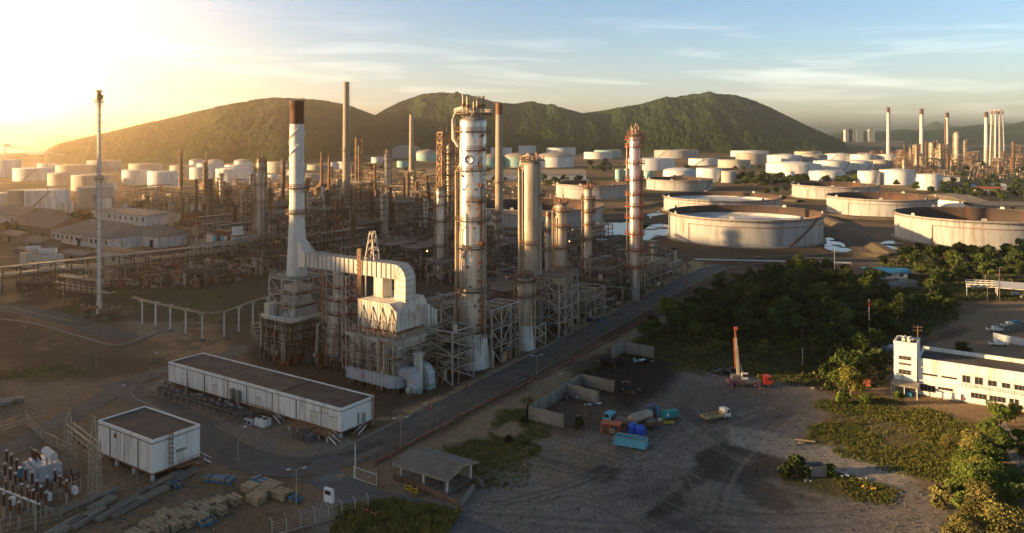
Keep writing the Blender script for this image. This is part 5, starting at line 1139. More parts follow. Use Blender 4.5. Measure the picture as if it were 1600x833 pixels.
# ------------------------------------------------------------------ the older process units behind: many columns, frames, racks
def vessel_proto(h, r, m, kind, pl=2, pm='rusty'):
    def mk():
        t = thing('process_vessel' if kind == 'vessel' else 'process_column', None, kind, (0,0,0)); mb = MB()
        mb.lathe([(r*1.1,0),(r,1.5),(r,h-r*.5),(r*.8,h-r*.18),(r*.4,h),(.02,h+.02)], m, 16, caps=False); mb.build('shell', t)
        for k in range(pl): mb = MB(); ring_platform(mb,r,h*(.92-.62*k/max(1,pl)),1.0,'grating',pm,n=10); mb.build('platform', t)
        mb = MB(); mb.tube([(r*.2,0,h-.1),(r*.3,0,h+1),(r+.7,.2,h+.6),(r+.7,.2,h*.1)],max(.2,r*.16),'pipe',7); mb.build('pipe', t)
        return t
    return Proto(mk)
def hdrum_proto(l, r, z, m):
    def mk():
        t = thing('horizontal_drum', None, 'drum', (0,0,0)); mb = MB(); n = 14; prof = [(-l/2-r*.5,.05),(-l/2-r*.4,r*.55),(-l/2,r),(l/2,r),(l/2+r*.4,r*.55),(l/2+r*.5,.05)]
        vs = [(x, q*math.cos(2*PI*i/n), z+q*math.sin(2*PI*i/n)) for x,q in prof for i in range(n)]
        mb.add(vs,[(j*n+i,j*n+(i+1)%n,(j+1)*n+(i+1)%n,(j+1)*n+i) for j in range(5) for i in range(n)],m,True); mb.build('shell', t)
        for x in (-l*.32,l*.32): mb = MB(); mb.box(x-.35,x+.35,-r*.8,r*.8,0,z-r*.55,'concrete'); mb.build('saddle', t)
        mb = MB(); mb.cyl((l*.1,0,z+r*.9),(l*.1,0,z+r+1.0),.3,'gal',n=8); mb.tube([(-l*.2,0,z+r*.9),(-l*.2,0,z+r+1.2),(-l*.2,r+1,z+r+1.2),(-l*.2,r+1,.2)],.2,'pipe'); mb.build('pipe', t)
        return t
    return Proto(mk)
def rack_proto(l, wd, lev, m, npipe, seed):
    def mk():
        t = thing('pipe_rack', None, 'pipe rack', (0,0,0)); rr = random.Random(seed); mb = MB()
        for x in np.arange(0,l+.1,6.0):
            for y in (0,wd): mb.bar((x,y,0),(x,y,lev[-1]+.4),.36,m)
            for z in lev: mb.bar((x,-.4,z),(x,wd+.4,z),.34,m)
        for z in lev:
            for y in (0,wd): mb.bar((0,y,z-.5),(l,y,z-.5),.26,m)
        mb.build('frame', t)
        for z in lev:
            for i in range(npipe):
                y = .4+(wd-.8)*i/(npipe-1); a = rr.choice([.12,.16,.22,.3]); mb = MB(); e = rr.uniform(-2,0); f = l-rr.uniform(-2,8)
                mb.tube([(e,y,max(.4,z-rr.choice([0,4]))),(e,y,z+.2+a),(f,y,z+.2+a),(f,y+rr.choice([-.01,3]),z+.21+a)],a,rr.choice(['pipe','pipe','rusty','steelw','gal']),6); mb.build('pipe', t)
        return t
    return Proto(mk)
def unit_frame_proto(x1, y1, lev, seed, m='framed'):
    def mk():
        return steel_frame((0,0,0),x1,y1,lev,None,m,3,2,decks=tuple(range(0,len(lev),2)),pipes=5,seed=seed,gear_n=4,rz=0,name='process_structure')
    return Proto(mk)
def heater_proto():
    t = thing('small_heater', None, 'furnace', (0,0,0)); panel_box(MB(),-4,4,-5,5,2,10,'rusty','framed',2).build('box', t)
    mb = MB(); mb.add([(-4,-5,10),(4,-5,10),(4,5,10),(-4,5,10),(-1.2,-1.5,14),(1.2,-1.5,14),(1.2,1.5,14),(-1.2,1.5,14)],[(0,1,5,4),(1,2,6,5),(2,3,7,6),(3,0,4,7)],'rusty'); mb.build('hood', t)
    mb = MB(); mb.lathe([(1.3,13.8),(1.0,36),(.8,36),(.8,34)],'rusty',14,caps=False); mb.build('stack', t)
    mb = MB(); [mb.bar((x,y,0),(x,y,2.1),.4,'framed') for x in (-3.7,3.7) for y in (-4.7,0,4.7)]; mb.build('support_legs', t); return t
PV = [(vessel_proto(14,1.6,'steelw','vessel',2),'stout grey vessel'),(vessel_proto(9,1.1,'pipe','vessel',1),'short pale vessel'),(vessel_proto(19,1.3,'rusty','vessel',3),'rust brown vessel'),(vessel_proto(27,1.7,'steelw','column',5),'tall silvery column'),(vessel_proto(24,1.0,'rusty','column',4),'thin rusty column'),(vessel_proto(33,1.4,'framed','column',5),'tall dark column'),(vessel_proto(11,2.2,'framed','vessel',1),'wide dark vessel')]
PD = [(hdrum_proto(9,1.5,3.2,'steelw'),'grey horizontal drum'),(hdrum_proto(6,1.0,5.5,'rusty'),'rusty horizontal drum'),(hdrum_proto(12,1.8,3.6,'framed'),'long dark horizontal drum')]
PR = [(rack_proto(54,6,(5.5,8.5),'framed',6,3),'long two level rack of pipes'),(rack_proto(36,5,(6,),'gal',6,4),'pale single level pipe rack'),(rack_proto(48,7,(6,9,12),'framed',5,8),'tall three level rack of pipes')]
PF = [(unit_frame_proto(12,9,(5,9,13),21),'dark pipe filled frame'),(unit_frame_proto(9,8,(4,8,12,17,22),22),'tall dark frame'),(unit_frame_proto(16,10,(5,9),23,'gal'),'low wide grey frame'),(unit_frame_proto(10,7,(4,8,12,16),24,'rusty'),'rusty pipe filled frame')]
PC = [(Proto(lambda: cooler_bank((0,0,0),18,9,9,None,4,2,0)),'slatted air cooler'),]
PH = [(Proto(heater_proto),'rusty box heater with its own stack')]
spots = []
def ok_spot(x, y, d):
    for a, b, e in spots:
        if (a-x)**2+(b-y)**2 < ((d+e)/2)**2: return False
    spots.append((x,y,d)); return True
def in_poly(px, py, poly): return poly_sd(np.array([float(px)]), np.array([float(py)]), poly)[0] > 0
UNIT = [(300,392),(392,402),(398,434),(470,436),(520,418),(600,404),(700,392),(720,372),(700,340),(735,300),(600,285),(480,290),(360,300),(200,312),(236,345),(290,360)]
for a, b, d in [(407,417,8),(561,580,8),(541,650,8),(612,475,6),(703,378,12),(688,353,8),(780,478,8)]: spots.append((XY(a,b),b,d))
ru = random.Random(42); GRP = {'f':'process frames of the old units','v':'process vessels of the old units','d':'drums of the old units','r':'pipe racks of the old units','c':'air coolers of the old units','h':'heaters of the old units'}
def scatter(protos, n, size, grp, poly=None, szr=(.85,1.15), tries=60, rot=(0,1)):
    poly = poly or UNIT; xs = [p[0] for p in poly]; c = 0
    for _ in range(n*tries):
        if c >= n: break
        px = ru.uniform(min(xs),max(xs)); w = ru.random(); Y = 352*(1020/352)**w; py = HZ+F*H/Y
        if not in_poly(px,py,poly): continue
        p = P(px,py); s = size
        if not ok_spot(p.x,p.y,s): continue
        pr, ph = ru.choice(protos); k = ru.uniform(*szr)
        rz = GA+ru.choice(rot)*PI/2; off = Vector((0,0,0))
        pr.put((p.x,p.y,0), rz, (k,k,k*ru.uniform(.85,1.2)), None, GRP[grp], ph); c += 1
    return c
scatter(PR, 24, 15, 'r', None, (.9,1.1)); scatter(PC, 9, 20, 'c'); scatter(PF, 74, 14, 'f'); scatter(PH, 5, 14, 'h')
scatter(PV, 96, 7, 'v', None, (.75,1.3)); scatter(PD, 34, 8, 'd', None, (.8,1.2))
# the same plant carrying on behind the tallest column to the black topped tank
U2 = [(690,392),(760,372),(900,372),(935,395),(900,440),(800,470),(735,430)]
spots += [(XY(831,258),258,9),(XY(877,275),275,8),(XY(919,318),318,6),(XY(776,395),395,5),(XY(857,330),330,5)]
for pr, n, sz, g in ((PR,3,14,'r'),(PF,9,13,'f'),(PV,14,7,'v'),(PD,6,8,'d')):
    c = 0
    for _ in range(900):
        if c >= n: break
        px = ru.uniform(690,935); py = ru.uniform(372,470)
        if not in_poly(px,py,U2): continue
        p = P(px,py)
        if not ok_spot(p.x,p.y,sz): continue
        q, ph = ru.choice(pr); k = ru.uniform(.6,.95); q.put((p.x,p.y,0), GA+ru.choice((0,1))*PI/2, (k,k,k), None, GRP[g], ph); c += 1
# pipes, pumps and valves too many to count between the units
def tangle(name, poly, n, Y0, Y1, seed, hmax=5):
    mb = MB(); rr = random.Random(seed); xs = [p[0] for p in poly]; k = 0
    while k < n:
        px = rr.uniform(min(xs),max(xs)); Y = Y0*(Y1/Y0)**rr.random(); py = HZ+F*H/Y
        if not in_poly(px,py,poly): continue
        p = P(px,py); k += 1; d = U if rr.random() < .5 else V; e = V if d is U else U; q = rr.random(); z = rr.uniform(.5,hmax); up = Vector((0,0,1)); m = rr.choice(['pipe','pipe','rusty','rusty','framed','gal','steelw','redox' if rr.random() < .3 else 'framed'])
        if q < .62:
            l = rr.uniform(4,16); a = rr.uniform(.1,.3); pts = [p, p+up*z, p+d*l+up*z]
            if rr.random() < .6: pts += [p+d*l+e*rr.uniform(-5,5)+up*z]
            pts += [pts[-1]*1-up*(z-.1)]; mb.tube(pts,a,m,5)
        elif q < .8: mb.cb((p.x,p.y,z*.3),(rr.uniform(.8,3),rr.uniform(.8,2.4),z*.6),m,GA)
        elif q < .92: r_ = rr.uniform(.4,1.0); mb.lathe([(r_,0),(r_,z),(r_*.5,z+r_*.4),(.03,z+r_*.5)],m,8,(p.x,p.y))
        else: l = rr.uniform(2,5); mb.cyl(p+up*1.4,p+d*l+up*1.4,rr.uniform(.4,.9),m,n=8)
    return struct(mb.build(name),'stuff')
tangle('pipework',UNIT,4600,352,1010,5,8); tangle('pipework',U2,520,300,480,6,7)
FRONT = [(770,575),(900,512),(1060,440),(1080,415),(940,395),(760,430),(690,500),(700,590)]
tangle('pipework',FRONT,620,200,420,7,8)
tangle('pipework',[(0,478),(80,444),(390,398),(436,424),(300,456),(100,492)],420,330,440,17,6)
# lit work lamps in the dark units
def lampproto():
    t = thing('work_lamp', None, 'lamp', (0,0,0)); mb = MB(); mb.bar((0,0,0),(0,0,6),.14,'gal'); mb.bar((0,0,6),(.5,-.5,6.2),.12,'gal'); mb.build('post', t)
    mb = MB(); mb.lathe([(.02,5.6),(.24,5.7),(.3,5.95),(.2,6.15),(.02,6.2)],'lamp',10,(.5,-.5)); mb.build('lit_bulb', t); return t
lp = Proto(lampproto)
for x, y in [(648,400),(666,405),(706,420),(773,384),(590,408),(560,402),(470,330),(520,345),(630,330),(893,368),(725,405),(888,388),(345,352),(690,312)]:
    p = P(x,y+6); lp.put((p.x,p.y,0),0,None,None,'lit lamps in the process units','glowing yellow work lamp')
# left flank: racks, drums, cooling towers, pipelines
def one(pr, px, py, rz, label, scale=None): p = P(px,py); return pr.put((p.x,p.y,0), rz, scale, label)
ra = math.atan2(78,80)
for k, (px, py, lb) in enumerate([(4,458,'pipe rack nearest the left frame edge beyond the cream cooling towers'),(110,446,'middle length of pipe rack left of the flare stack foot'),(205,433,'pipe rack behind the dark drums on white legs'),(300,418,'far length of pipe rack ending under the blue panelled cooler'),(80,438,'pipe rack running into the yard behind the two cooling towers')]):
    one(PR[(0,1,0,0,1)[k]][0], px, py, ra if k < 4 else ra-1.2, lb)
one(PR[2][0], 85, 470, -.50, 'raised pipe bridge on concrete columns left of the flare stack', (.55,.8,.75))
one(PD[2][0], 310, 441, .9, 'big black drum on white saddle legs, left of the pair in the brown field',(.9,1.2,1.2)); one(PD[2][0], 335, 434, .9, 'big black drum beside its twin, nearer the pipe rack',(.9,1.2,1.2))
one(PD[2][0], 55, 452, .2, 'black horizontal tank on the ground below the cream cooling towers',(1.0,1.2,.8)); one(PD[1][0], 137, 497, .9, 'dark red drum at the left of the flare stack foot',(1,1.3,.6)); one(PD[2][0], 172, 498, .9, 'dark drum at the right of the flare stack foot',(.5,1.1,.75))
PS = vessel_proto(11,1.9,'stackw','vessel',0)
for px, py, lb, s in [(92,340,'leftmost of three white silos beside the flat white building',1.0),(101,338,'middle one of three white silos beside the flat white building',1),(110,337,'rightmost of three white silos beside the flat white building',1),(167,336,'fat white upright vessel just right of the flare stack',(1.8,1.8,1.2)),(196,337,'short pale upright vessel between the fat vessel and the thin one',(1,1,.8)),(229,337,'thin white upright vessel at the right of the flat white building',(.6,.6,1.1)),(302,352,'pale twin vessel, left one, behind the blue panelled cooler',(.9,.9,1.3)),(310,353,'pale twin vessel, right one, behind the blue panelled cooler',(.9,.9,1.3))]:
    p = P(px,py); PS.put((p.x,p.y,0),0,s,lb)
def pipeline():
    top = [P(205,463+40),P(240,514),P(318,533),P(352,528),P(400,508),P(440,495)]
    t = thing('overhead_pipeline', 'thin grey pipeline on tall white posts crossing the brown field', 'pipeline', (0,0,0)); z = 8.4
    mb = MB()
    for o_ in (0,.6): mb.tube([(p.x+o_,p.y+o_,z) for p in top],.22,'pipe',7)
    mb.bar(top[2]+Vector((0,0,z)),top[3]+Vector((0,0,z-.4)),.3,'pipe'); mb.build('pipe', t)
    for px, py in [(222,508),(243,511),(266,516),(290,523),(316,531),(350,528),(373,520),(395,510),(418,503)]:
        p = P(px,py); mb = MB(); mb.bar((p.x,p.y,0),(p.x,p.y,z-.1),.42,'stackw'); mb.bar((p.x-.8,p.y-.8,z-.3),(p.x+.8,p.y+.8,z-.3),.3,'stackw'); mb.box(p.x-.6,p.x+.6,p.y-.6,p.y+.6,0,.35,'concrete'); mb.build('post', t)
pipeline()
def cooling_tower(px, py, x1, y1, h, nf, label, rz=GA):
    p = P(px,py); t = thing('cooling_tower', label, 'cooling tower', (p.x,p.y,0), rz); panel_box(MB(),0,x1,0,y1,1.4,h,'cream','gal',3.2,.16).build('casing', t)
    mb = MB(); [mb.bar((x,y,0),(x,y,1.5),.4,'framed') for x in (.3,x1-.3) for y in (.3,y1/2,y1-.3)]; mb.box(-.2,x1+.2,-.2,y1+.2,.9,1.35,'framed'); mb.build('basin', t)
    for i in range(nf):
        mb = MB(); y = y1*(i+.5)/nf; q = min(x1*.42,y1/nf*.42); mb.lathe([(q*1.08,h),(q,h+.8),(q*1.05,h+2.6),(q*.95,h+2.6),(q*.9,h+.4)],'stackw',22,(x1/2,y),caps=False); mb.lathe([(.02,h+1.0),(q*.9,h+1.0)],'dark',16,(x1/2,y),caps=False); mb.build('fan_ring', t)
    MB().rail([(0,0,h),(x1,0,h),(x1,y1,h),(0,y1,h)],'redox',1.1,.12,True).build('handrail', t)
cooling_tower(65,430,10,8.5,8.2,1,'cream cooling tower with white fan ring, right one of the pair'); cooling_tower(42,424,9,7,8.2,1,'cream cooling tower with white fan ring, left one of the pair')
def panel_cooler():
    p = P(366,404); t = thing('cooling_tower', 'long cream and blue panelled cooler with one white fan cone', 'cooling tower', (p.x,p.y,0), GA)
    mb = MB(); cols = ['cream','cream','bluelight','dark','bluelight','cream','dark','cream']
    for k in range(8): mb.box(0,13,k*2.9,k*2.9+2.85,2.2,11,cols[::-1][k] if cols[::-1][k] != 'dark' else 'rusty')
    mb.build('casing', t); mb = MB(); mb.box(.1,12.9,.1,23,0,2.2,'dark'); mb.box(-.3,13.3,-.3,23.4,11,11.4,'rusty'); mb.build('basin', t)
    mb = MB(); mb.lathe([(3.2,11.4),(2.6,13),(2.9,15.4),(2.7,15.4),(2.4,12)],'stackw',22,(5,4),caps=False); mb.build('fan_ring', t)
    for k in range(4): mb = MB(); mb.cb((6,9.5+k*3.2,12.2),(8,2.4,1.4),'rusty'); mb.build('motor_box', t)
panel_cooler()
def shed(corner, along, depth, eave, ridge, wall, roof, label, rz=None, name='shed', hip=0, doors=3, windows=0, cat='building', overhang=.6):
    """corner: near right corner of the front; local x = back, local y = left along the front"""
    p = corner if isinstance(corner, Vector) else P(*corner); t = thing(name, label, cat, (p.x,p.y,0), GA if rz is None else rz); o = overhang
    mb = MB(); mb.box(0,depth,0,along,0,eave,wall)
    if not hip: mb.add([(0,0,eave),(depth,0,eave),(depth/2,0,ridge-.1),(0,along,eave),(depth,along,eave),(depth/2,along,ridge-.1)],[(0,1,2),(5,4,3)],wall)
    mb.build('wall', t)
    mb = MB(); a, b = -o, depth+o; c, d = -o, along+o; m_ = depth/2; e = eave-.05
    v = [(a,c,e),(b,c,e),(b,d,e),(a,d,e),(m_,c+hip,ridge),(m_,d-hip,ridge)]; v += [(x,y,z+.18) for x,y,z in v]
    mb.add(v,[(6,7,10),(7,8,11,10),(8,9,11),(9,6,10,11),(1,0,4),(2,1,4,5),(3,2,5),(0,3,5,4),(0,1,7,6),(1,2,8,7),(2,3,9,8),(3,0,6,9)],roof)
    if ridge-eave > 2:
        for y in np.arange(c+1,d,2.4): 
            if hip < y-c < d-c-hip or not hip: mb.bar((a,y,e+.2),(m_,y,ridge+.2),.12,roof)
    mb.build('roof', t)
    for k in range(doors): mb = MB(); y = along*(k+.5)/doors; mb.box(-.06,.3,y-1.6,y+1.6,0,min(eave*.75,4),'rusty' if k % 2 else 'dark'); mb.build('door', t)
    for k in range(windows): mb = MB(); y = along*(k+.5)/windows; mb.box(-.05,.3,y-.9,y+.9,eave*.45,eave*.8,'glass'); mb.build('window', t)
    return t
shed((170,391),62,34,6,12.5,'white','roofgrey','wide brown hip roofed workshop with white walls left of the flare stack',hip=14,doors=1,windows=12)
shed((247,388),26,20,6,11,'white','roofgrey','brown hip roofed annex with dark doorway at the end of the workshop',hip=8,doors=2)
shed((78,376),52,26,7,13,'roofgrey','roofgrey','grey gabled warehouse at the left frame edge behind the cooling towers',doors=3)
shed((30,352),40,22,6,11,'white','roofgrey','pale gabled warehouse behind the first one at the left edge',doors=2)
shed((75,352),28,15,6,10,'white','roofgrey','small gabled warehouse with light wall next to the brown workshop',doors=2)
shed((60,392),18,12,4,6.2,'concrete','roofgrey','low grey shed in front of the left warehouses',doors=1)
shed((208,418),34,9,6,6.4,'cream','rusty','long low cream block with vents below the brown workshop',doors=3)
shed((282,318),22,12,8,8.4,'white','roofgrey','small white flat shed among pipes left of the golden column',doors=3)
shed((228,354),70,26,7,7.4,'bwhite','roofgrey','flat white building with red roof line beside three white silos',doors=0,windows=10)
shed((52,402),20,6,3,3.4,'green_sheet' if 'green_sheet' in M else 'concrete','concrete','flat grey lean-to under the green awning at the left edge',doors=1)
for k,(px,py,al,dp,e,r_,lb) in enumerate([(130,412,22,9,3.5,5,'low brown shed roof behind the cream cooling towers'),(28,380,20,10,4,6,'small pale shed amid trees at the left edge')]): shed((px,py),al,dp,e,r_,'concrete','roofgrey',lb,doors=1)
M['beige_roof'] = mat('beige_roof_sheet', (0.36,0.30,0.22), .7, 0, .2, .3, (0.24,0.18,0.12), .3, .2, 1)
shed((916,281),150,30,7,13,'white','beige_roof','long beige roofed shed in front of the two domed tanks',rz=PI/2+.05,doors=9)
# ------------------------------------------------------------------ foreground left: relay buildings, switchyard, timber
VA = math.atan2(V.y, V.x)                    # local x along v (left-back), local y = away from -u ... y axis = -U
def put(t, name, f): mb = MB(); f(mb); return mb.build(name, t)
def raised_building(px, py, length, depth, zb, zt, label, seams, left_edge=None):
    p = P(px,py); t = thing('relay_building', label, 'building', (p.x,p.y,0), GA)
    mb = MB(); mb.box(0,depth,0,length,zb,zt,'bwhite'); mb.build('wall', t)
    mb = MB(); mb.box(.25,depth-.25,.25,length-.25,zt-.02,zt+.06,'roofdark'); mb.build('roof', t)
    mb = MB(); w = .28
    for a in ((-.04,w,-.04,length+.04),(depth-w,depth+.04,-.04,length+.04),(w,depth-w,-.04,w),(w,depth-w,length-w,length+.04)): mb.box(*a,zt-.25,zt+.28,'bwhite')
    mb.build('parapet', t)
    for y in np.linspace(.4,length-.4,max(4,int(length/6))):
        for x in (.3,depth-.3): mb = MB(); mb.box(x-.25,x+.25,y-.25,y+.25,0,zb,'stackw'); mb.build('stilt', t)
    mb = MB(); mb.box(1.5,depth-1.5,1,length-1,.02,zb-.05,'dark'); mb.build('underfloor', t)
    for y, w_, m in seams: mb = MB(); mb.box(-.10,-.02,y-w_/2,y+w_/2,zb+.1,zt-.5,m); mb.build('downpipe', t)
    mb = MB()
    for k in range(1,int(length/4)): mb.box(-.025,.0,k*4-.04,k*4+.04,zb+.05,zt-.3,'kerb')
    mb.build('panel_joint', t)
    put(t,'gutter',lambda m: (m.box(-.16,-.045,-.04,length+.04,zt-.45,zt-.3,'kerb'),m.box(-.05,depth+.04,-.16,-.045,zt-.45,zt-.3,'kerb'))); put(t,'floor_beam',lambda m: (m.box(-.08,.25,0,length,zb-.28,zb-.01,'rusty'),m.box(.26,depth,-.08,.25,zb-.28,zb-.01,'rusty')))
    return t
t = raised_building(533,685,62,10,1.3,6.0,'long white flat roofed building on stilts with dark roof in the foreground',[(6,.2,'rusty'),(14,.25,'roofdark'),(22,.16,'rusty'),(31,.25,'roofdark'),(38,.2,'rusty'),(47,.3,'roofdark'),(54,.2,'rusty')])
put(t,'roof_seam',lambda m: m.box(.3,9.7,19.8,20.2,6.0,6.14,'dark'))
for y, w, h, m in [(2.2,2.2,2.6,'cream'),(5.0,2.6,3.0,'roofwhite'),(8.4,2.6,2.7,'cream'),(27,1.1,2.2,'cream'),(43,1.4,2.2,'cream')]: put(t,'door',lambda q: (q.box(-.07,.2,y-w/2,y+w/2,1.35,1.35+h,m), q.box(-.09,.1,y-w/2-.1,y+w/2+.1,1.35+h,1.5+h,'kerb')))
put(t,'loading_platform',lambda m: (m.box(-3.2,0,6.8,13,1.15,1.4,'rusty'), [m.box(-3.1,-2.8,y-.15,y+.15,0,1.2,'stackw') for y in (7,10,12.8)], m.rail([(-3.1,13,1.4),(-3.1,9.5,1.4)],'rusty',1.1,.1)))
put(t,'loading_platform',lambda m: (m.box(-3.2,0,.6,6.2,.95,1.2,'rusty'), [m.box(-3.1,-2.8,y-.15,y+.15,0,1.0,'stackw') for y in (1,3.6,6)]))
put(t,'loading_platform',lambda m: (m.box(-1.6,0,20,29,1.15,1.35,'rusty'), m.rail([(-1.5,29,1.35),(-1.5,20.2,1.35)],'rusty',1.1,.1)))
def stair(mb, x, y, dx, dy, z, n=7, w=1.2, m='stackw'):
    d = Vector((dx,dy,0)); s = Vector((-dy,dx,0)).normalized()*w/2
    for sg in (1,-1): mb.bar(Vector((x,y,z))+s*sg,Vector((x,y,0))+d+s*sg,.14,m,.3); mb.bar(Vector((x,y,z+1))+s*sg,Vector((x,y,1))+d+s*sg,.08,m)
    for k in range(n): f = (k+.5)/n; c = Vector((x,y,z*(1-f)))+d*f; mb.bar(c+s,c-s,.3,'rusty',.06)
put(t,'stair',lambda m: stair(m,-2.4,.6,0,-2.2,1.2)); put(t,'stair',lambda m: stair(m,-.8,20,0,-2.4,1.3)); put(t,'stair',lambda m: stair(m,6.2,-.8,-2.6,0,1.3))
put(t,'end_door',lambda m: (m.box(6.2,7.2,-.06,.1,1.4,3.5,'gal'), m.box(4.8,5.3,-.06,.1,1.4,3.9,'kerb'), m.box(5.6,8.4,-1.5,0,1.1,1.3,'rusty')))
def red_ladder(t, x, y, z, d): put(t,'caged_ladder',lambda m: (m.ladder(x,y,0,z+1.2,'redox',.7,d), [m.lathe([(.45,k),(.45,k+.12)],'redox',10,(x+(0 if d else -.1),y-.3),caps=False) for k in np.arange(2.4,z+1,.9)]))
red_ladder(t,9.3,-.25,6.2,0)
for y in (33,35.2): put(t,'wall_cabinet',lambda m: m.box(-.9,-.05,y,y+.9,1.5,4.2,'kerb'))
t = raised_building(238,753,18.7,10,1.5,7.4,'smaller white box building on stilts with red caged ladder',[(4.6,.2,'rusty'),(9.2,.12,'kerb'),(14.2,.2,'roofdark')])
red_ladder(t,3.6,-.25,7.5,0)
put(t,'end_door',lambda m: (m.box(5.0,6.4,-.06,.1,1.6,4.0,'cream'), m.box(4.8,6.6,-.7,-.05,4.1,4.3,'kerb'), m.box(4.2,9.4,-1.7,0,1.3,1.5,'rusty'), m.rail([(4.4,-1.6,1.5),(9.4,-1.6,1.5)],'redox',1.1,.09)))
put(t,'stair',lambda m: stair(m,9.8,-.9,1.6,0,1.4)); put(t,'wall_cabinet',lambda m: m.box(-.25,-.02,12,12.6,5.6,6.4,'rusty'))
# row of dark transformers along the long building
def dark_trafo():
    t = thing('dry_transformer', None, 'transformer', (0,0,0)); mb = MB(); mb.box(-.9,.9,-.7,.7,.25,1.9,'trafodark')
    mb.build('tank', t); mb = MB()
    for k in range(7): y = -.66+k*.22; mb.box(-1.45,-.92,y-.05,y+.05,.4,1.8,'trafodark'); mb.box(.92,1.3,y-.05,y+.05,.4,1.8,'trafodark')
    mb.build('cooling_fins', t); mb = MB(); mb.cyl((-.5,-.9,2.3),(-.5,.9,2.3),.28,'trafodark',n=10); mb.build('conservator', t)
    for y in (-.4,0,.4): mb = MB(); mb.cyl((.35,y,1.9),(.35,y,2.6),.09,'porcelain',n=7); mb.build('bushing', t)
    mb = MB(); mb.box(-1.1,1.1,-.9,.9,0,.25,'concrete'); mb.build('plinth', t); return t
PT = Proto(dark_trafo); rr = random.Random(5)
base = P(533,685)
def LB(x, y): return base+U*x+V*y      # local frame of the long building
for k in range(13):
    p = LB(-4.2-rr.uniform(-.3,.5), 27+k*2.55); PT.put((p.x,p.y,0), GA+rr.uniform(-.05,.05), (1,1,rr.uniform(.85,1.25)), None, 'dark transformers along the long white building', 'dark finned transformer behind the mesh fence')
def fence_thing(line, h, label, step=2.5, m='gal', mesh=True, name='mesh_fence', post=.12, arm=False, rails=(1.0,.5,.08)):
    """a wire fence: posts, rails and thin wires"""
    t = thing(name, label, 'fence', (0,0,0)); pts = []; 
    for a, b in zip(line, line[1:]):
        k = max(1,int((b-a).length/step))
        for i in range(k): pts.append(a.lerp(b,i/k))
    pts.append(line[-1]); 
    grp = pts if len(pts) <= 100 else pts[:100]
    for p in grp: mb = MB(); mb.bar((p.x,p.y,0),(p.x,p.y,h),post,m); (mb.bar((p.x,p.y,h),(p.x+.35,p.y-.25,h+.4),post*.8,m) if arm else None); mb.build('post', t)
    if len(pts) > 100: mb = MB(); [mb.bar((p.x,p.y,0),(p.x,p.y,h),post,m) for p in pts[100:]]; o = mb.build('far_posts', t); o['kind'] = 'stuff'
    mb = MB()
    for a, b in zip(pts, pts[1:]):
        for f in rails: mb.bar((a.x,a.y,h*f),(b.x,b.y,h*f),.06,m)
        if mesh:
            k = max(2,int((b-a).length/.42))
            for i in range(1,k): c = a.lerp(b,i/k); mb.bar((c.x,c.y,.1),(c.x,c.y,h),.022,m)
    mb.build('wire_mesh', t); return t
fence_thing([LB(-1.5,62),LB(-6.4,62),LB(-6.4,25),LB(-1.0,25)],2.0,'galvanised mesh fence round the dark transformers',2.4)
def ac_unit():
    p = LB(-4.6,19.6); t = thing('air_conditioner', 'white boxy air conditioning unit with two fans on the gravel', 'air conditioner', (p.x,p.y,0), GA); mb = MB(); mb.box(-1,1,-1.6,1.6,.15,1.7,'bwhite'); mb.build('cabinet', t)
    for y in (-.8,.8): mb = MB(); mb.lathe([(.55,1.7),(.6,1.8),(.5,1.8),(.5,1.72),(.02,1.72)],'dark',14,(0,y),caps=False); mb.build('fan', t)
    for k in range(2):
        q = LB(-5.8,22.2+k*1.3); t = thing('condenser', ['small grey condenser nearest the white air conditioner','small grey condenser next to the mesh fence'][k],'condenser',(q.x,q.y,0),GA); mb = MB(); mb.box(-.4,.4,-.5,.5,.1,1.2,'trafo'); mb.build('case', t); o = MB().lathe([(.35,0),(.35,.05),(.02,.05)],'dark',12).build('fan', t); o.location = (-.42,0,.65); o.rotation_euler = (0,R(-90),0)
    for k in range(2):
        q = LB(-4.6-k*.2,7.2-k*2.6); t = thing('cable_box', ['open grey steel frame box under the left loading platform','open grey steel frame box under the right loading platform'][k],'box',(q.x,q.y,0),GA); mb = MB(); frame_part(mb,-1,1,-1.1,1.1,(1.5,),'trafodark',2,3,.18,False); mb.box(-.7,.7,-.8,.8,.2,1.2,'trafodark'); mb.build('case', t)
ac_unit()
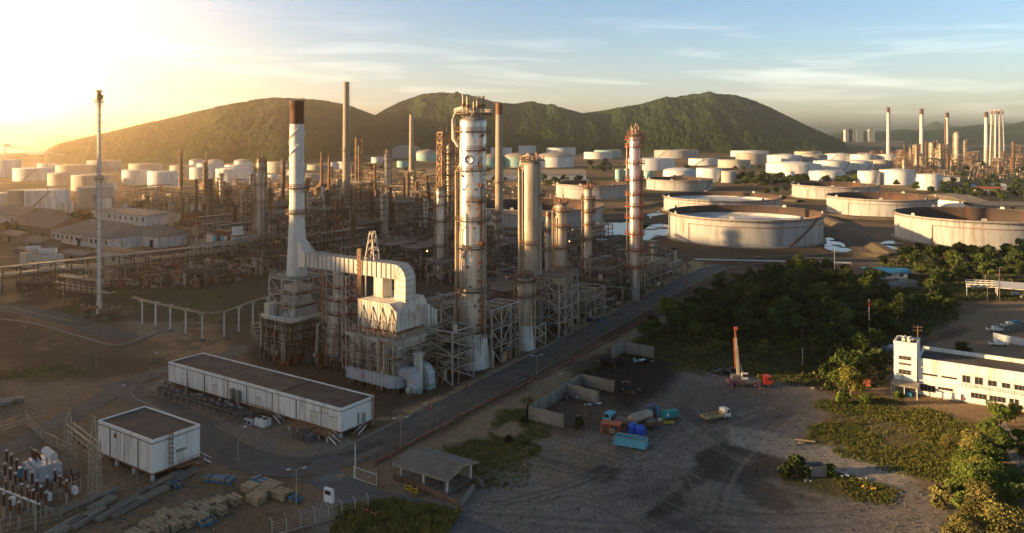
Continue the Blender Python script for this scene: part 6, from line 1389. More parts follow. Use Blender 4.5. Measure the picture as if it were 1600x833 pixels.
# switchyard
def lattice_mast(mb, x, y, w0, w1, h, m, k=9):
    c = [(-1,-1),(1,-1),(1,1),(-1,1)]; s = lambda f: (w0+(w1-w0)*f)/2
    for q in c: mb.bar((x+q[0]*s(0),y+q[1]*s(0),0),(x+q[0]*s(1),y+q[1]*s(1),h),.12,m)
    for j in range(k):
        for q in range(4):
            a, b = c[q], c[(q+1)%4]; f0, f1 = j/k, (j+1)/k; mb.bar((x+a[0]*s(f0),y+a[1]*s(f0),h*f0),(x+b[0]*s(f1),y+b[1]*s(f1),h*f1),.07,m); mb.bar((x+b[0]*s(f0),y+b[1]*s(f0),h*f0),(x+a[0]*s(f1),y+a[1]*s(f1),h*f1),.07,m)
def gantry():
    a, b = P(109,740), P(148,775); t = thing('line_gantry', 'pale lattice gantry with two masts beside the small white building', 'gantry', (a.x,a.y,0)); d = b-a
    for q, h in ((Vector((0,0,0)),12.4),(d,14.2)):
        mb = MB(); lattice_mast(mb,q.x,q.y,1.7,1.3,9.6,'lattice',10); mb.bar((q.x-.6,q.y-.6,9.6),(q.x,q.y,h),.12,'lattice'); mb.bar((q.x+.6,q.y-.6,9.6),(q.x,q.y,h),.12,'lattice'); mb.bar((q.x,q.y+.6,9.6),(q.x,q.y,h),.12,'lattice')
        mb.box(q.x-1.1,q.x+1.1,q.y-1.1,q.y+1.1,0,.35,'concrete'); mb.build('mast', t)
    mb = MB(); e = Vector((-d.y,d.x,0)).normalized()*.55
    for s in (1,-1):
        for z in (8.4,9.5): mb.bar(e*s+Vector((0,0,z)),d+e*s+Vector((0,0,z)),.12,'lattice')
    for k in range(9): mb.bar(d*(k/9)+e+Vector((0,0,8.4)),d*((k+1)/9)-e+Vector((0,0,9.5)),.07,'lattice'); mb.bar(d*(k/9)-e+Vector((0,0,9.5)),d*((k+1)/9)+e+Vector((0,0,8.4)),.07,'lattice')
    mb.build('beam', t)
    for f in (.2,.4,.6,.8): mb = MB(); c = d*f; mb.cyl((c.x,c.y,8.4),(c.x,c.y,6.9),.16,'porcelain',n=8); mb.bar((c.x,c.y,6.9),(c.x-5,c.y+.5,6.0),.04,'black'); mb.build('insulator', t)
gantry()
def big_trafo():
    p = P(66,748); t = thing('power_transformer', 'grey finned power transformer with white conservator drum', 'transformer', (p.x,p.y,0), GA-.15); mb = MB(); mb.box(-1.5,1.5,-3,3,.5,3.4,'trafo'); mb.build('tank', t)
    for s in (-1,1):
        mb = MB()
        for k in range(8): y = -2.7+k*.76; mb.box(s*1.55,s*2.5,y-.14,y+.14,.7,3.1,'trafo') if s > 0 else mb.box(-2.5,-1.55,y-.14,y+.14,.7,3.1,'trafo')
        mb.build('radiator', t)
    mb = MB(); mb.cyl((.9,-3.2,4.7),(.9,1.2,4.7),.75,'stackw',n=16); mb.build('conservator', t); [put(t,'bracket',lambda m: m.bar((.9,y,3.4),(.9,y,4.2),.3,'trafo')) for y in (-2.2,.4)]
    for k in range(3):
        for x, h in ((-.8,1.9),(0,1.2)): mb = MB(); y = .6+k*1.0; mb.cyl((x,y,3.4),(x-.3,y+.1,3.4+h),.16,'porcelain',.09,8); mb.cyl((x-.3,y+.1,3.4+h),(x-.34,y+.1,3.6+h),.14,'gal',n=7); mb.build('bushing', t)
    mb = MB(); mb.box(-2.8,2.8,-4,4,0,.45,'concrete'); mb.build('plinth', t); mb = MB(); mb.box(-3.4,-2.6,2.2,3.6,.6,2.2,'bluelight'); mb.build('control_box', t)
big_trafo()
def insulator_post():
    t = thing('insulator_post', None, 'insulator', (0,0,0)); mb = MB(); mb.bar((0,0,0),(0,0,2.3),.22,'gal'); mb.box(-.35,.35,-.35,.35,0,.25,'concrete'); mb.build('post', t)
    mb = MB(); mb.lathe([(r_,2.3+k*.09) for k in range(22) for r_ in ((.16,) if k%2 else (.24,))],'porcelain',10); mb.build('porcelain', t); mb = MB(); mb.lathe([(.1,4.2),(.22,4.25),(.22,4.5),(.1,4.55)],'stackw',10); mb.build('cap', t); return t
PI_ = Proto(insulator_post)
for px, py in [(8,762),(16,770),(24,778),(10,740),(18,746),(26,755),(44,800),(52,806),(34,796),(58,790),(64,800),(72,810),(40,770),(50,776),(94,782),(74,784),(86,772),(104,790),(6,812),(16,820),(30,826)]:
    p = P(px,py); PI_.put((p.x,p.y,0),0,(1.1,1.1,1.0),None,'brown insulator posts of the switchyard','brown ribbed insulator post in the switchyard')
def busbar():
    t = thing('busbar_stand', 'light busbar frame on posts at the left corner of the switchyard', 'frame', (0,0,0)); mb = MB(); a, b = P(0,806), P(62,832)
    for z in (4.6,): mb.bar(a+Vector((0,0,z)),b+Vector((0,0,z)),.25,'stackw')
    mb.build('beam', t); [put(t,'leg',lambda m: m.bar(a.lerp(b,f),a.lerp(b,f)+Vector((0,0,4.6)),.22,'gal')) for f in (.1,.5,.9)]
    for f in (.15,.35,.55,.75,.95): c = a.lerp(b,f); put(t,'isolator',lambda m: m.cyl((c.x,c.y,4.7),(c.x,c.y,6.2),.16,'porcelain',n=8))
    t = thing('switch_stand', 'galvanised switch frame with brown insulators near the gantry foot', 'frame', (P(108,772).x,P(108,772).y,0), GA); frame_part(MB(),-1.2,1.2,-1.6,1.6,(2.6,),'lattice',2,2,.14).build('frame', t)
    for x in (-1,0,1):
        for y in (-1.3,1.3): put(t,'isolator',lambda m: m.cyl((x,y,2.6),(x,y,4.0),.15,'porcelain',n=8))
    for k, (px, py) in enumerate([(76,788),(117,778),(20,795)]): 
        p = P(px,py); t = thing('control_cabinet', ['white switchyard control cabinet below the transformer','white switchyard control cabinet at the gantry mast foot','pale switchyard control cabinet amid insulators at the left'][k],'cabinet',(p.x,p.y,0),GA); put(t,'case',lambda m: m.box(-.3,.3,-.6,.6,.8,2.0,'cover')); put(t,'stand',lambda m: (m.bar((0,-.4,0),(0,-.4,.8),.1,'gal'),m.bar((0,.4,0),(0,.4,.8),.1,'gal')))
busbar()
def low_wall(pts, label, h=.6, w=.4, m='concrete', name='low_wall'):
    t = thing(name, label, 'wall', (0,0,0)); mb = MB(); wall_line(mb,pts,h,w,m); o = mb.build('wall', t); mb = MB(); wall_line(mb,[Vector((p.x,p.y,0)) for p in pts],.12,w+.16,m,h); mb.build('coping', t); return t
low_wall([P(0,740),P(86,806),P(186,766)],'low pale concrete kerb wall round the switchyard')
fence_thing([P(0,833),P(95,812),P(190,768),P(238,746)],2.2,'mesh fence between switchyard and timber stacks',2.5); fence_thing([P(0,675),P(40,660),P(70,690),P(140,725)],2.0,'mesh fence behind the switchyard transformer',2.6)
# timber stacks
M['woodpale'] = mat('pale_timber', (0.46,0.34,0.2), .8, 0, .3, 1.2)
def planks(loc, l, w, h, label, m='wood', rz=0, n=6, lay=4, name='timber_stack', group=None, phrase=None):
    t = thing(name, label, 'timber', loc, rz, group, phrase); rr = random.Random(int(loc[0]*10)); mb = MB()
    for k in range(lay):
        for i in range(n):
            a = -w/2+w*i/n; e = rr.uniform(-.12,.12); mb.box(-l/2+e,l/2+e,a+.07,a+w/n-.07,.12+h*k/lay,.12+h*(k+.78)/lay,m if (i+k)%2 else ('woodpale' if m == 'wood' else 'kerb'))
    mb.build('boards', t); mb = MB(); [mb.box(x-.08,x+.08,-w/2,w/2,0,.12,'woodgrey') for x in (-l*.35,l*.35)]; mb.build('bearers', t); return t
k = 0
for i in range(3):
    for j in range(6):
        p = P(205+j*22+i*25,842-j*5-i*15); p += Vector((rr.uniform(-.3,.3),rr.uniform(-.3,.3),0)); planks((p.x,p.y,0),2.6,1.9,.9+.6*rr.random(),None,'wood',VA+rr.uniform(-.04,.04),4,3,'crate_stack','stacked timber crates','pale crate-like timber pile')
for px, py, l, lb in [(392,768,3,'crate-like pile of boards, back left of the block left of the gate'),(412,775,3,'crate-like pile of boards in the middle of the block left of the gate'),(400,785,3,'crate-like pile of boards at the front of the block left of the gate'),(425,766,3.2,'crate-like pile of boards, back right of the block left of the gate'),(440,778,3.2,'crate-like pile of boards at the right of the block left of the gate')]:
    p = P(px,py); planks((p.x,p.y,0),l,2.2,1.3,lb,'wood',VA+.05,5,5,'crate_stack','stacked timber crates')
ud = math.atan2(.83,.559)
for px, py, l, w, lb in [(185,798,9,1.2,'long grey plank bundle beside the switchyard wall'),(212,778,11,.9,'long thin plank bundle on the track below the small white building'),(258,754,8,1.6,'plank bundle nearest the small white building corner'),(285,748,8,1.3,'plank bundle next to the blue wrapped one'),(135,812,7,2.2,'stack of grey boards with green tarpaulin edge at the bottom left'),(100,828,8,2.4,'stack of grey boards at the very bottom left corner'),(160,790,5,1.8,'short grey board stack below the gantry'),(240,775,6,1.5,'short plank bundle in the middle of the dirt track'),(205,795,8,.8,'single thin plank bundle on the dirt track')]:
    p = P(px,py); planks((p.x,p.y,0),l,w,.7,lb,'woodgrey',ud+.25+rr.uniform(-.1,.1),4,2,'plank_bundle')
def blue_bundle(px, py, l, label, rz):
    p = P(px,py); t = thing('pipe_bundle', label, 'bundle', (p.x,p.y,0), rz); mb = MB()
    for i in range(5):
        for j in range(2): mb.box(-l/2,l/2,-1+i*.4,-.66+i*.4,.1+j*.4,.44+j*.4,'blue' if (i+j)%3 != 1 else 'wood')
    mb.build('lengths', t); [put(t,'strap',lambda m: m.box(x-.06,x+.06,-1.05,1.05,.05,.95,'black')) for x in (-l*.3,l*.3)]
blue_bundle(343,752,5.5,'blue ended bundle of lengths lying across the track',ud-1.2); blue_bundle(415,758,6.5,'long blue and grey bundle behind the crate block by the gate',VA); blue_bundle(460,782,2.4,'short blue bundle left of the white sign box',VA); blue_bundle(322,818,2.6,'blue wrapped bundle beside the bottom timber stacks',ud); blue_bundle(275,760,1.4,'small blue crate near the small white building',ud)
for k, (px, py, lb) in enumerate([(0,633,'pale slabs stacked at the left frame edge'),(18,628,'grey pipes stacked next to the slabs at the left edge')]): p = P(px,py); planks((p.x,p.y,0),5,2.2,.9,lb,'kerb',.3,4,2,'slab_stack')
# lamps, posts, signs
def lamp_post(px, py, h, label, ang=0.6, double=False, m='gal'):
    p = P(px,py); t = thing('street_lamp', label, 'street lamp', (p.x,p.y,0), ang); put(t,'pole',lambda q: (q.cyl((0,0,0),(0,0,h),.11,m,.07,8),q.box(-.25,.25,-.25,.25,0,.2,'concrete')))
    for s in ((1,-1) if double else (1,)): put(t,'arm',lambda q: q.tube([(0,0,h-.1),(s*.5,0,h+.2),(s*1.1,0,h+.25)],.05,m)); put(t,'lamp_head',lambda q: q.cb((s*1.35,0,h+.24),(.6,.3,.16),'lampw'))
lamp_post(184,634,4.6,'curved street lamp at the bend left of the long white building',0); lamp_post(236,586,5.5,'street lamp left of the long white building far end',.3); lamp_post(372,722,6.5,'street lamp between the two white buildings',.5)
lamp_post(626,700,6,'double armed street lamp on the road by the long building end',.3,True); lamp_post(463,788,6,'double armed street lamp in the timber yard by the gate',.3,True); lamp_post(839,592,6,'double armed street lamp beside the road opposite the walled bays',.4,True); lamp_post(868,612,4,'short lamp post at the corner of the walled bays',.4,False,'gal')
lamp_post(386,640,3.2,'small lamp inside the transformer fence',.4,False,'gal')
def pole(px, py, h, label, r=.16, m='kerb', cross=False, name='utility_pole', red=False):
    p = P(px,py); t = thing(name, label, 'pole', (p.x,p.y,0)); put(t,'shaft',lambda q: q.cyl((0,0,0),(0,0,h),r,m,r*.75,8)); 
    if cross: put(t,'crossarm',lambda q: [(q.bar((-1.1,.2,z),(1.1,-.2,z),.14,'woodgrey'),[q.cyl((x,0,z),(x,0,z+.35),.08,'porcelain',n=6) for x in (-1,0,1)]) for z in (h-.4,h-1.3)])
    else: put(t,'cap',lambda q: q.cyl((0,0,h),(0,0,h+.25),r*.9,'gal',n=8))
    if red: put(t,'red_mark',lambda q: q.cyl((0,0,h*.78),(0,0,h*.95),r*1.05,'red',n=8))
pole(67,688,10.2,'tall bare concrete pole behind the switchyard'); pole(555,748,6.4,'pale post with camera at the corner of the road fence',.14,'stackw'); pole(150,578,3.6,'low concrete post with sign plate alone in the left field',.22,'kerb'); pole(111,640,4,'thin post beside the gantry mast')
pole(1358,522,11,'white flagpole-like mast with red tip in the dark wood',.15,'stackw',red=True); pole(1304,430,12,'concrete power pole with crossarm at the wood edge by the bund',.2,'kerb',True); pole(1562,470,13,'brown power pole beside the white carport',.2,'bark',True); pole(1456,470,8,'brown pole in the trees left of the carport',.18,'bark'); pole(1543,478,7,'thin pole at the car park edge before the carport',.14,'kerb'); pole(1254,572,5,'lamp-like white post in the grass at the wood edge',.1,'stackw'); pole(1328,378,9,'slim pole between the bund and the huge right tank',.12,'kerb'); pole(1434,600,15,'rusty antenna mast behind the white building tower',.12,'rusty',True)
pole(1585,660,6,'street light post among the trees below the white building',.1,'stackw'); pole(890,602,3.4,'pale post at the walled bays between the lamps',.1,'gal'); pole(823,634,3.2,'short post at the left corner of the walled bays',.1,'gal')
def sign_box():
    p = P(514,793); t = thing('sign_box', 'white box sign with dark window panel at the gate', 'sign', (p.x,p.y,0), GA); put(t,'board',lambda m: m.box(-.3,.3,-1.0,1.0,1.0,3.3,'cover')); put(t,'window',lambda m: m.box(-.33,-.25,-.7,.7,2.3,3.0,'dark')); put(t,'post',lambda m: (m.bar((0,-.8,0),(0,-.8,1),.14,'gal'),m.bar((0,.8,0),(0,.8,1),.14,'gal')))
sign_box()
def gate_fence():
    a, b = P(425,838), P(575,798); t = thing('yard_fence', 'fence of bent white posts along the bottom verge by the gate', 'fence', (0,0,0))
    for f in np.linspace(0,1,8): c = a.lerp(b,f); put(t,'post',lambda m: m.tube([(c.x,c.y,0),(c.x,c.y,2.4),(c.x-.2,c.y+.15,2.7),(c.x-.55,c.y+.35,2.85)],.08,'frame'))
    put(t,'wire_mesh',lambda m: [m.bar(a+Vector((0,0,z)),b+Vector((0,0,z)),.04,'gal') for z in (.3,.8,1.3,1.8,2.3)]); put(t,'base_rail',lambda m: m.bar(a+Vector((0,0,.15)),b+Vector((0,0,.15)),.25,'kerb'))
    c, d = P(685,787),P(553,748)
    t = thing('sliding_gate', 'low open sliding gate rail across the road to the yard', 'gate', (0,0,0)); a, b = P(553,748), P(588,760)
    put(t,'rail',lambda m: [m.bar(a+Vector((0,0,z)),b+Vector((0,0,z)),.1,'stackw') for z in (.2,2.2)]); [put(t,'post',lambda m: m.bar(q,q+Vector((0,0,2.4)),.14,'stackw')) for q in (a,b)]; put(t,'bars',lambda m: [m.bar(a.lerp(b,i/14)+Vector((0,0,.2)),a.lerp(b,i/14)+Vector((0,0,2.2)),.035,'gal') for i in range(15)])
    for k, (px, py, m_) in enumerate([(638,768,'yellow'),(648,773,'yellow'),(572,806,'orangepipe'),(584,812,'orangepipe')]):
        p = P(px,py); t = thing('traffic_barrier', ['yellow striped barrier frame, left one in front of the shelter','yellow striped barrier frame, right one in front of the shelter','orange barrier frame, left one on the grass verge','orange barrier frame, right one on the grass verge'][k], 'barrier', (p.x,p.y,0), GA)
        put(t,'panel',lambda m: [m.box(-.05,.05,-.55,.55,z,z+.28,m_ if i%2 == 0 else 'dark') for i,z in enumerate((.3,.6,.9,1.2))]); [put(t,'leg',lambda m: m.bar((x*.35,y,0),(0,y,1.5),.09,m_)) for x in (-1,1) for y in (-.5,.5)]
gate_fence()
# shelter with a guard
def shelter():
    p = P(699,772); t = thing('gate_shelter', 'open sided guard shelter with grey pitched sheet roof on white posts', 'shelter', (p.x,p.y,0), GA); l, d = 11.6, 7.6
    [put(t,'post',lambda m: m.bar((x,y,0),(x,y,2.9),.32,'stackw')) for x in (.3,d-.3) for y in (.3,l/2,l-.3)]
    def rf(m):
        v = [(-.8,-.8,2.9),(-.8,l+.8,2.9),(d/2,l+.8,4.1),(d/2,-.8,4.1),(d+.8,l+.8,3.1),(d+.8,-.8,3.1)]; v += [(a,b,c-.25) for a,b,c in v]
        m.add(v,[(0,3,2,1),(3,5,4,2),(6,7,8,9),(9,8,10,11),(0,1,7,6),(1,2,8,7),(2,4,10,8),(4,5,11,10),(5,3,9,11),(3,0,6,9)],'roofgrey')
        for y in np.arange(-.6,l+.7,.75): m.bar((-.8,y,2.94),(d/2,y,4.14),.07,'roofgrey'); m.bar((d/2,y,4.14),(d+.8,y,3.14),.07,'roofgrey')
    put(t,'roof',rf); put(t,'ridge_cap',lambda m: m.bar((d/2,-.8,4.17),(d/2,l+.8,4.17),.25,'kerb',.08)); put(t,'fascia',lambda m: (m.box(-.9,-.78,-.85,l+.85,2.55,2.95,'kerb'),m.bar((-.8,-.84,2.8),(d/2,-.84,4.0),.12,'kerb',.35),m.bar((d/2,-.84,4.0),(d+.8,-.84,3.0),.12,'kerb',.35))); put(t,'floor_slab',lambda m: m.box(-.3,d+.3,-.3,l+.3,.02,.14,'concrete'))
    put(t,'back_panel',lambda m: m.box(d-.35,d-.25,.4,l*.45,.2,2.3,'gal'))
    for k, (a, b) in enumerate([((615,750),(652,762)),((652,762),(720,793)),((720,793),(740,765)),((755,762),(742,752))]):
        pts = [P(*a),P(*b)]; low_wall(pts,['low dark wall left of the shelter','low striped wall along the front of the shelter','low pale wall at the right of the shelter','short pale wall panel behind the shelter on the grass'][k],.9,.3,'concrete' if k > 1 else 'framed')
    fence_thing([P(587,760),P(592,742),P(612,735),P(700,752)] ,2.0,'rusty wire fence round the left side of the shelter',1.8,'rusty')
    p2 = P(676,762); t = thing('motorcycle', 'dark motorcycle parked under the shelter roof', 'motorcycle', (p2.x+1.2,p2.y+1.5,.14), .8)
    for x in (-.65,.65): put(t,'wheel',lambda m: [m.bar((x+.3*math.cos(a),0,.3+.3*math.sin(a)),(x+.3*math.cos(a+.55),0,.3+.3*math.sin(a+.55)),.1,'black') for a in np.arange(0,6.2,.52)])
    put(t,'body',lambda m: (m.bar((-.6,0,.35),(.1,0,.5),.2,'framed'),m.bar((.1,0,.5),(.55,0,.95),.15,'red'),m.cb((-.2,0,.75),(.7,.25,.12),'black'),m.bar((.65,0,.3),(.5,0,1.0),.08,'gal'))); put(t,'handlebar',lambda m: m.bar((.5,-.35,1.02),(.5,.35,1.02),.06,'gal'))
shelter()
def make_person(loc, rz, label, pose='stand'):
    """one continuous skinned body, face forward along local -y"""
    bm_v = [(0,0,.95),(0,0,1.12),(0,.01,1.38),(0,0,1.50),(0,-.02,1.62),(0,-.02,1.74)]; rad = [.15,.14,.16,.06,.095,.07]; ed = [(0,1),(1,2),(2,3),(3,4),(4,5)]
    def limb(pts, rs, root):
        prev = root
        for p, r_ in zip(pts, rs): bm_v.append(p); rad.append(r_); ed.append((prev,len(bm_v)-1)); prev = len(bm_v)-1
        return prev
    for s in (-1,1):
        limb([(s*.10,0,.88),(s*.11,-.02,.5),(s*.11,.02,.10),(s*.11,-.12,.04)],[.10,.07,.05,.045],0)
        h = limb([(s*.19,0,1.40),(s*.25,.02,1.12),(s*.25,-.06,.88),(s*.25,-.07,.80)],[.065,.05,.04,.035],2)
        for k in range(4): limb([(s*(.235+.012*k),-.075-.012*k,.76-.003*k),(s*(.232+.012*k),-.085-.012*k,.715+.006*abs(k-1))],[.011,.009],h)
        limb([(s*.215,-.10,.79),(s*.205,-.115,.76)],[.012,.01],h)
    me = bpy.data.meshes.new('person'); me.from_pydata(bm_v,ed,[]); o = bpy.data.objects.new('person', me); COL.objects.link(o); o.location = loc; o.rotation_euler = (0,0,rz)
    md = o.modifiers.new('skin','SKIN'); sk = me.skin_vertices[0].data
    for i, r_ in enumerate(rad): sk[i].radius = (r_,r_)
    sk[0].use_root = True; ss = o.modifiers.new('sub','SUBSURF'); ss.levels = 1; ss.render_levels = 1; me.materials.append(M['cloth']); 
    setp(o,label,'person')
    c = MB(); c.lathe([(.17,1.70),(.125,1.72),(.115,1.80),(.06,1.85),(.01,1.86)],'hat',12,(0,-.02)); c.build('hard_hat', o)
    f = MB(); f.lathe([(.03,1.53),(.085,1.57),(.098,1.64),(.094,1.70)],'skin',12,(0,-.035)); f.add([(-.015,-.13,1.63),(.015,-.13,1.63),(0,-.155,1.61),(0,-.13,1.66)],[(0,1,3),(0,2,1),(0,3,2),(1,2,3)],'skin')
    [f.cb((s*.035,-.127,1.665),(.02,.01,.012),'dark') for s in (-1,1)]; f.cb((0,-.122,1.575),(.04,.01,.01),'redox'); [f.cb((s*.098,-.03,1.64),(.015,.03,.05),'skin') for s in (-1,1)]; f.build('face', o)
    return o
p = P(689,765); make_person((p.x,p.y,.14),-.3,'guard standing in dark clothes and white hard hat under the shelter')
p = P(664,752); make_person((p.x-.2,p.y+.3,.14),.9,'dim figure in dark clothes further back under the shelter roof')
# road fence and the dull red fire-water pipe beside it
fl = WP((556,746),(690,669),(830,591),(1000,498),(1100,450),(1168,424)); fence_thing([Vector((p[0],p[1],0)) for p in fl],2.6,'long dark mesh fence with leaning posts along the plant road',3.0,'framed',arm=True,name='road_fence')
def redpipe():
    t = thing('fire_pipe', 'dull red pipe on the ground along the road fence', 'pipe', (0,0,0)); pts = [P(*q) for q in ((585,727),(650,690),(700,663),(780,620),(829,597),(832,592),(822,588))]
    put(t,'pipe',lambda m: m.tube([(p.x,p.y,.35) for p in pts],.24,'redpipe',8)); [put(t,'support',lambda m: m.box(p.x-.3,p.x+.3,p.y-.2,p.y+.2,0,.14,'concrete')) for p in [pts[0].lerp(pts[4],i/9) for i in range(10)]]
    t = thing('fire_pipe', 'second red pipe following the fence from the walled bays to the bund', 'pipe', (0,0,0)); pts = [P(*q) for q in ((845,592),(1005,502),(1105,454),(1160,432))]; put(t,'pipe',lambda m: m.tube([(p.x,p.y,.3) for p in pts],.2,'redpipe',8)); put(t,'coupling',lambda m: [m.cb((pts[0].lerp(pts[1],i/5).x,pts[0].lerp(pts[1],i/5).y,.3),(.5,.5,.5),'redpipe',GA) for i in range(6)])
    for k, (a, b, r_, m_, lb) in enumerate([((1085,408),(1330,414),.45,'stackw','thick white pipe along the bund beyond the road end'),((1100,413),(1230,417),.5,'redpipe','short dull red pipe lying by the road end'),((1180,404),(1420,409),.3,'pipe','grey pipe running along the bund foot under the huge tanks')]):
        t = thing('ground_pipe', lb, 'pipe', (0,0,0)); p, q = P(*a), P(*b); put(t,'pipe',lambda m: m.tube([(p.x,p.y,.9),(q.x,q.y,.9)],r_,m_,8)); put(t,'sleepers',lambda m: [m.cb((p.lerp(q,i/12).x,p.lerp(q,i/12).y,.25),(.5,1.2,.5),'concrete') for i in range(13)])
redpipe()
def hydrant(px, py, label, m='red'):
    p = P(px,py); t = thing('fire_hydrant', label, 'hydrant', (p.x,p.y,0), GA); put(t,'barrel',lambda q: q.lathe([(.3,0),(.22,.1),(.22,1.1),(.28,1.15),(.1,1.4)],m,10)); put(t,'nozzle',lambda q: (q.cyl((-.5,0,.8),(.5,0,.8),.12,m,n=8),q.cyl((0,-.5,.8),(0,0,.8),.15,'stackw',n=8))); put(t,'monitor',lambda q: q.tube([(0,0,1.3),(.1,.1,1.7),(.8,.5,2.1)],.09,m))
hydrant(671,640,'red hydrant on the kerb right of the hooped ducts'); hydrant(730,607,'red hydrant with white monitor near the white skirt'); hydrant(912,520,'white and red hydrant left of the road near the white frame'); hydrant(1074,443,'red hydrant at the sandy end of the front row'); hydrant(397,555,'red hydrant behind the long building near the grey heater'); hydrant(1006,467,'white and red hydrant by the road below the red frame')
def scrap(px, py, n, label, mats, s=1.0, name='scrap_pile', cat='scrap'):
    p = P(px,py); t = thing(name, label, cat, (p.x,p.y,0)); r_ = random.Random(px); mb = MB()
    for i in range(n): mb.cb((r_.uniform(-2,2)*s,r_.uniform(-1.2,1.2)*s,r_.uniform(.1,.7)*s),(r_.uniform(.3,1.8)*s,r_.uniform(.2,.6)*s,r_.uniform(.15,.5)*s),r_.choice(mats),r_.uniform(0,3))
    mb.build('pieces', t)
scrap(930,502,16,'pile of dark blue scrap on the sand beside the road',['framed','blue','black'],1.2); scrap(812,567,5,'rusty valve lying on the sandy strip',['rusty'],.5)
# walled bays
def bay_wall(pts, h, label, w=.4): 
    q = [P(*a) for a in pts]; t = thing('concrete_wall', label, 'wall', (0,0,0)); mb = MB(); wall_line(mb,q,h,w,'concrete'); mb.build('wall', t); mb = MB()
    for a, b in zip(q,q[1:]):
        k = max(1,int((b-a).length/4)); [mb.bar(a.lerp(b,i/k),a.lerp(b,i/k)+Vector((0,0,h+.06)),w+.16,'concrete') for i in range(k+1)]
    mb.build('pier', t)
bay_wall([(825,655),(908,602)],2.9,'long concrete wall backing the open storage bays'); bay_wall([(825,655),(879,668)],2.9,'short end wall of the storage bays facing the yard'); bay_wall([(882,617),(934,630)],2.9,'middle partition wall of the storage bays'); bay_wall([(908,602),(958,613)],2.9,'partition wall of the storage bays next to the burnt ground'); bay_wall([(957,560),(975,551),(1020,559)],3.2,'separate concrete wall behind the burnt heap')
bay_wall([(958,672),(998,645),(1010,638)],.4,'low kerb wall between the bays and the parked plant',.3)
scrap(1005,566,14,'heap of grey tarpaulins before the far concrete wall',['tarp','tarp','char','cover'],1.3,'rubbish_heap','rubbish'); scrap(897,620,14,'heap of grey cables in the middle storage bay',['tarp','framed','cover'],1.1,'rubbish_heap','rubbish'); scrap(955,570,18,'black burnt debris against the far concrete wall',['char','black','framed'],2.0,'rubbish_heap','rubbish'); scrap(925,632,8,'small mixed rubbish beside the middle partition',['blue','orangepipe','cover','framed'],.8,'rubbish_heap','rubbish'); scrap(985,612,14,'black tangle of scrap on the burnt ground',['char','framed','black'],1.4,'rubbish_heap','rubbish'); scrap(905,650,4,'dark box lying in the front bay',['framed','woodgrey'],.8,'rubbish_heap','rubbish')
def hoop():
    p = P(985,612); t = thing('pipe_hoop', 'pale pipe hoop standing on the burnt ground', 'hoop', (p.x-1,p.y+1,0), .2); put(t,'hoop',lambda m: m.tube([(-1,0,0),(-1,0,2.2),(.8,0,2.2),(.8,0,1.4)],.1,'gal'))
hoop()
# ------------------------------------------------------------------ yard plant and vehicles
def wheel(t, x, y, r, w=.3, rim='gal'):
    o = MB().lathe([(.02,-w/2),(r*.85,-w/2),(r,-w*.35),(r,w*.35),(r*.85,w/2),(.02,w/2)],'black',14).build('wheel', t); o.location = (x,y,r); o.rotation_euler = (R(90),0,0)
    q = MB().lathe([(r*.5,-w/2-.02),(.05,-w/2-.06)],rim,10).lathe([(r*.5,w/2+.02),(.05,w/2+.06)],rim,10).build('rim', o); return o
def cab(t, x0, x1, w, z0, h, m, slope=.35):
    """forward-control lorry cab facing +x"""
    hw = w/2; put(t,'cab',lambda q: q.add([(x0,-hw,z0),(x1,-hw,z0),(x1,hw,z0),(x0,hw,z0),(x0,-hw,z0+h),(x1-slope,-hw*.94,z0+h),(x1-slope,hw*.94,z0+h),(x0,hw,z0+h),(x1,-hw,z0+h*.48),(x1,hw,z0+h*.48)],[(0,1,8,5,4),(1,2,9,8),(8,9,6,5),(2,3,7,6,9),(3,0,4,7),(4,5,6,7),(0,3,2,1)],m))
    put(t,'windscreen',lambda q: q.add([(x1+.02,-hw*.88,z0+h*.52),(x1+.02,hw*.88,z0+h*.52),(x1-slope+.05,hw*.82,z0+h*.93),(x1-slope+.05,-hw*.82,z0+h*.93)],[(0,1,2,3)],'glass'))
    for s in (-1,1): put(t,'side_window',lambda q: q.add([(x0+(x1-x0)*.25,s*(hw+.01),z0+h*.52),(x1-.2,s*(hw+.01),z0+h*.52),(x1-slope,s*(hw*.95+.01),z0+h*.9),(x0+(x1-x0)*.25,s*(hw*.95+.02),z0+h*.9)],[(0,1,2,3) if s < 0 else (3,2,1,0)],'glass'))
    for s in (-1,1): put(t,'headlight',lambda q: q.cb((x1+.02,s*hw*.75,z0+.3),(.06,.35,.2),'lampw'))
    put(t,'bumper',lambda q: q.cb((x1+.05,0,z0+.02),(.15,w,.25),'framed'))
def flatbed(px, py, rz, label):
    p = P(px,py); t = thing('flatbed_truck', label, 'truck', (p.x,p.y,0), rz)
    put(t,'chassis',lambda m: (m.box(-3.3,2.6,-.45,.45,.6,.85,'framed'),)); cab(t,1.5,3.1,2.0,.55,1.85,'bwhite')
    put(t,'bed',lambda m: (m.box(-3.6,1.3,-1.1,1.1,.9,1.02,'wood'),)); 
    for s in (-1,1): put(t,'side_board',lambda m: m.box(-3.6,1.3,s*1.1-.04,s*1.1+.04,.95,1.5,'bedboard'))
    put(t,'tailboard',lambda m: m.box(-3.68,-3.6,-1.1,1.1,.95,1.5,'bedboard')); put(t,'headboard',lambda m: m.box(1.3,1.38,-1.1,1.1,.95,1.75,'bedboard'))
    for x in (2.2,-2.3):
        for y in (-.95,.95): wheel(t,x,y,.42)
flatbed(1120,656,.42,'small white cabbed flatbed lorry parked alone on the grey yard')
M['purple'] = mat('dull_purple_paint', (0.16,0.05,0.13), .6, 0, .25, .8)
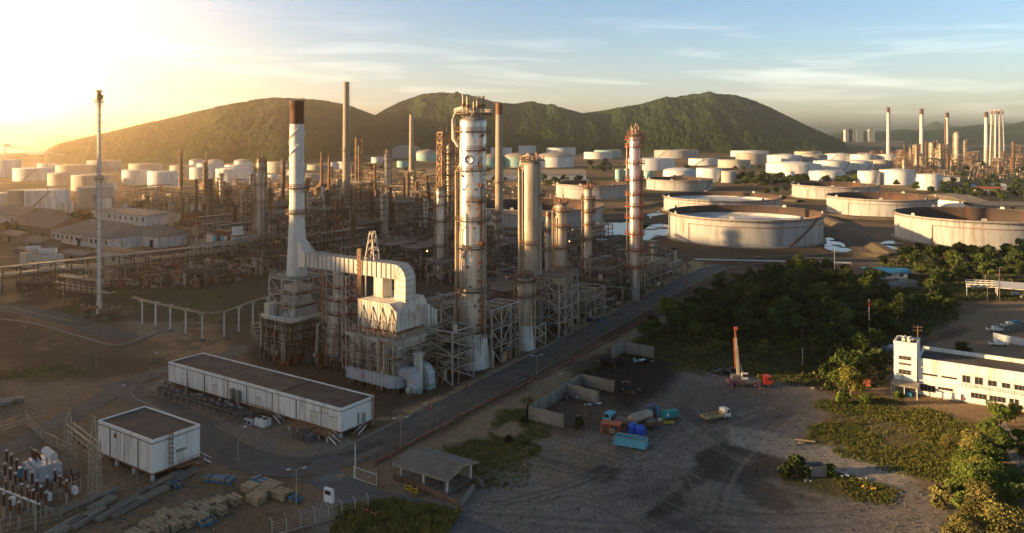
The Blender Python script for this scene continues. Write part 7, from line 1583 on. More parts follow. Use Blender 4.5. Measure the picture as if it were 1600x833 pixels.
def crane():
    p = P(1165,603); t = thing('truck_crane', 'crane lorry with red cab, its cream and orange boom raised', 'crane', (p.x,p.y,0), -.05)
    put(t,'chassis',lambda m: (m.box(-4.6,3.6,-1.1,1.1,.8,1.25,'framed'),m.box(-4.4,-.5,-1.25,1.25,1.25,1.5,'purple'),m.box(-2.2,3.2,-1.2,1.2,1.2,1.7,'trafodark')))
    cab(t,4.3,6.4,2.3,.75,2.0,'red'); put(t,'turntable',lambda m: (m.lathe([(1.1,1.5),(1.1,1.8)],'framed',16,(-1.5,0)),m.box(-3.4,.2,-1.1,1.1,1.8,2.8,'trafodark'),m.box(-3.6,-2.4,-1.2,1.2,1.7,2.6,'trafodark')))
    put(t,'crane_cab',lambda m: m.box(-1.2,.4,-1.2,-.3,1.9,3.5,'cream')); put(t,'cab_window',lambda m: m.box(-1.0,.43,-1.23,-.5,2.6,3.3,'glass'))
    a = Vector((-1.8,.2,2.8)); b = Vector((-2.6,.2,14.6)); put(t,'boom',lambda m: (m.bar(a,a.lerp(b,.6),.55,'boomcream',.7),m.bar(a.lerp(b,.55),a.lerp(b,.8),.42,'boomcream',.5)))
    put(t,'boom_tip',lambda m: (m.bar(a.lerp(b,.78),b,.3,'redox',.35),m.cb((b.x+.2,b.y,b.z),(.9,.5,.7),'redox'))); put(t,'jib',lambda m: m.bar(a+Vector((-.75,0,1.5)),a.lerp(b,.78)+Vector((-.45,0,0)),.26,'redox',.3)); put(t,'ram',lambda m: m.cyl((-.3,.2,2.2),(-1.9,.2,6.5),.2,'gal',n=8))
    put(t,'hook',lambda m: (m.bar(b+Vector((.5,0,-.2)),b+Vector((.55,0,-8)),.05,'black'),m.cb(b+Vector((.55,0,-8.2)),(.35,.3,.6),'redox')))
    for x in (-3.6,-2.4,2.2,5.4):
        for y in (-1.05,1.05): wheel(t,x,y,.52)
    for x in (-3.9,2.9): put(t,'outrigger',lambda m: (m.box(x-.2,x+.2,-3.0,3.0,.7,.95,'purple'),[m.box(x-.35,x+.35,y-.3,y+.3,0,.12,'framed') for y in (-2.9,2.9)],[m.cyl((x,y,.1),(x,y,.9),.1,'gal',n=8) for y in (-2.9,2.9)]))
crane()
def dumpster():
    p = P(986,697); t = thing('skip', 'long light blue open skip with ribbed sides', 'skip', (p.x,p.y,0), -.42); l, w, h = 6.4, 2.3, 1.9
    put(t,'body',lambda m: ([m.box(-l/2,l/2,s*w/2-.06,s*w/2+.06,.2,h,'bluelight') for s in (-1,1)],[m.box(s*l/2-.06,s*l/2+.06,-w/2,w/2,.2,h,'bluelight') for s in (-1,1)],m.box(-l/2,l/2,-w/2,w/2,.15,.3,'rusty')))
    put(t,'ribs',lambda m: [m.box(x-.07,x+.07,s*(w/2+.06)-.06,s*(w/2+.06)+.06,.2,h,'bluelight') for x in np.linspace(-l/2,l/2,9) for s in (-1,1)]); put(t,'rim',lambda m: [m.box(-l/2-.1,l/2+.1,s*w/2-.12,s*w/2+.12,h,h+.1,'kerb') for s in (-1,1)]); put(t,'runners',lambda m: [m.box(-l/2,l/2,y-.1,y+.1,0,.16,'framed') for y in (-.7,.7)])
    put(t,'waste',lambda m: m.cb((0,0,.7),(l*.92,w*.9,.6),'woodgrey'))
dumpster()
def barrel_tank(px, py, label):
    p = P(px,py); t = thing('water_tank', label, 'water tank', (p.x,p.y,0)); put(t,'shell',lambda m: m.lathe([(1.0,0)]+[(1.02+.05*math.cos(k*PI),.1+k*.17) for k in range(12)]+[(1.0,2.05),(.75,2.35),(.3,2.5)],'blueplastic',22,caps=False)); put(t,'lid',lambda m: m.lathe([(.32,2.48),(.34,2.62),(.02,2.66)],'blueplastic',14)); put(t,'outlet',lambda m: m.cyl((0,-1.2,.25),(0,-.95,.25),.08,'gal',n=8))
barrel_tank(989,679,'bright blue plastic water tank, left of the pair behind the skip'); barrel_tank(1001,683,'bright blue plastic water tank, right of the pair behind the skip')
def tanker():
    p = P(1001,665); t = thing('tank_trailer', 'dull silver cylinder tank trailer beside the blue water tanks', 'tank', (p.x,p.y,0), .66); n = 18; prof = [(-3.3,.05),(-3.2,.7),(-2.9,1.05),(2.9,1.05),(3.2,.7),(3.3,.05)]
    vs = [(x,q*math.cos(2*PI*i/n),1.9+q*math.sin(2*PI*i/n)) for x,q in prof for i in range(n)]
    put(t,'tank',lambda m: m.add(vs,[(j*n+i,j*n+(i+1)%n,(j+1)*n+(i+1)%n,(j+1)*n+i) for j in range(5) for i in range(n)],'steelw',True)); put(t,'bands',lambda m: [m.cb((x,0,2.97),(.12,.9,.06),'gal') for x in (-2,0,2)]+[m.box(-2.6,2.6,-.3,.3,2.9,3.02,'gal')]); put(t,'chassis',lambda m: m.box(-3.2,3.6,-.6,.6,.6,.95,'framed'))
    for x in (-2.4,-1.4):
        for y in (-.9,.9): wheel(t,x,y,.45)
    put(t,'landing_leg',lambda m: m.bar((2.4,0,0),(2.4,0,.7),.2,'gal'))
    p = P(1018,652); t = thing('oil_drum_rack', 'dark blue block of drums behind the silver tank trailer', 'drums', (p.x,p.y,0), .3); put(t,'drums',lambda m: [m.lathe([(.3,z),(.3,z+.85),(.05,z+.86)],'blue' if (i+j)%2 else 'framed',10,(i*.65-1,j*.65-.8)) for i in range(4) for j in range(3) for z in (.1,1.0,1.9)]); put(t,'pallet',lambda m: m.box(-1.4,1.4,-1.2,1,0,.1,'woodgrey'))
    p = P(1017,668); t = thing('compressor', 'dark wheeled compressor right of the silver tank trailer', 'compressor', (p.x,p.y,0), .9); put(t,'body',lambda m: m.box(-1.3,1.3,-.7,.7,.5,1.5,'framed')); put(t,'hood',lambda m: m.add([(-1.3,-.7,1.5),(1.3,-.7,1.5),(1.3,.7,1.5),(-1.3,.7,1.5),(-1,-.5,1.8),(1,-.5,1.8),(1,.5,1.8),(-1,.5,1.8)],[(0,1,5,4),(1,2,6,5),(2,3,7,6),(3,0,4,7),(4,5,6,7)],'trafodark')); [wheel(t,-.2,y,.35) for y in (-.75,.75)]; put(t,'drawbar',lambda m: m.bar((1.3,0,.6),(2.4,0,.35),.1,'gal'))
    p = P(1030,662); t = thing('pump_set', 'small grey pump set between the compressor and the teal generator', 'pump', (p.x,p.y,0), .5); put(t,'motor',lambda m: m.cyl((-.6,0,.8),(.5,0,.8),.45,'steelw',n=12)); put(t,'skid',lambda m: m.box(-.9,.9,-.5,.5,0,.35,'rusty')); put(t,'volute',lambda m: m.cyl((.6,0,.7),(.9,0,.7),.6,'woodgrey',n=12))
tanker()
def genset():
    p = P(1046,654); t = thing('generator_set', 'bright teal generator with dark cooling end on the yard', 'generator', (p.x,p.y,0), .35); put(t,'canopy',lambda m: (m.box(-1.9,.7,-.8,.8,.45,1.75,'teal'),m.box(-1.7,.5,-.6,.6,1.75,1.9,'teal'))); put(t,'radiator',lambda m: (m.box(.9,1.9,-.75,.75,.45,1.85,'teal'),m.box(1.9,1.95,-.55,.55,.65,1.6,'dark'))); put(t,'skid',lambda m: m.box(-2,2,-.7,.7,.1,.45,'framed')); put(t,'exhaust',lambda m: m.tube([(-.2,.3,1.9),(-.2,.3,2.3),(.2,.3,2.4)],.08,'rusty')); put(t,'panel',lambda m: m.box(-1.2,-.6,-.83,-.79,.9,1.5,'cover'))
    p = P(1044,660); t = thing('steel_plate', 'yellow rusty plate lying right of the pump set', 'plate', (p.x,p.y,0), .3); put(t,'plate',lambda m: m.add([(-1.3,-.7,.04),(1.2,-.9,.04),(1.4,.7,.04),(-1.1,.9,.04),(-1.3,-.7,.12),(1.2,-.9,.12),(1.4,.7,.12),(-1.1,.9,.12)],[(4,5,6,7),(0,1,5,4),(1,2,6,5),(2,3,7,6),(3,0,4,7)],'yellow')); put(t,'lug',lambda m: m.lathe([(.12,.12),(.12,.3),(.03,.3)],'rusty',8,(.5,.2)))
    p = P(955,677); t = thing('engine_skid', 'rusty orange open machine housing in front of the blue lorry', 'machine', (p.x,p.y,0), -.35); put(t,'frame',lambda m: frame_part(m,-1.9,1.9,-1.1,1.1,(2.2,),'orange',3,2,.2,False)); put(t,'roof',lambda m: m.box(-2.1,2.1,-1.3,1.3,2.2,2.36,'orange')); put(t,'engine',lambda m: (m.box(-1.5,.2,-.7,.7,.3,1.6,'rusty'),m.box(.6,1.6,-.9,.9,.3,1.2,'framed'))); put(t,'panel',lambda m: m.box(-.2,1.0,-1.2,-1.14,.4,1.5,'kerb')); put(t,'skid',lambda m: m.box(-2,2,-1,1,0,.25,'framed'))
    p = P(966,665); t = thing('lorry', 'old lorry with light blue cab roof beside the orange machine', 'truck', (p.x,p.y,0), 2.55); cab(t,1.2,3.2,2.3,.6,2.0,'bluelight'); put(t,'chassis',lambda m: m.box(-3.8,1.4,-.6,.6,.6,.95,'framed')); put(t,'bed',lambda m: (m.box(-3.8,1.0,-1.15,1.15,1.0,1.2,'rusty'),m.box(-3.8,-3.7,-1.15,1.15,1.2,1.8,'framed'),m.box(.9,1.0,-1.15,1.15,1.2,2.2,'framed'))); put(t,'load',lambda m: m.cb((-1.4,0,1.5),(3.6,1.8,.6),'trafodark'))
    for x in (2.2,-2.4):
        for y in (-1.0,1.0): wheel(t,x,y,.48)
genset()
scrap(1133,584,22,'pile of dark steel parts at the wood edge left of the crane',['framed','black','trafodark'],1.5)
def pickup(px, py, rz, label, m='bwhite', kind='pickup'):
    p = P(px,py); t = thing('parked_car', label, 'car', (p.x,p.y,0), rz, 'cars parked by the white building')
    if kind == 'pickup': low = [(-2.6,.45),(2.55,.45),(2.6,.95),(1.3,1.08),(.6,1.7),(-.9,1.72),(-1.1,1.1),(-2.6,1.08)]
    else: low = [(-2.2,.4),(2.2,.4),(2.25,.8),(1.2,.98),(.5,1.45),(-1.2,1.45),(-2.0,1.0),(-2.25,.95)]
    n = len(low); hw = .88
    put(t,'body',lambda q: q.add([(x,-hw if z < 1.3 else -hw*.82,z) for x,z in low]+[(x,hw if z < 1.3 else hw*.82,z) for x,z in low],[tuple(range(n-1,-1,-1)),tuple(range(n,2*n))]+[(i,(i+1)%n,n+(i+1)%n,n+i) for i in range(n)],m))
    a, b, c, d = (low[3],low[4],low[5],low[6]); g = .012
    put(t,'windscreen',lambda q: q.add([(a[0]-.05+g,-hw*.8,a[1]+.08),(a[0]-.05+g,hw*.8,a[1]+.08),(b[0]+.08+g,hw*.74,b[1]-.08),(b[0]+.08+g,-hw*.74,b[1]-.08)],[(0,1,2,3)],'glass'))
    for s in (-1,1): put(t,'side_window',lambda q: q.add([(d[0]+.3,s*(hw*.96),1.16 if kind=='pickup' else 1.02),(a[0]-.35,s*(hw*.96),1.16 if kind=='pickup' else 1.02),(b[0]-.1,s*(hw*.86),b[1]-.1),(c[0]+.1,s*(hw*.86),c[1]-.1)],[(0,1,2,3) if s<0 else (3,2,1,0)],'glass'))
    for s in (-1,1): put(t,'headlight',lambda q: q.cb((low[1][0],s*.62,.72),(.1,.3,.14),'lampw'))
    if kind == 'pickup': put(t,'cargo_bed',lambda q: q.box(-2.5,-1.15,-.7,.7,1.07,1.1,'black'))
    for x in (1.55,-1.6):
        for y in (-.82,.82): wheel(t,x,y,.36,.24)
pickup(1560,540,-.12,'white pickup nearest the curved roof, in front of a low wall'); pickup(1556,518,-.2,'white pickup furthest left in the car park'); pickup(1577,511,.1,'white pickup beside the dark blue car'); pickup(1590,507,.1,'dark blue car half hidden at the frame edge','blue','car'); pickup(1369,569,.6,'silver car among the trees behind the tower, nearest the yellow tree','trafo','car'); pickup(1383,551,.4,'dark grey pickup in the trees left of the white tower','trafodark'); pickup(1398,546,.4,'silver car left of the white tower top','trafo','car'); pickup(1355,602,1.1,'dull red car hidden by the yellow tree','redox','car'); pickup(1588,462,.3,'silver car under the white carport','trafo','car'); pickup(1601,466,.3,'grey car under the white carport, cut by the frame','trafodark','car'); pickup(1362,448,.2,'white car by the blue roofed kiosk','bwhite','car')
# bottom island in the yard
def bin_box():
    p = P(1275,741); t = thing('concrete_bin', 'weathered open topped concrete box between two bushes', 'bin', (p.x,p.y,0), .1); put(t,'walls',lambda m: ([m.box(-1.5,1.5,s*1.1-.12,s*1.1+.12,0,1.9,'concrete') for s in (-1,1)],[m.box(s*1.5-.12,s*1.5+.12,-1,1,0,1.9,'concrete') for s in (-1,1)])); put(t,'lining',lambda m: m.box(-1.35,1.35,-.95,.95,.6,.8,'dark'))
bin_box()
scrap(1356,763,10,'yellow and black machine scrap on the weedy island',['yellow','yellow','framed','orangepipe'],.55); scrap(1346,749,6,'pale rubble heap on the weedy island',['cover','kerb','kerb'],.5,'rubble_heap','rubble'); scrap(1320,746,4,'white broken pipes on the weedy island',['cover'],.5); scrap(1262,752,4,'white scattered sticks left of the concrete box',['cover'],.45); scrap(1277,609,8,'pale concrete lumps at the edge of the yard',['kerb','concrete'],.7,'rubble_heap','rubble')
p = P(1258,690); planks((p.x,p.y,0),4.2,.5,.3,'long pale timber beam lying alone on the yard','wood',-.35,1,1,'timber_beam'); scrap(1250,694,5,'small heap of flat stones beside the lone beam',['kerb','gravel'],.6,'rubble_heap','rubble')

# ------------------------------------------------------------------ white two storey building with stair tower, right
def office():
    c = P(1434,617); t = thing('office_building', 'white two storey building with curved dark roof and square stair tower', 'building', (c.x,c.y,0), math.atan2(-V.y,-V.x))   # local x along the front to the right, y back
    ln, dp, h = 46, 11, 8.6
    put(t,'wall',lambda m: m.box(0,ln,0,dp,0,h,'bwhite'))
    def roof(m):
        n = 9; vs = []
        for i in range(n): f = i/(n-1); vs += [(-.05,dp*f,h-1.4+.2+1.0*math.sin(PI*f)*.0+1.15*f),(ln,dp*f,h-1.4+.2+1.15*f)]
        m.add([(0.3,.35,h+.05),(ln,.35,h+.05),(ln,dp-.4,h+.05),(.3,dp-.4,h+.05)],[(0,1,2,3)],'roofdark')
    put(t,'roof',roof); put(t,'parapet',lambda m: (m.box(-.05,ln,-.1,.3,h-.4,h+.55,'bwhite'),m.box(-.05,ln,dp-.4,dp+.1,h-.3,h+1.0,'bwhite'),m.box(-.1,.25,.3,dp-.4,h-.3,h+.6,'bwhite')))
    put(t,'ledge',lambda m: m.box(-.05,ln,-.7,-.02,3.75,4.0,'bwhite')); put(t,'canopy',lambda m: m.box(-.02,ln,-.45,-.02,7.0,7.15,'bwhite'))
    for x, w, z0, z1 in [(1.0,3.2,5.2,5.7),(5.2,3.2,5.2,5.7),(9.6,1.6,4.9,6.6),(12.2,1.6,4.9,6.6),(14.9,1.7,5.0,6.3),(17.7,1.6,5.0,6.2),(20.2,3.2,5.0,6.2),(24.2,3.2,5.0,6.2),(31,2.0,4.3,6.4),(33.8,1.4,5,6.4),(37,2.6,5,6.2),(41,3,5,6.2),(.6,3.2,1.2,2.9),(4.4,3.2,2.2,2.9),(11.4,3.2,1.5,2.8),(15.2,3.2,1.5,2.8),(19.2,1.8,1.6,2.8),(25,1.8,.2,2.8),(36,3,1.4,2.8),(41,3,1.4,2.8)]:
        f = put(t,'window',lambda m: m.box(x,x+w,-.05,.1,z0,z1,'glass'))
        put(f,'frame',lambda m: ([m.box(a-.05,a+.05,-.10,-.05,z0,z1,'roofgrey') for a in np.linspace(x,x+w,max(2,round(w/.8)+1))],m.box(x-.15,x+w+.15,-.2,-.05,z0-.14,z0,'bwhite'),m.box(x-.15,x+w+.15,-.25,-.05,z1,z1+.12,'bwhite')))
    put(t,'railing',lambda m: [m.bar((x,-.6,4),(x,-.6,4.9),.12,'cover') for x in np.arange(9,27,.55)]+[m.bar((9,-.6,4.9),(27,-.6,4.9),.14,'cover')])
    for x, m_ in ((22.6,'dark'),(27.6,'dark'),(29.4,'rusty')): put(t,'door',lambda m: m.box(x,x+1.3,-.05,.1,.1,2.5,m_))
    for x in (6.5,8.4): put(t,'wall_unit',lambda m: m.box(x,x+.9,-.6,-.02,.6,2.0,'cover'))
    put(t,'red_cabinet',lambda m: m.box(9.6,10.0,-.3,-.02,.6,1.3,'redox')); put(t,'plinth',lambda m: m.box(-.1,ln,-.25,0,0,.25,'kerb'))
    put(t,'stair_tower',lambda m: (m.box(-5.2,-.1,-1.2,5.0,0,12.2,'bwhite'),))
    put(t,'tower_parapet',lambda m: (m.box(-5.3,-.05,-1.3,-1.0,12.2,12.9,'bwhite'),m.box(-5.3,-.05,4.8,5.1,12.2,12.9,'bwhite'),m.box(-5.3,-5.0,-1.0,4.8,12.2,12.9,'bwhite'),m.box(-.35,-.05,-1.0,4.8,12.2,12.9,'bwhite'),m.box(-5,-.35,-1,4.8,12.15,12.22,'roofdark')))
    for z0, z1 in ((8.5,9.4),(7.2,7.7),(4.9,6.0)):
        f = put(t,'window',lambda m: m.box(-4.1,-1.4,-1.25,-1.1,z0,z1,'glass')); put(f,'frame',lambda m: [m.box(a-.05,a+.05,-1.3,-1.25,z0,z1,'roofgrey') for a in np.linspace(-4.1,-1.4,4)]+[m.box(-4.2,-1.3,-1.35,-1.25,(z0+z1)/2-.04,(z0+z1)/2+.04,'roofgrey')])
    put(t,'porch_roof',lambda m: m.add([(-5.5,-1.25,3.2),(.6,-1.25,3.2),(.6,-4.6,2.7),(-5.5,-4.6,2.7),(-5.5,-1.25,3.4),(.6,-1.25,3.4),(.6,-4.6,2.9),(-5.5,-4.6,2.9)],[(4,7,6,5),(0,1,2,3),(3,2,6,7),(0,3,7,4),(1,5,6,2)],'kerb')); [put(t,'porch_post',lambda m: m.bar((x,-4.4,0),(x,-4.4,2.75),.16,'stackw')) for x in (-5.3,-2.4,.4)]
    put(t,'porch_opening',lambda m: m.box(-5.0,-.4,-1.27,-1.15,.1,2.7,'woodgrey')); put(t,'blue_crate',lambda m: m.box(-2.2,-1.0,-2.6,-1.7,0,1.0,'blue'))
    for x in (-3.4,-2.2): put(t,'roof_tank',lambda m: m.cyl((x,1.0,12.9),(x+.2,3.4,13.1),.42,'cream',n=12))
office()
def carport():
    p = P(1556,467); t = thing('carport', 'white truss roofed carport at the right edge of the car park', 'carport', (p.x,p.y,0), -.5); l, d = 26, 12
    put(t,'roof',lambda m: m.add([(0,0,4.2),(l,0,4.2),(l,d,4.9),(0,d,4.9),(0,0,4.45),(l,0,4.45),(l,d,5.15),(0,d,5.15)],[(4,5,6,7),(3,2,1,0),(0,1,5,4),(1,2,6,5),(2,3,7,6),(3,0,4,7)],'stackw'))
    [put(t,'post',lambda m: m.bar((x,y,0),(x,y,4.3),.3,'stackw')) for x in (.5,l/2,l-.5) for y in (.5,d-.5)]
    put(t,'truss',lambda m: [(m.bar((-10,y,3.6),(0,y,4.3),.2,'stackw'),m.bar((-10,y,4.8),(0,y,5.2),.2,'stackw'),[m.bar((-10+k*2,y,3.6+k*.14),(-8+k*2,y,4.9+k*.1),.14,'stackw') for k in range(5)]) for y in (1,6,11)]+[m.bar((-10,1,4.8),(-10,11,4.8),.2,'stackw')])
    [put(t,'post',lambda m: m.bar((-9.8,y,0),(-9.8,y,4.8),.26,'stackw')) for y in (1,11)]
carport()
shed((1418,437),15,9,3.0,4.2,'bwhite','blue','low kiosk with bright blue roof between the wood and the bund',rz=PI/2-.15,windows=3,doors=0,overhang=1.4)
shed((1432,447),26,5,1.8,2.2,'concrete','roofgrey','long low pale roofed wall shed right of the blue kiosk',rz=PI/2+.55,doors=0)
low_wall([P(1552,530),P(1572,535),P(1640,548)],'pale panel wall behind the nearest pickup',2.0,.2,'trafo'); low_wall([P(1568,521),P(1598,513),P(1640,511)],'grey fence wall right of the pickups',2.0,.15,'trafodark')
fence_thing([P(1440,540),P(1475,525),P(1510,515)],1.8,'dark fence along the wood side of the car park',2,'framed'); fence_thing([P(1588,845),P(1592,770),P(1589,700)],1.6,'thin post fence along the concrete path at the right edge',4.5,'gal',False)
# gabled sheds and houses at the far right
for k, (px, py, al, dp, w_, r_, lb) in enumerate([(1524,323,22,40,'bwhite','roofgrey','left one of two white gabled sheds with dark roofs'),(1545,326,24,40,'bwhite','roofgrey','right one of two white gabled sheds with dark roofs'),(1640,330,60,24,'concrete','roofgrey','long dark shed behind the gabled pair, cut by the frame'),(1566,302,24,14,'bwhite','orangetile','house with orange roof below the white round tanks'),(1505,297,30,12,'bwhite','orangetile','long house with orange roof next to the blue roofed one'),(1525,298,14,10,'bwhite','blue','small house with blue roof between orange roofed ones'),(1574,297,16,12,'bwhite','bwhite','white cube house right of the orange roofs'),(1512,320,36,9,'cream','kerb','long pale trailer-like shed left of the gabled pair')]):
    if 'orangetile' not in M: M['orangetile'] = mat('orange_roof_tile', (0.42,0.14,0.055), .8, 0, .2, .4)
    shed((px,py),al,dp,6 if dp > 30 else 4.5,10 if dp > 30 else 6.5,w_,r_,lb,rz=PI/2 if dp < 30 else PI/2+.35,doors=1 if dp < 30 else 1)
shed((1500,284),130,22,6,6.4,'bwhite','roofgrey','long low white block behind the round white tanks',rz=PI/2-.1,doors=0)
shed((1413,229),260,60,18,26,'roofgrey','roofgrey','big distant grey hangar before the far hills',rz=PI/2,doors=0)
# ------------------------------------------------------------------ trees, bushes, grass
def leafmat(name, c1, c2, rnd=.3):
    m = bpy.data.materials.new(name); m.use_nodes = True; t = m.node_tree; b = t.nodes['Principled BSDF']; g = t.nodes.new('ShaderNodeNewGeometry')
    a = t.nodes.new('ShaderNodeTexNoise'); a.inputs['Scale'].default_value = .55; a.inputs['Detail'].default_value = 4; t.links.new(g.outputs['Position'], a.inputs['Vector'])
    r = t.nodes.new('ShaderNodeValToRGB'); r.color_ramp.elements[0].position = .35; r.color_ramp.elements[0].color = (*c1,1); r.color_ramp.elements[1].position = .68; r.color_ramp.elements[1].color = (*c2,1); t.links.new(a.outputs[0], r.inputs[0])
    oi = t.nodes.new('ShaderNodeObjectInfo'); q = t.nodes.new('ShaderNodeMapRange'); q.inputs[3].default_value = 1-rnd; q.inputs[4].default_value = 1+rnd; t.links.new(oi.outputs['Random'], q.inputs[0])
    x = t.nodes.new('ShaderNodeMix'); x.data_type = 'RGBA'; x.blend_type = 'MULTIPLY'; x.inputs[0].default_value = 1; t.links.new(r.outputs[0], x.inputs[6]); t.links.new(q.outputs[0], x.inputs[7]); t.links.new(x.outputs[2], b.inputs['Base Color'])
    b.inputs['Roughness'].default_value = .8; b.inputs['Specular IOR Level'].default_value = .15; M[name] = m
leafmat('leaf_dark', (0.024,0.038,0.010), (0.075,0.095,0.022), .4); leafmat('leaf_mid', (0.045,0.062,0.012), (0.125,0.145,0.03), .4); leafmat('leaf_yellow', (0.10,0.10,0.018), (0.24,0.21,0.04), .2); leafmat('leaf_fresh', (0.06,0.085,0.015), (0.15,0.18,0.035), .2); leafmat('leaf_olive', (0.085,0.08,0.022), (0.20,0.17,0.05), .35); leafmat('grass_blade', (0.12,0.115,0.028), (0.28,0.23,0.06), .0)
def fast_mesh(name, co, quads, mats, mi=None):
    me = bpy.data.meshes.new(name); me.vertices.add(len(co)); me.vertices.foreach_set('co', co.astype(np.float32).ravel()); k = quads.shape[1]
    me.loops.add(quads.size); me.loops.foreach_set('vertex_index', quads.astype(np.int32).ravel()); me.polygons.add(len(quads)); me.polygons.foreach_set('loop_start', np.arange(0,quads.size,k,dtype=np.int32))
    for m in mats: me.materials.append(M[m])
    if mi is not None: me.polygons.foreach_set('material_index', mi.astype(np.int32))
    me.update(calc_edges=True); me.validate(); return me
def leaf_cloud(c, r, n, size, g):
    """leaf sprays scattered on and inside an uneven ellipsoid"""
    d = g.normal(size=(n,3)); d /= np.linalg.norm(d,axis=1)[:,None]; rad = g.random(n)**.38; lump = 1+.22*np.sin(d[:,0]*5+c[0])*np.sin(d[:,1]*4.3+c[1])+.14*np.sin(d[:,2]*7)
    p = np.array(c)+d*rad[:,None]*lump[:,None]*np.array(r); nr = d+g.normal(size=(n,3))*.9; nr /= np.linalg.norm(nr,axis=1)[:,None]
    a = np.cross(nr, g.normal(size=(n,3))); a /= np.linalg.norm(a,axis=1)[:,None]; b = np.cross(nr,a); s = size*(.6+.8*g.random(n))[:,None]
    return np.stack([p-a*s-b*s*.5, p+a*s*.3-b*s, p+a*s+b*s*.5, p-a*s*.3+b*s],1)
def tree_proto(h, rw, leaf, seed, n=2200, size=.34, lobes=9, trunk_h=.35, cat='tree', kind='tree', flat=1.0):
    def mk():
        g = np.random.default_rng(seed); rr = random.Random(seed); t = thing(kind, None, cat, (0,0,0)); mb = MB(); tr = h*.028+.06
        top = Vector((rr.uniform(-.3,.3),rr.uniform(-.3,.3),h*.72)); mb.tube([(0,0,-.1),(.1,.05,h*.3),top],tr*1.2,'bark',7)
        Q = []; ls = []
        for i in range(lobes):
            a = 2*PI*i/lobes+rr.uniform(-.4,.4); d = rw*rr.uniform(.30,.72)*(0.35 if i % 3 == 0 else 1); z = h*(trunk_h+(1-trunk_h)*rr.uniform(.25,.82)); 
            if i % 3 == 0: z = h*rr.uniform(.70,.86)
            c = (d*math.cos(a), d*math.sin(a), z); q = rw*rr.uniform(.36,.56); ls.append(c)
            mb.tube([(0,0,h*trunk_h*.8),(c[0]*.5,c[1]*.5,(h*trunk_h+c[2])*.5),c],tr*.45,'bark',5)
            Q.append(leaf_cloud(c,(q,q,q*.72*flat),n//lobes,size,g))
        mb.build('trunk', t); Q = np.concatenate(Q); co = Q.reshape(-1,3); co[:,2] = np.maximum(co[:,2],.1); me = fast_mesh('crown',co,np.arange(len(co)).reshape(-1,4),[leaf]); o = bpy.data.objects.new('crown',me); COL.objects.link(o); o.parent = t; KIDS.setdefault(t.name,[]).append(o); return t
    return Proto(mk)
def bush_proto(h, rw, leaf, seed, n=700, size=.22): return tree_proto(h, rw, leaf, seed, n, size, 6, .08, 'bush', 'bush')
TD = [tree_proto(9,4.6,'leaf_dark',1),tree_proto(11,5.2,'leaf_dark',2,2600),tree_proto(7,4.2,'leaf_mid',3,1800),tree_proto(8,3.6,'leaf_mid',4,1700),tree_proto(6.5,4.4,'leaf_dark',5,1800,.34,8,.2),tree_proto(5,3.4,'leaf_olive',6,1300,.3,7,.15),tree_proto(12,4.0,'leaf_mid',8,2200,.32,11,.45)]
TN = ['round dark tree','tall dark tree','bushy green tree','slim green tree','low spreading dark tree','small olive tree','high crowned tree']
TY = tree_proto(8,3.9,'leaf_yellow',11,5200,.18,14,.12); TF = tree_proto(7.5,4.0,'leaf_fresh',12,5200,.18,14,.10); BD = bush_proto(2.6,2.2,'leaf_dark',21); BO = bush_proto(2.0,1.9,'leaf_olive',22); BF = bush_proto(2.4,2.0,'leaf_fresh',23); TOL = tree_proto(7,3.8,'leaf_olive',13,4600,.18,13,.10)
rt = random.Random(77); tsp = []
def tree_at(pr, px, py, s=1.0, label=None, phrase=None, grp='trees of the wood by the yard', sz=1.0):
    p = P(px,py); return pr.put((p.x,p.y,-.05), rt.uniform(0,6.3), (s,s,s*sz*rt.uniform(.9,1.15)), label, grp, phrase)
WOOD = [(1000,528),(1060,492),(1120,455),(1180,434),(1260,420),(1340,428),(1390,440),(1420,452),(1480,462),(1495,480),(1480,496),(1420,520),(1385,540),(1380,585),(1345,590),(1310,606),(1270,590),(1220,575),(1130,560),(1060,556)]
xs_ = [p[0] for p in WOOD]; c = 0
for _ in range(6000):
    if c >= 195: break
    px = rt.uniform(1000,1500); py = rt.uniform(420,606)
    if not in_poly(px,py,WOOD): continue
    if py > 535 and px < 1290 and rt.random() < .6: continue
    p = P(px,py)
    if any((p.x-a)**2+(p.y-b)**2 < d*d for a,b,d in tsp): continue
    big = py < 535 or px > 1290; i = rt.choice([0,1,2,3,4,6,0,4]) if big else rt.choice([5,5,3,2]); s = rt.uniform(.5,.86) if big else rt.uniform(.3,.55)
    tsp.append((p.x,p.y,4.1 if big else 3.8)); tree_at(TD[i],px,py,s,None,TN[i]+' in the wood'); c += 1
for px, py, s in [(1240,428,.8),(1262,424,.7),(1212,436,.9),(1420,402,.8),(1440,404,.7),(1470,402,.9),(1500,400,.9),(1520,404,1),(1545,405,.9),(1575,404,1),(1600,402,.9),(1430,415,.8),(1465,420,.8),(1490,418,.9),(1530,420,.9),(1558,426,.9),(1585,424,.8),(1510,436,.7),(1380,412,.5),(1455,410,.8),(1480,446,.8),(1500,444,.8),(1522,446,.8),(1540,440,.8),(1575,436,.8),(1595,440,.8),(1440,432,.6),(1462,440,.7),(1490,428,.8),(1548,412,.9),(1590,412,.9),(1412,412,.6)]:
    i = rt.choice([2,0,4,3]); tree_at(TD[i],px,py,s*1.12,None,TN[i],'trees in the belt below the huge right tank')
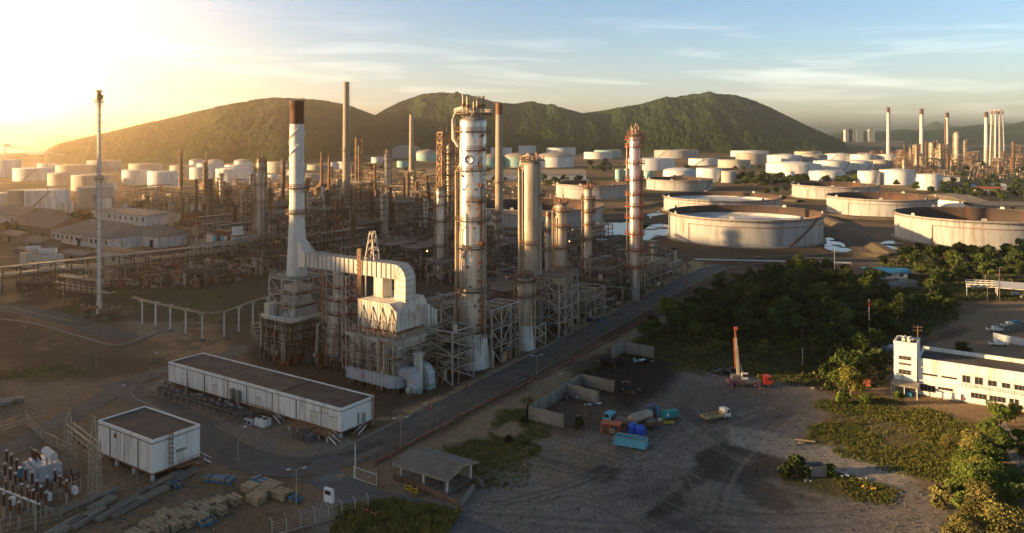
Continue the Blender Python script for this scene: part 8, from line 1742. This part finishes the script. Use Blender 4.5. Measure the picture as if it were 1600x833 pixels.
# edge of the yard: yellow-leaved tree, hedge line on the right
tree_at(TY,1330,618,.95,'yellow leaved tree at the corner of the wood and the weedy lot'); tree_at(TF,1312,612,.7,'fresh green tree touching the yellow leaved one'); tree_at(TD[4],1340,588,1.0,'broad dark tree right behind the yellow leaved one'); tree_at(BF,1350,632,.9,'bright bush right of the yellow leaved tree','', 'bushes'); tree_at(TF,1405,632,.42,'light bush below the white stair tower'); tree_at(BF,1315,630,1.1,'bright bush below the yellow leaved tree'); tree_at(BD,1504,551,1.2,'single round dark bush behind the curved roof')
for pr, px, py, s, lb in [(TF,1562,668,.7,'fresh green tree at the upper end of the path'),(TY,1585,660,.55,'yellowish tree before the white facade at the right'),(TOL,1530,720,.85,'olive tree heading the right hedge'),(TF,1520,745,.7,'fresh green tree low in the right hedge'),(TY,1535,760,.7,'yellowish tree in the middle of the right hedge'),(TF,1568,720,.75,'fresh green tree by the upper path'),(TF,1575,768,.75,'fresh green tree beside the path fence'),(TF,1582,800,.7,'fresh green tree nearest the bottom of the path'),(TOL,1540,810,.8,'olive tree near the bottom of the hedge'),(TF,1545,690,.6,'fresh green tree at the top of the right hedge'),(TOL,1560,852,.9,'olive tree at the bottom right corner'),(BF,1595,690,1.0,'bright bush on the far side of the path'),(TY,1600,715,.35,'yellow bush on the far side of the path'),(TOL,1500,850,.7,'olive tree cut by the bottom edge'),(TF,1520,775,.85,'full fresh green tree in the lower hedge'),(TF,1538,790,.8,'fresh green tree crowding the lower hedge'),(TOL,1512,760,.7,'olive tree on the yard side of the hedge'),(TF,1552,775,.8,'fresh green tree between hedge and path'),(TOL,1525,825,.8,'broad olive tree low in the hedge'),(TY,1515,715,.55,'small yellowish tree at the hedge top'),(TF,1560,700,.6,'low fresh green tree beside the upper path'),(BF,1490,775,1.2,'bright bush at the yard corner of the hedge'),(BO,1475,790,1.2,'olive bush at the yard corner of the hedge'),(BF,1505,800,1.3,'bright bush low on the yard side of the hedge'),(TOL,1480,700,.4,'small olive tree in the weedy lot'),(TF,1500,735,.45,'low fresh green tree left of the hedge'),(TF,1548,735,.7,'fresh green tree in the heart of the right hedge')]: tree_at(pr,px,py,s,lb,None,'trees of the right hedge')
tree_at(BD,1243,742,1.25,'big round bush left of the concrete box'); tree_at(BD,1298,742,.7,'small dark bush right of the concrete box'); tree_at(BD,1228,748,.6,'little dark bush at the left tip of the weedy island')
for px, py, s, lb in [(838,712,.75,'low bush on the sandy verge, larger one'),(822,698,.6,'low bush on the sandy verge, smaller one'),(795,690,.5,'tuft bush behind the verge bushes'),(905,668,.7,'bush at the end wall of the storage bays'),(820,660,.5,'bush left of the storage bay end wall'),(918,592,.7,'bush at the back of the long bay wall'),(935,578,.6,'bush next to the far concrete wall')]: tree_at(BO if 'bush on' in lb else BD,px,py,s,lb,None,'bushes on the verge')
# bushes and trees among the far tanks
for px, py, s in [(946,264,2.0),(936,266,1.4),(925,268,1.2),(1060,268,1.2),(1072,266,1.2),(1150,290,1.0),(1165,290,1.3),(1180,291,1.5),(1196,290,1.6),(1212,290,1.3),(1232,289,1.0),(1245,288,1.4),(1258,288,1.3),(1290,286,1.2),(1324,288,1.3),(1336,287,1.3),(1346,288,.9),(1105,276,1.1),(1118,276,1.3),(1132,280,1.0),(1400,292,.9),(1490,288,1.0),(1475,300,1.1),(1510,300,1.3),(1540,292,1.2),(1580,300,1.2),(1555,310,1.1),(1590,290,1.3),(1455,303,1.0),(700,276,1.0),(760,276,1.2),(850,284,1.0),(880,284,.9),(905,284,1.0),(580,262,1.0),(600,266,1.1),(130,350,1.0),(118,352,1.2),(25,368,.9),(12,362,1.0),(35,372,.7),(140,352,.8),(1430,300,1.0),(1530,308,1.0),(1565,315,.9),(1600,310,1.2)]:
    i = rt.choice([0,2,4]); tree_at(TD[i],px,py,s*1.05,None,TN[i]+' far off','trees among the tanks and sheds')
rg = random.Random(19); nb = 0; bs = []
BELTS = [(1145,1262,279,293,34,1.25),(1290,1350,284,292,8,1.1),(1050,1140,268,284,16,1.0),(920,1010,258,272,12,1.2),(1470,1600,288,312,26,1.1),(640,780,270,284,16,1.0),(830,930,282,292,10,.9),(560,640,260,272,10,1.0),(1100,1240,262,274,10,1.0),(1180,1300,300,316,8,.8),(1440,1600,256,284,18,1.1)]
for x0, x1, y0, y1, n, s in BELTS:
    for _ in range(n):
        px, py = rg.uniform(x0,x1), rg.uniform(y0,y1); p = P(px,py)
        if any((p.x-a)**2+(p.y-b)**2 < (r_+5)**2 for a,b,r_ in TANKS): continue
        bs.append((p.x,p.y,s*rg.uniform(.7,1.2),rg.choice([0,2,4,5])))
Q = []; MI = []
for x, y, s, i in bs:                                       # the smaller trees behind them, read as one green mass
    cr = [k for k in KIDS[TD[i].o.name] if k.name.startswith('crown')][0].data; c_ = np.empty(len(cr.vertices)*3, np.float32); cr.vertices.foreach_get('co', c_); c_ = c_.reshape(-1,4,3)[::3]; a = rg.uniform(0,6.3); ca_, sa_ = math.cos(a)*s, math.sin(a)*s
    ctr = c_.mean(1, keepdims=True); c_ = ctr+(c_-ctr)*1.8; Q.append(np.stack([c_[...,0]*ca_-c_[...,1]*sa_+x, c_[...,0]*sa_+c_[...,1]*ca_+y, c_[...,2]*s],-1).reshape(-1,3)); MI.append(np.full(len(c_),i%2))
co = np.concatenate(Q); o = bpy.data.objects.new('far_trees', fast_mesh('far_trees',co,np.arange(len(co)).reshape(-1,4),['leaf_dark','leaf_mid'],np.concatenate(MI))); COL.objects.link(o); struct(o,'stuff')
# grass and weeds: blades nobody could count
def tufts(name, key, n, hh, ww, mats, box, seed, thr=.3):
    g = np.random.default_rng(seed); x = g.uniform(box[0],box[1],n*6); y = g.uniform(box[2],box[3],n*6); m = mask_at(key,x,y); keep = (m > thr+.5*g.random(len(x))*(1-thr)); x = x[keep][:n]; y = y[keep][:n]; k = len(x)
    B = 4; x = np.repeat(x,B)+g.normal(size=k*B)*ww*.6; y = np.repeat(y,B)+g.normal(size=k*B)*ww*.6; a = g.uniform(0,2*PI,k*B); h = np.repeat(hh*(.4+g.random(k)**1.5*.9),B)*(.6+.6*g.random(k*B)); w = ww*(.35+.5*g.random(k*B)); lx, ly = g.normal(size=k*B)*h*.35, g.normal(size=k*B)*h*.35; z = np.full(k*B,-.12); ca, sa = np.cos(a)*w, np.sin(a)*w
    co = np.stack([np.stack([x-ca,y-sa,z],1),np.stack([x+ca,y+sa,z],1),np.stack([x+ca*.5+lx,y+sa*.5+ly,z+h],1),np.stack([x-ca*.5+lx,y-sa*.5+ly,z+h*.9],1)],1).reshape(-1,3)
    me = fast_mesh(name,co,np.arange(len(co)).reshape(-1,4),mats,g.integers(0,len(mats),k*B)); o = bpy.data.objects.new(name,me); COL.objects.link(o); return struct(o,'stuff')
tufts('weeds','weeds',30000,.36,.13,['grass_blade','leaf_olive','leaf_fresh','leaf_mid'],(60,165,125,215),1); tufts('undergrowth','wood',16000,.6,.4,['leaf_dark','leaf_mid','leaf_dark','leaf_olive'],(20,240,190,440),2); tufts('grass','grass',9000,.35,.25,['leaf_mid','leaf_olive','grass_blade'],(-25,110,130,260),3); tufts('tall_grass','tall',5000,1.0,.16,['grass_blade','leaf_olive','grass_blade'],(-40,5,118,150),4,.2); tufts('field_grass','low',9000,.25,.28,['leaf_olive','grass_blade','leaf_mid'],(-215,-60,190,430),5)

def stones(name, poly, n, seed):
    g = np.random.default_rng(seed); pw = WP(*poly); xs = [p[0] for p in pw]; ys = [p[1] for p in pw]; x = g.uniform(min(xs),max(xs),n*3); y = g.uniform(min(ys),max(ys),n*3); k = poly_sd(x,y,pw) > 0; x = x[k][:n]; y = y[k][:n]; n = len(x)
    s_ = .04+.16*g.random(n)**3; base = np.array([(-1,-1,-.3),(1,-.8,-.3),(.9,1,-.3),(-1,.8,-.3),(-.5,-.5,.7),(.6,-.4,.8),(.5,.6,.6),(-.6,.5,.7)]); a = g.uniform(0,2*PI,n)
    co = base[None]*s_[:,None,None]*(1+.3*g.normal(size=(n,8,3))); X_ = co[...,0]*np.cos(a)[:,None]-co[...,1]*np.sin(a)[:,None]+x[:,None]; Y_ = co[...,0]*np.sin(a)[:,None]+co[...,1]*np.cos(a)[:,None]+y[:,None]
    co = np.stack([X_,Y_,co[...,2]],-1).reshape(-1,3); f = np.array([(4,5,6,7),(0,1,5,4),(1,2,6,5),(2,3,7,6),(3,0,4,7)]); q = (f[None]+8*np.arange(n)[:,None,None]).reshape(-1,4)
    o = bpy.data.objects.new(name, fast_mesh(name,co,q,['gravel','clay','gravel'],np.repeat(g.integers(0,3,n),5))); COL.objects.link(o); return struct(o,'stuff')
stones('gravel_stones',[(560,790),(760,745),(900,680),(1030,590),(1160,590),(1300,618),(1260,690),(1440,760),(1540,833),(600,833)],6000,3); stones('litter_stones',[(585,655),(830,550),(1090,405),(1130,415),(830,575),(640,660)],2500,4); stones('verge_stones',[(690,770),(880,600),(1000,560),(860,690),(760,745)],1500,5); stones('track_stones',[(0,833),(330,745),(420,760),(350,833)],1800,6)
# ------------------------------------------------------------------ the far plant on the right, ships, distant towers
rf_ = random.Random(12)
FP = [(PV[3][0],'tall silvery column'),(PV[0][0],'stout grey vessel'),(PV[2][0],'rust brown vessel'),(PV[5][0],'tall dark column'),(PV[1][0],'short pale vessel')]
for k in range(50):
    px = rf_.choice([rf_.uniform(1395,1600),rf_.uniform(1410,1500)]); Y = rf_.uniform(1250,1720); i = rf_.randrange(5); s = rf_.uniform(1.0,1.6); FP[i][0].put((XY(px,Y),Y,0),rf_.uniform(0,6),(s,s,s*rf_.uniform(.8,1.15)),None,'columns of the far plant',FP[i][1]+' of the far plant')
for k in range(22):
    px = rf_.uniform(1390,1600); Y = rf_.uniform(1250,1700); i = rf_.randrange(4); s = rf_.uniform(1.1,1.7); PF[i][0].put((XY(px,Y),Y,0),rf_.uniform(0,6),s,None,'frames of the far plant',PF[i][1]+' of the far plant')
for px, Y, yt, r_, lb in [(1495,1450,206,5,'thick grey banded tower amid the far plant'),(1456,1500,222,4.5,'pale column left of the rusty pipe stack, far plant'),(1466,1480,232,5,'short pale column beside the rusty pipe stack, far plant'),(1432,1420,240,3,'slim column below the second flue stack, far plant')]:
    column(px,Y,yt,r_,lb,'steelw',0,(.5,.75,.95),0,((3,.1,.95,.6),),'rusty','rusty',bands=5)
tangle('pipework',[(1380,282),(1380,255),(1640,250),(1640,285)],420,1050,1650,9,10)
# middle distance pipe clutter among the tanks
tangle('pipework',[(650,300),(780,286),(920,282),(930,300),(760,330),(690,330)],240,600,1050,10,5)
tangle('pipework',[(0,345),(200,318),(420,292),(420,286),(200,300),(0,330)],200,700,1020,11,4)
M['containers'] = mat('container_mix', (0.33,0.14,0.08), .7, 0, .3, .05, (0.3,0.27,0.22), .4, .06, 1)
def cont():
    t = thing('container', None, 'container', (0,0,0)); put(t,'body',lambda m: m.box(-7,7,-4,4,0,6,'containers')); put(t,'ribs',lambda m: [m.box(x-.15,x+.15,-4.12,-4.0,.2,5.8,'containers') for x in np.linspace(-6.6,6.6,12)]); put(t,'door',lambda m: m.box(7,7.1,-3.6,3.6,.3,5.7,'rusty')); return t
ct = Proto(cont)
for k in range(34): px = 1345+k*2.4; Y = rf_.uniform(2050,2250); ct.put((XY(px,Y),Y,rf_.choice([0,0,6])),rf_.uniform(-.2,.2),1,None,'stacked containers far off','rust coloured container in the far stacks')
for px, yt, w in [(1325,203,30),(1329,203,22),(1342,204,30),(1361,203,26),(1388,230,50)]:
    Y = 3400; zt = Zat(yt,Y); t = thing('tower_block', {1325:'leftmost pale tower block beyond the hill foot',1329:'pale tower block touching the leftmost one',1342:'grey tower block between the pale ones',1361:'pale stepped tower block, rightmost of the four',1388:'low pale block at the foot of the leftmost flue stack'}[px], 'tower block', (XY(px,Y),Y,0)); hh = max(zt,14)
    put(t,'wall',lambda m: m.box(-w/2,w/2,-9,9,0,hh,'bwhite')); put(t,'windows',lambda m: [m.box(-w/2+.8,w/2-.8,-9.1,-9,z,z+1.6,'glass') for z in np.arange(3,hh-2,4)]); put(t,'roof',lambda m: m.box(-w/4,w/4,-4,4,hh,hh+5,'concrete'))
def ship(px, Y, l, label, kind):
    t = thing('cargo_ship', label, 'ship', (XY(px,Y),Y,.4), .05); hw = l*.08; hh = l*.035
    n = [(-l/2,-hw),(l*.40,-hw),(l/2,0),(l*.40,hw),(-l/2,hw)]; put(t,'hull',lambda m: m.prism(n,-1,hh,'framed',M['rusty'])); put(t,'superstructure',lambda m: (m.box(-l*.46,-l*.38,-hw*.8,hw*.8,hh,hh+l*.07,'bwhite'),m.box(-l*.47,-l*.42,-hw*.3,hw*.3,hh+l*.07,hh+l*.1,'redox')))
    if kind: put(t,'mast',lambda m: [m.bar((x*l,0,hh),(x*l,0,hh+l*.05),l*.008,'rusty') for x in (-.2,.05,.3)])
    put(t,'deck_gear',lambda m: m.box(-l*.3,l*.35,-hw*.15,hw*.15,hh,hh+l*.012,'gal'))
ship(26,9500,300,'long low ship on the sea at the left frame edge',0); ship(104,9000,290,'cargo ship with masts nearest the flare stack',1); ship(133,11000,230,'small dark ship behind the masted one',0); ship(183,10500,260,'faint ship just above the left foot of the hill',0)
def jetty():
    p = P(30,246); t = thing('jetty', 'dark jetty running out from the shore at the left edge', 'jetty', (p.x,p.y,0)); put(t,'deck',lambda m: m.box(-130,110,-8,8,4,6,'framed')); put(t,'piles',lambda m: [m.bar((x,y,-1),(x,y,4),1.2,'concrete') for x in np.arange(-125,110,16) for y in (-6,6)]); put(t,'shed',lambda m: m.box(20,60,-5,5,6,12,'bwhite'))
jetty()
def radome():
    p = P(8,262); t = thing('loading_arm_tower', 'white lattice loading boom above the leftmost tanks', 'crane', (p.x,p.y,0)); h = 62; put(t,'tower',lambda m: (m.bar((0,0,0),(0,0,h*.65),2.4,'stackw'),)); put(t,'boom',lambda m: (m.bar((0,0,h*.62),(95,20,22),1.4,'stackw'),m.bar((0,0,h*.66),(50,10,h*.56),.8,'stackw'))); put(t,'head',lambda m: m.cb((0,0,h*.66),(10,8,4),'cover'))
radome()
# ------------------------------------------------------------------ labels that single out each repeat by its look and what it stands next to
MARKS = [('the capped white chimney',465,440),('the tallest concrete chimney',541,335),('the golden column',407,400),('the tallest silver column',739,470),('the rusty lattice tower',703,415),('the ringed rusty column',612,376),('the blue panelled cooler',348,398),('the slim pale chimney',643,288),('the rust topped chimney',780,372),
 ('the red platformed column',993,440),('the guyed flare stack',155,490),('the brown hipped workshop',170,385),('the small white shed',262,318),('the twin domed tanks',840,262),('the turquoise hill-foot tank',950,247),('the nearest huge tank',1160,380),('the golden lattice tower',561,345),('the plain grey cylinder',831,520),
 ('the yellow leaved tree',1330,610),('the truck crane',1165,600),('the white mast',1358,520),('the blue roofed kiosk',1385,432),('the tall lattice flare',1558,276),('the first flue stack',1388,252),('the second flue stack',1440,258),('the third flue stack',1480,255),('the white stair tower',1418,600),('the carport',1570,466),
 ('the power transformer',66,745),('the line gantry',128,755),('the long white building',400,660),('the gate sign box',514,790),('the power pole',1304,430),('the far concrete wall',985,560),('the dark topped right tank',1500,385),('the gabled white sheds',1535,322),('the three white silos',101,336),('the slim short brown stack',351,330),('the thick banded column',1495,255)]
ORD = ['nearest','second','third','fourth','fifth','sixth','seventh','eighth','ninth','tenth','eleventh','twelfth','thirteenth','fourteenth','fifteenth','sixteenth','seventeenth','eighteenth','nineteenth','twentieth']
def rel(o):
    x, y = to_px(o.matrix_basis.translation); best = None
    for nm, a, b in MARKS:
        dx, dy = x-a, (y-b)*2.2; d = math.hypot(dx,dy)
        if best is None or d < best[0]: best = (d, nm, ('right of' if dx > 0 else 'left of') if abs(dx) >= abs(dy)*.8 else ('in front of' if dy > 0 else 'behind'))
    return best
used = {}
for o, lb, ph in THINGS:
    if lb: used[lb.lower()] = o
pend = {}
for o, lb, ph in THINGS:
    if lb: continue
    pend.setdefault(ph or o.name.split('.')[0].replace('_',' '), []).append(o)
for ph, lst in pend.items():
    cell = {}
    for o in lst: d, nm, r_ = rel(o); cell.setdefault((nm, r_), []).append((d, o))
    for (nm, r_), row in cell.items():
        row.sort(key=lambda q: q[0])
        for i, (d, o) in enumerate(row):
            w = f'{ph}, {ORD[min(i,19)]} {r_} {nm}' if len(row) > 1 else f'{ph} standing {r_} {nm}'
            o['label'] = w
seen = {}
for o, lb, ph in THINGS:
    l = o.get('label'); seen.setdefault(l, []).append(o.name)
    n_ = len(l.replace('-',' ').split())
    if n_ > 16 or n_ < 4: print('LABEL LENGTH', n_, l)
for l, v in seen.items():
    if len(v) > 1: print('SAME LABEL', l, v)
bpy.context.view_layer.update()
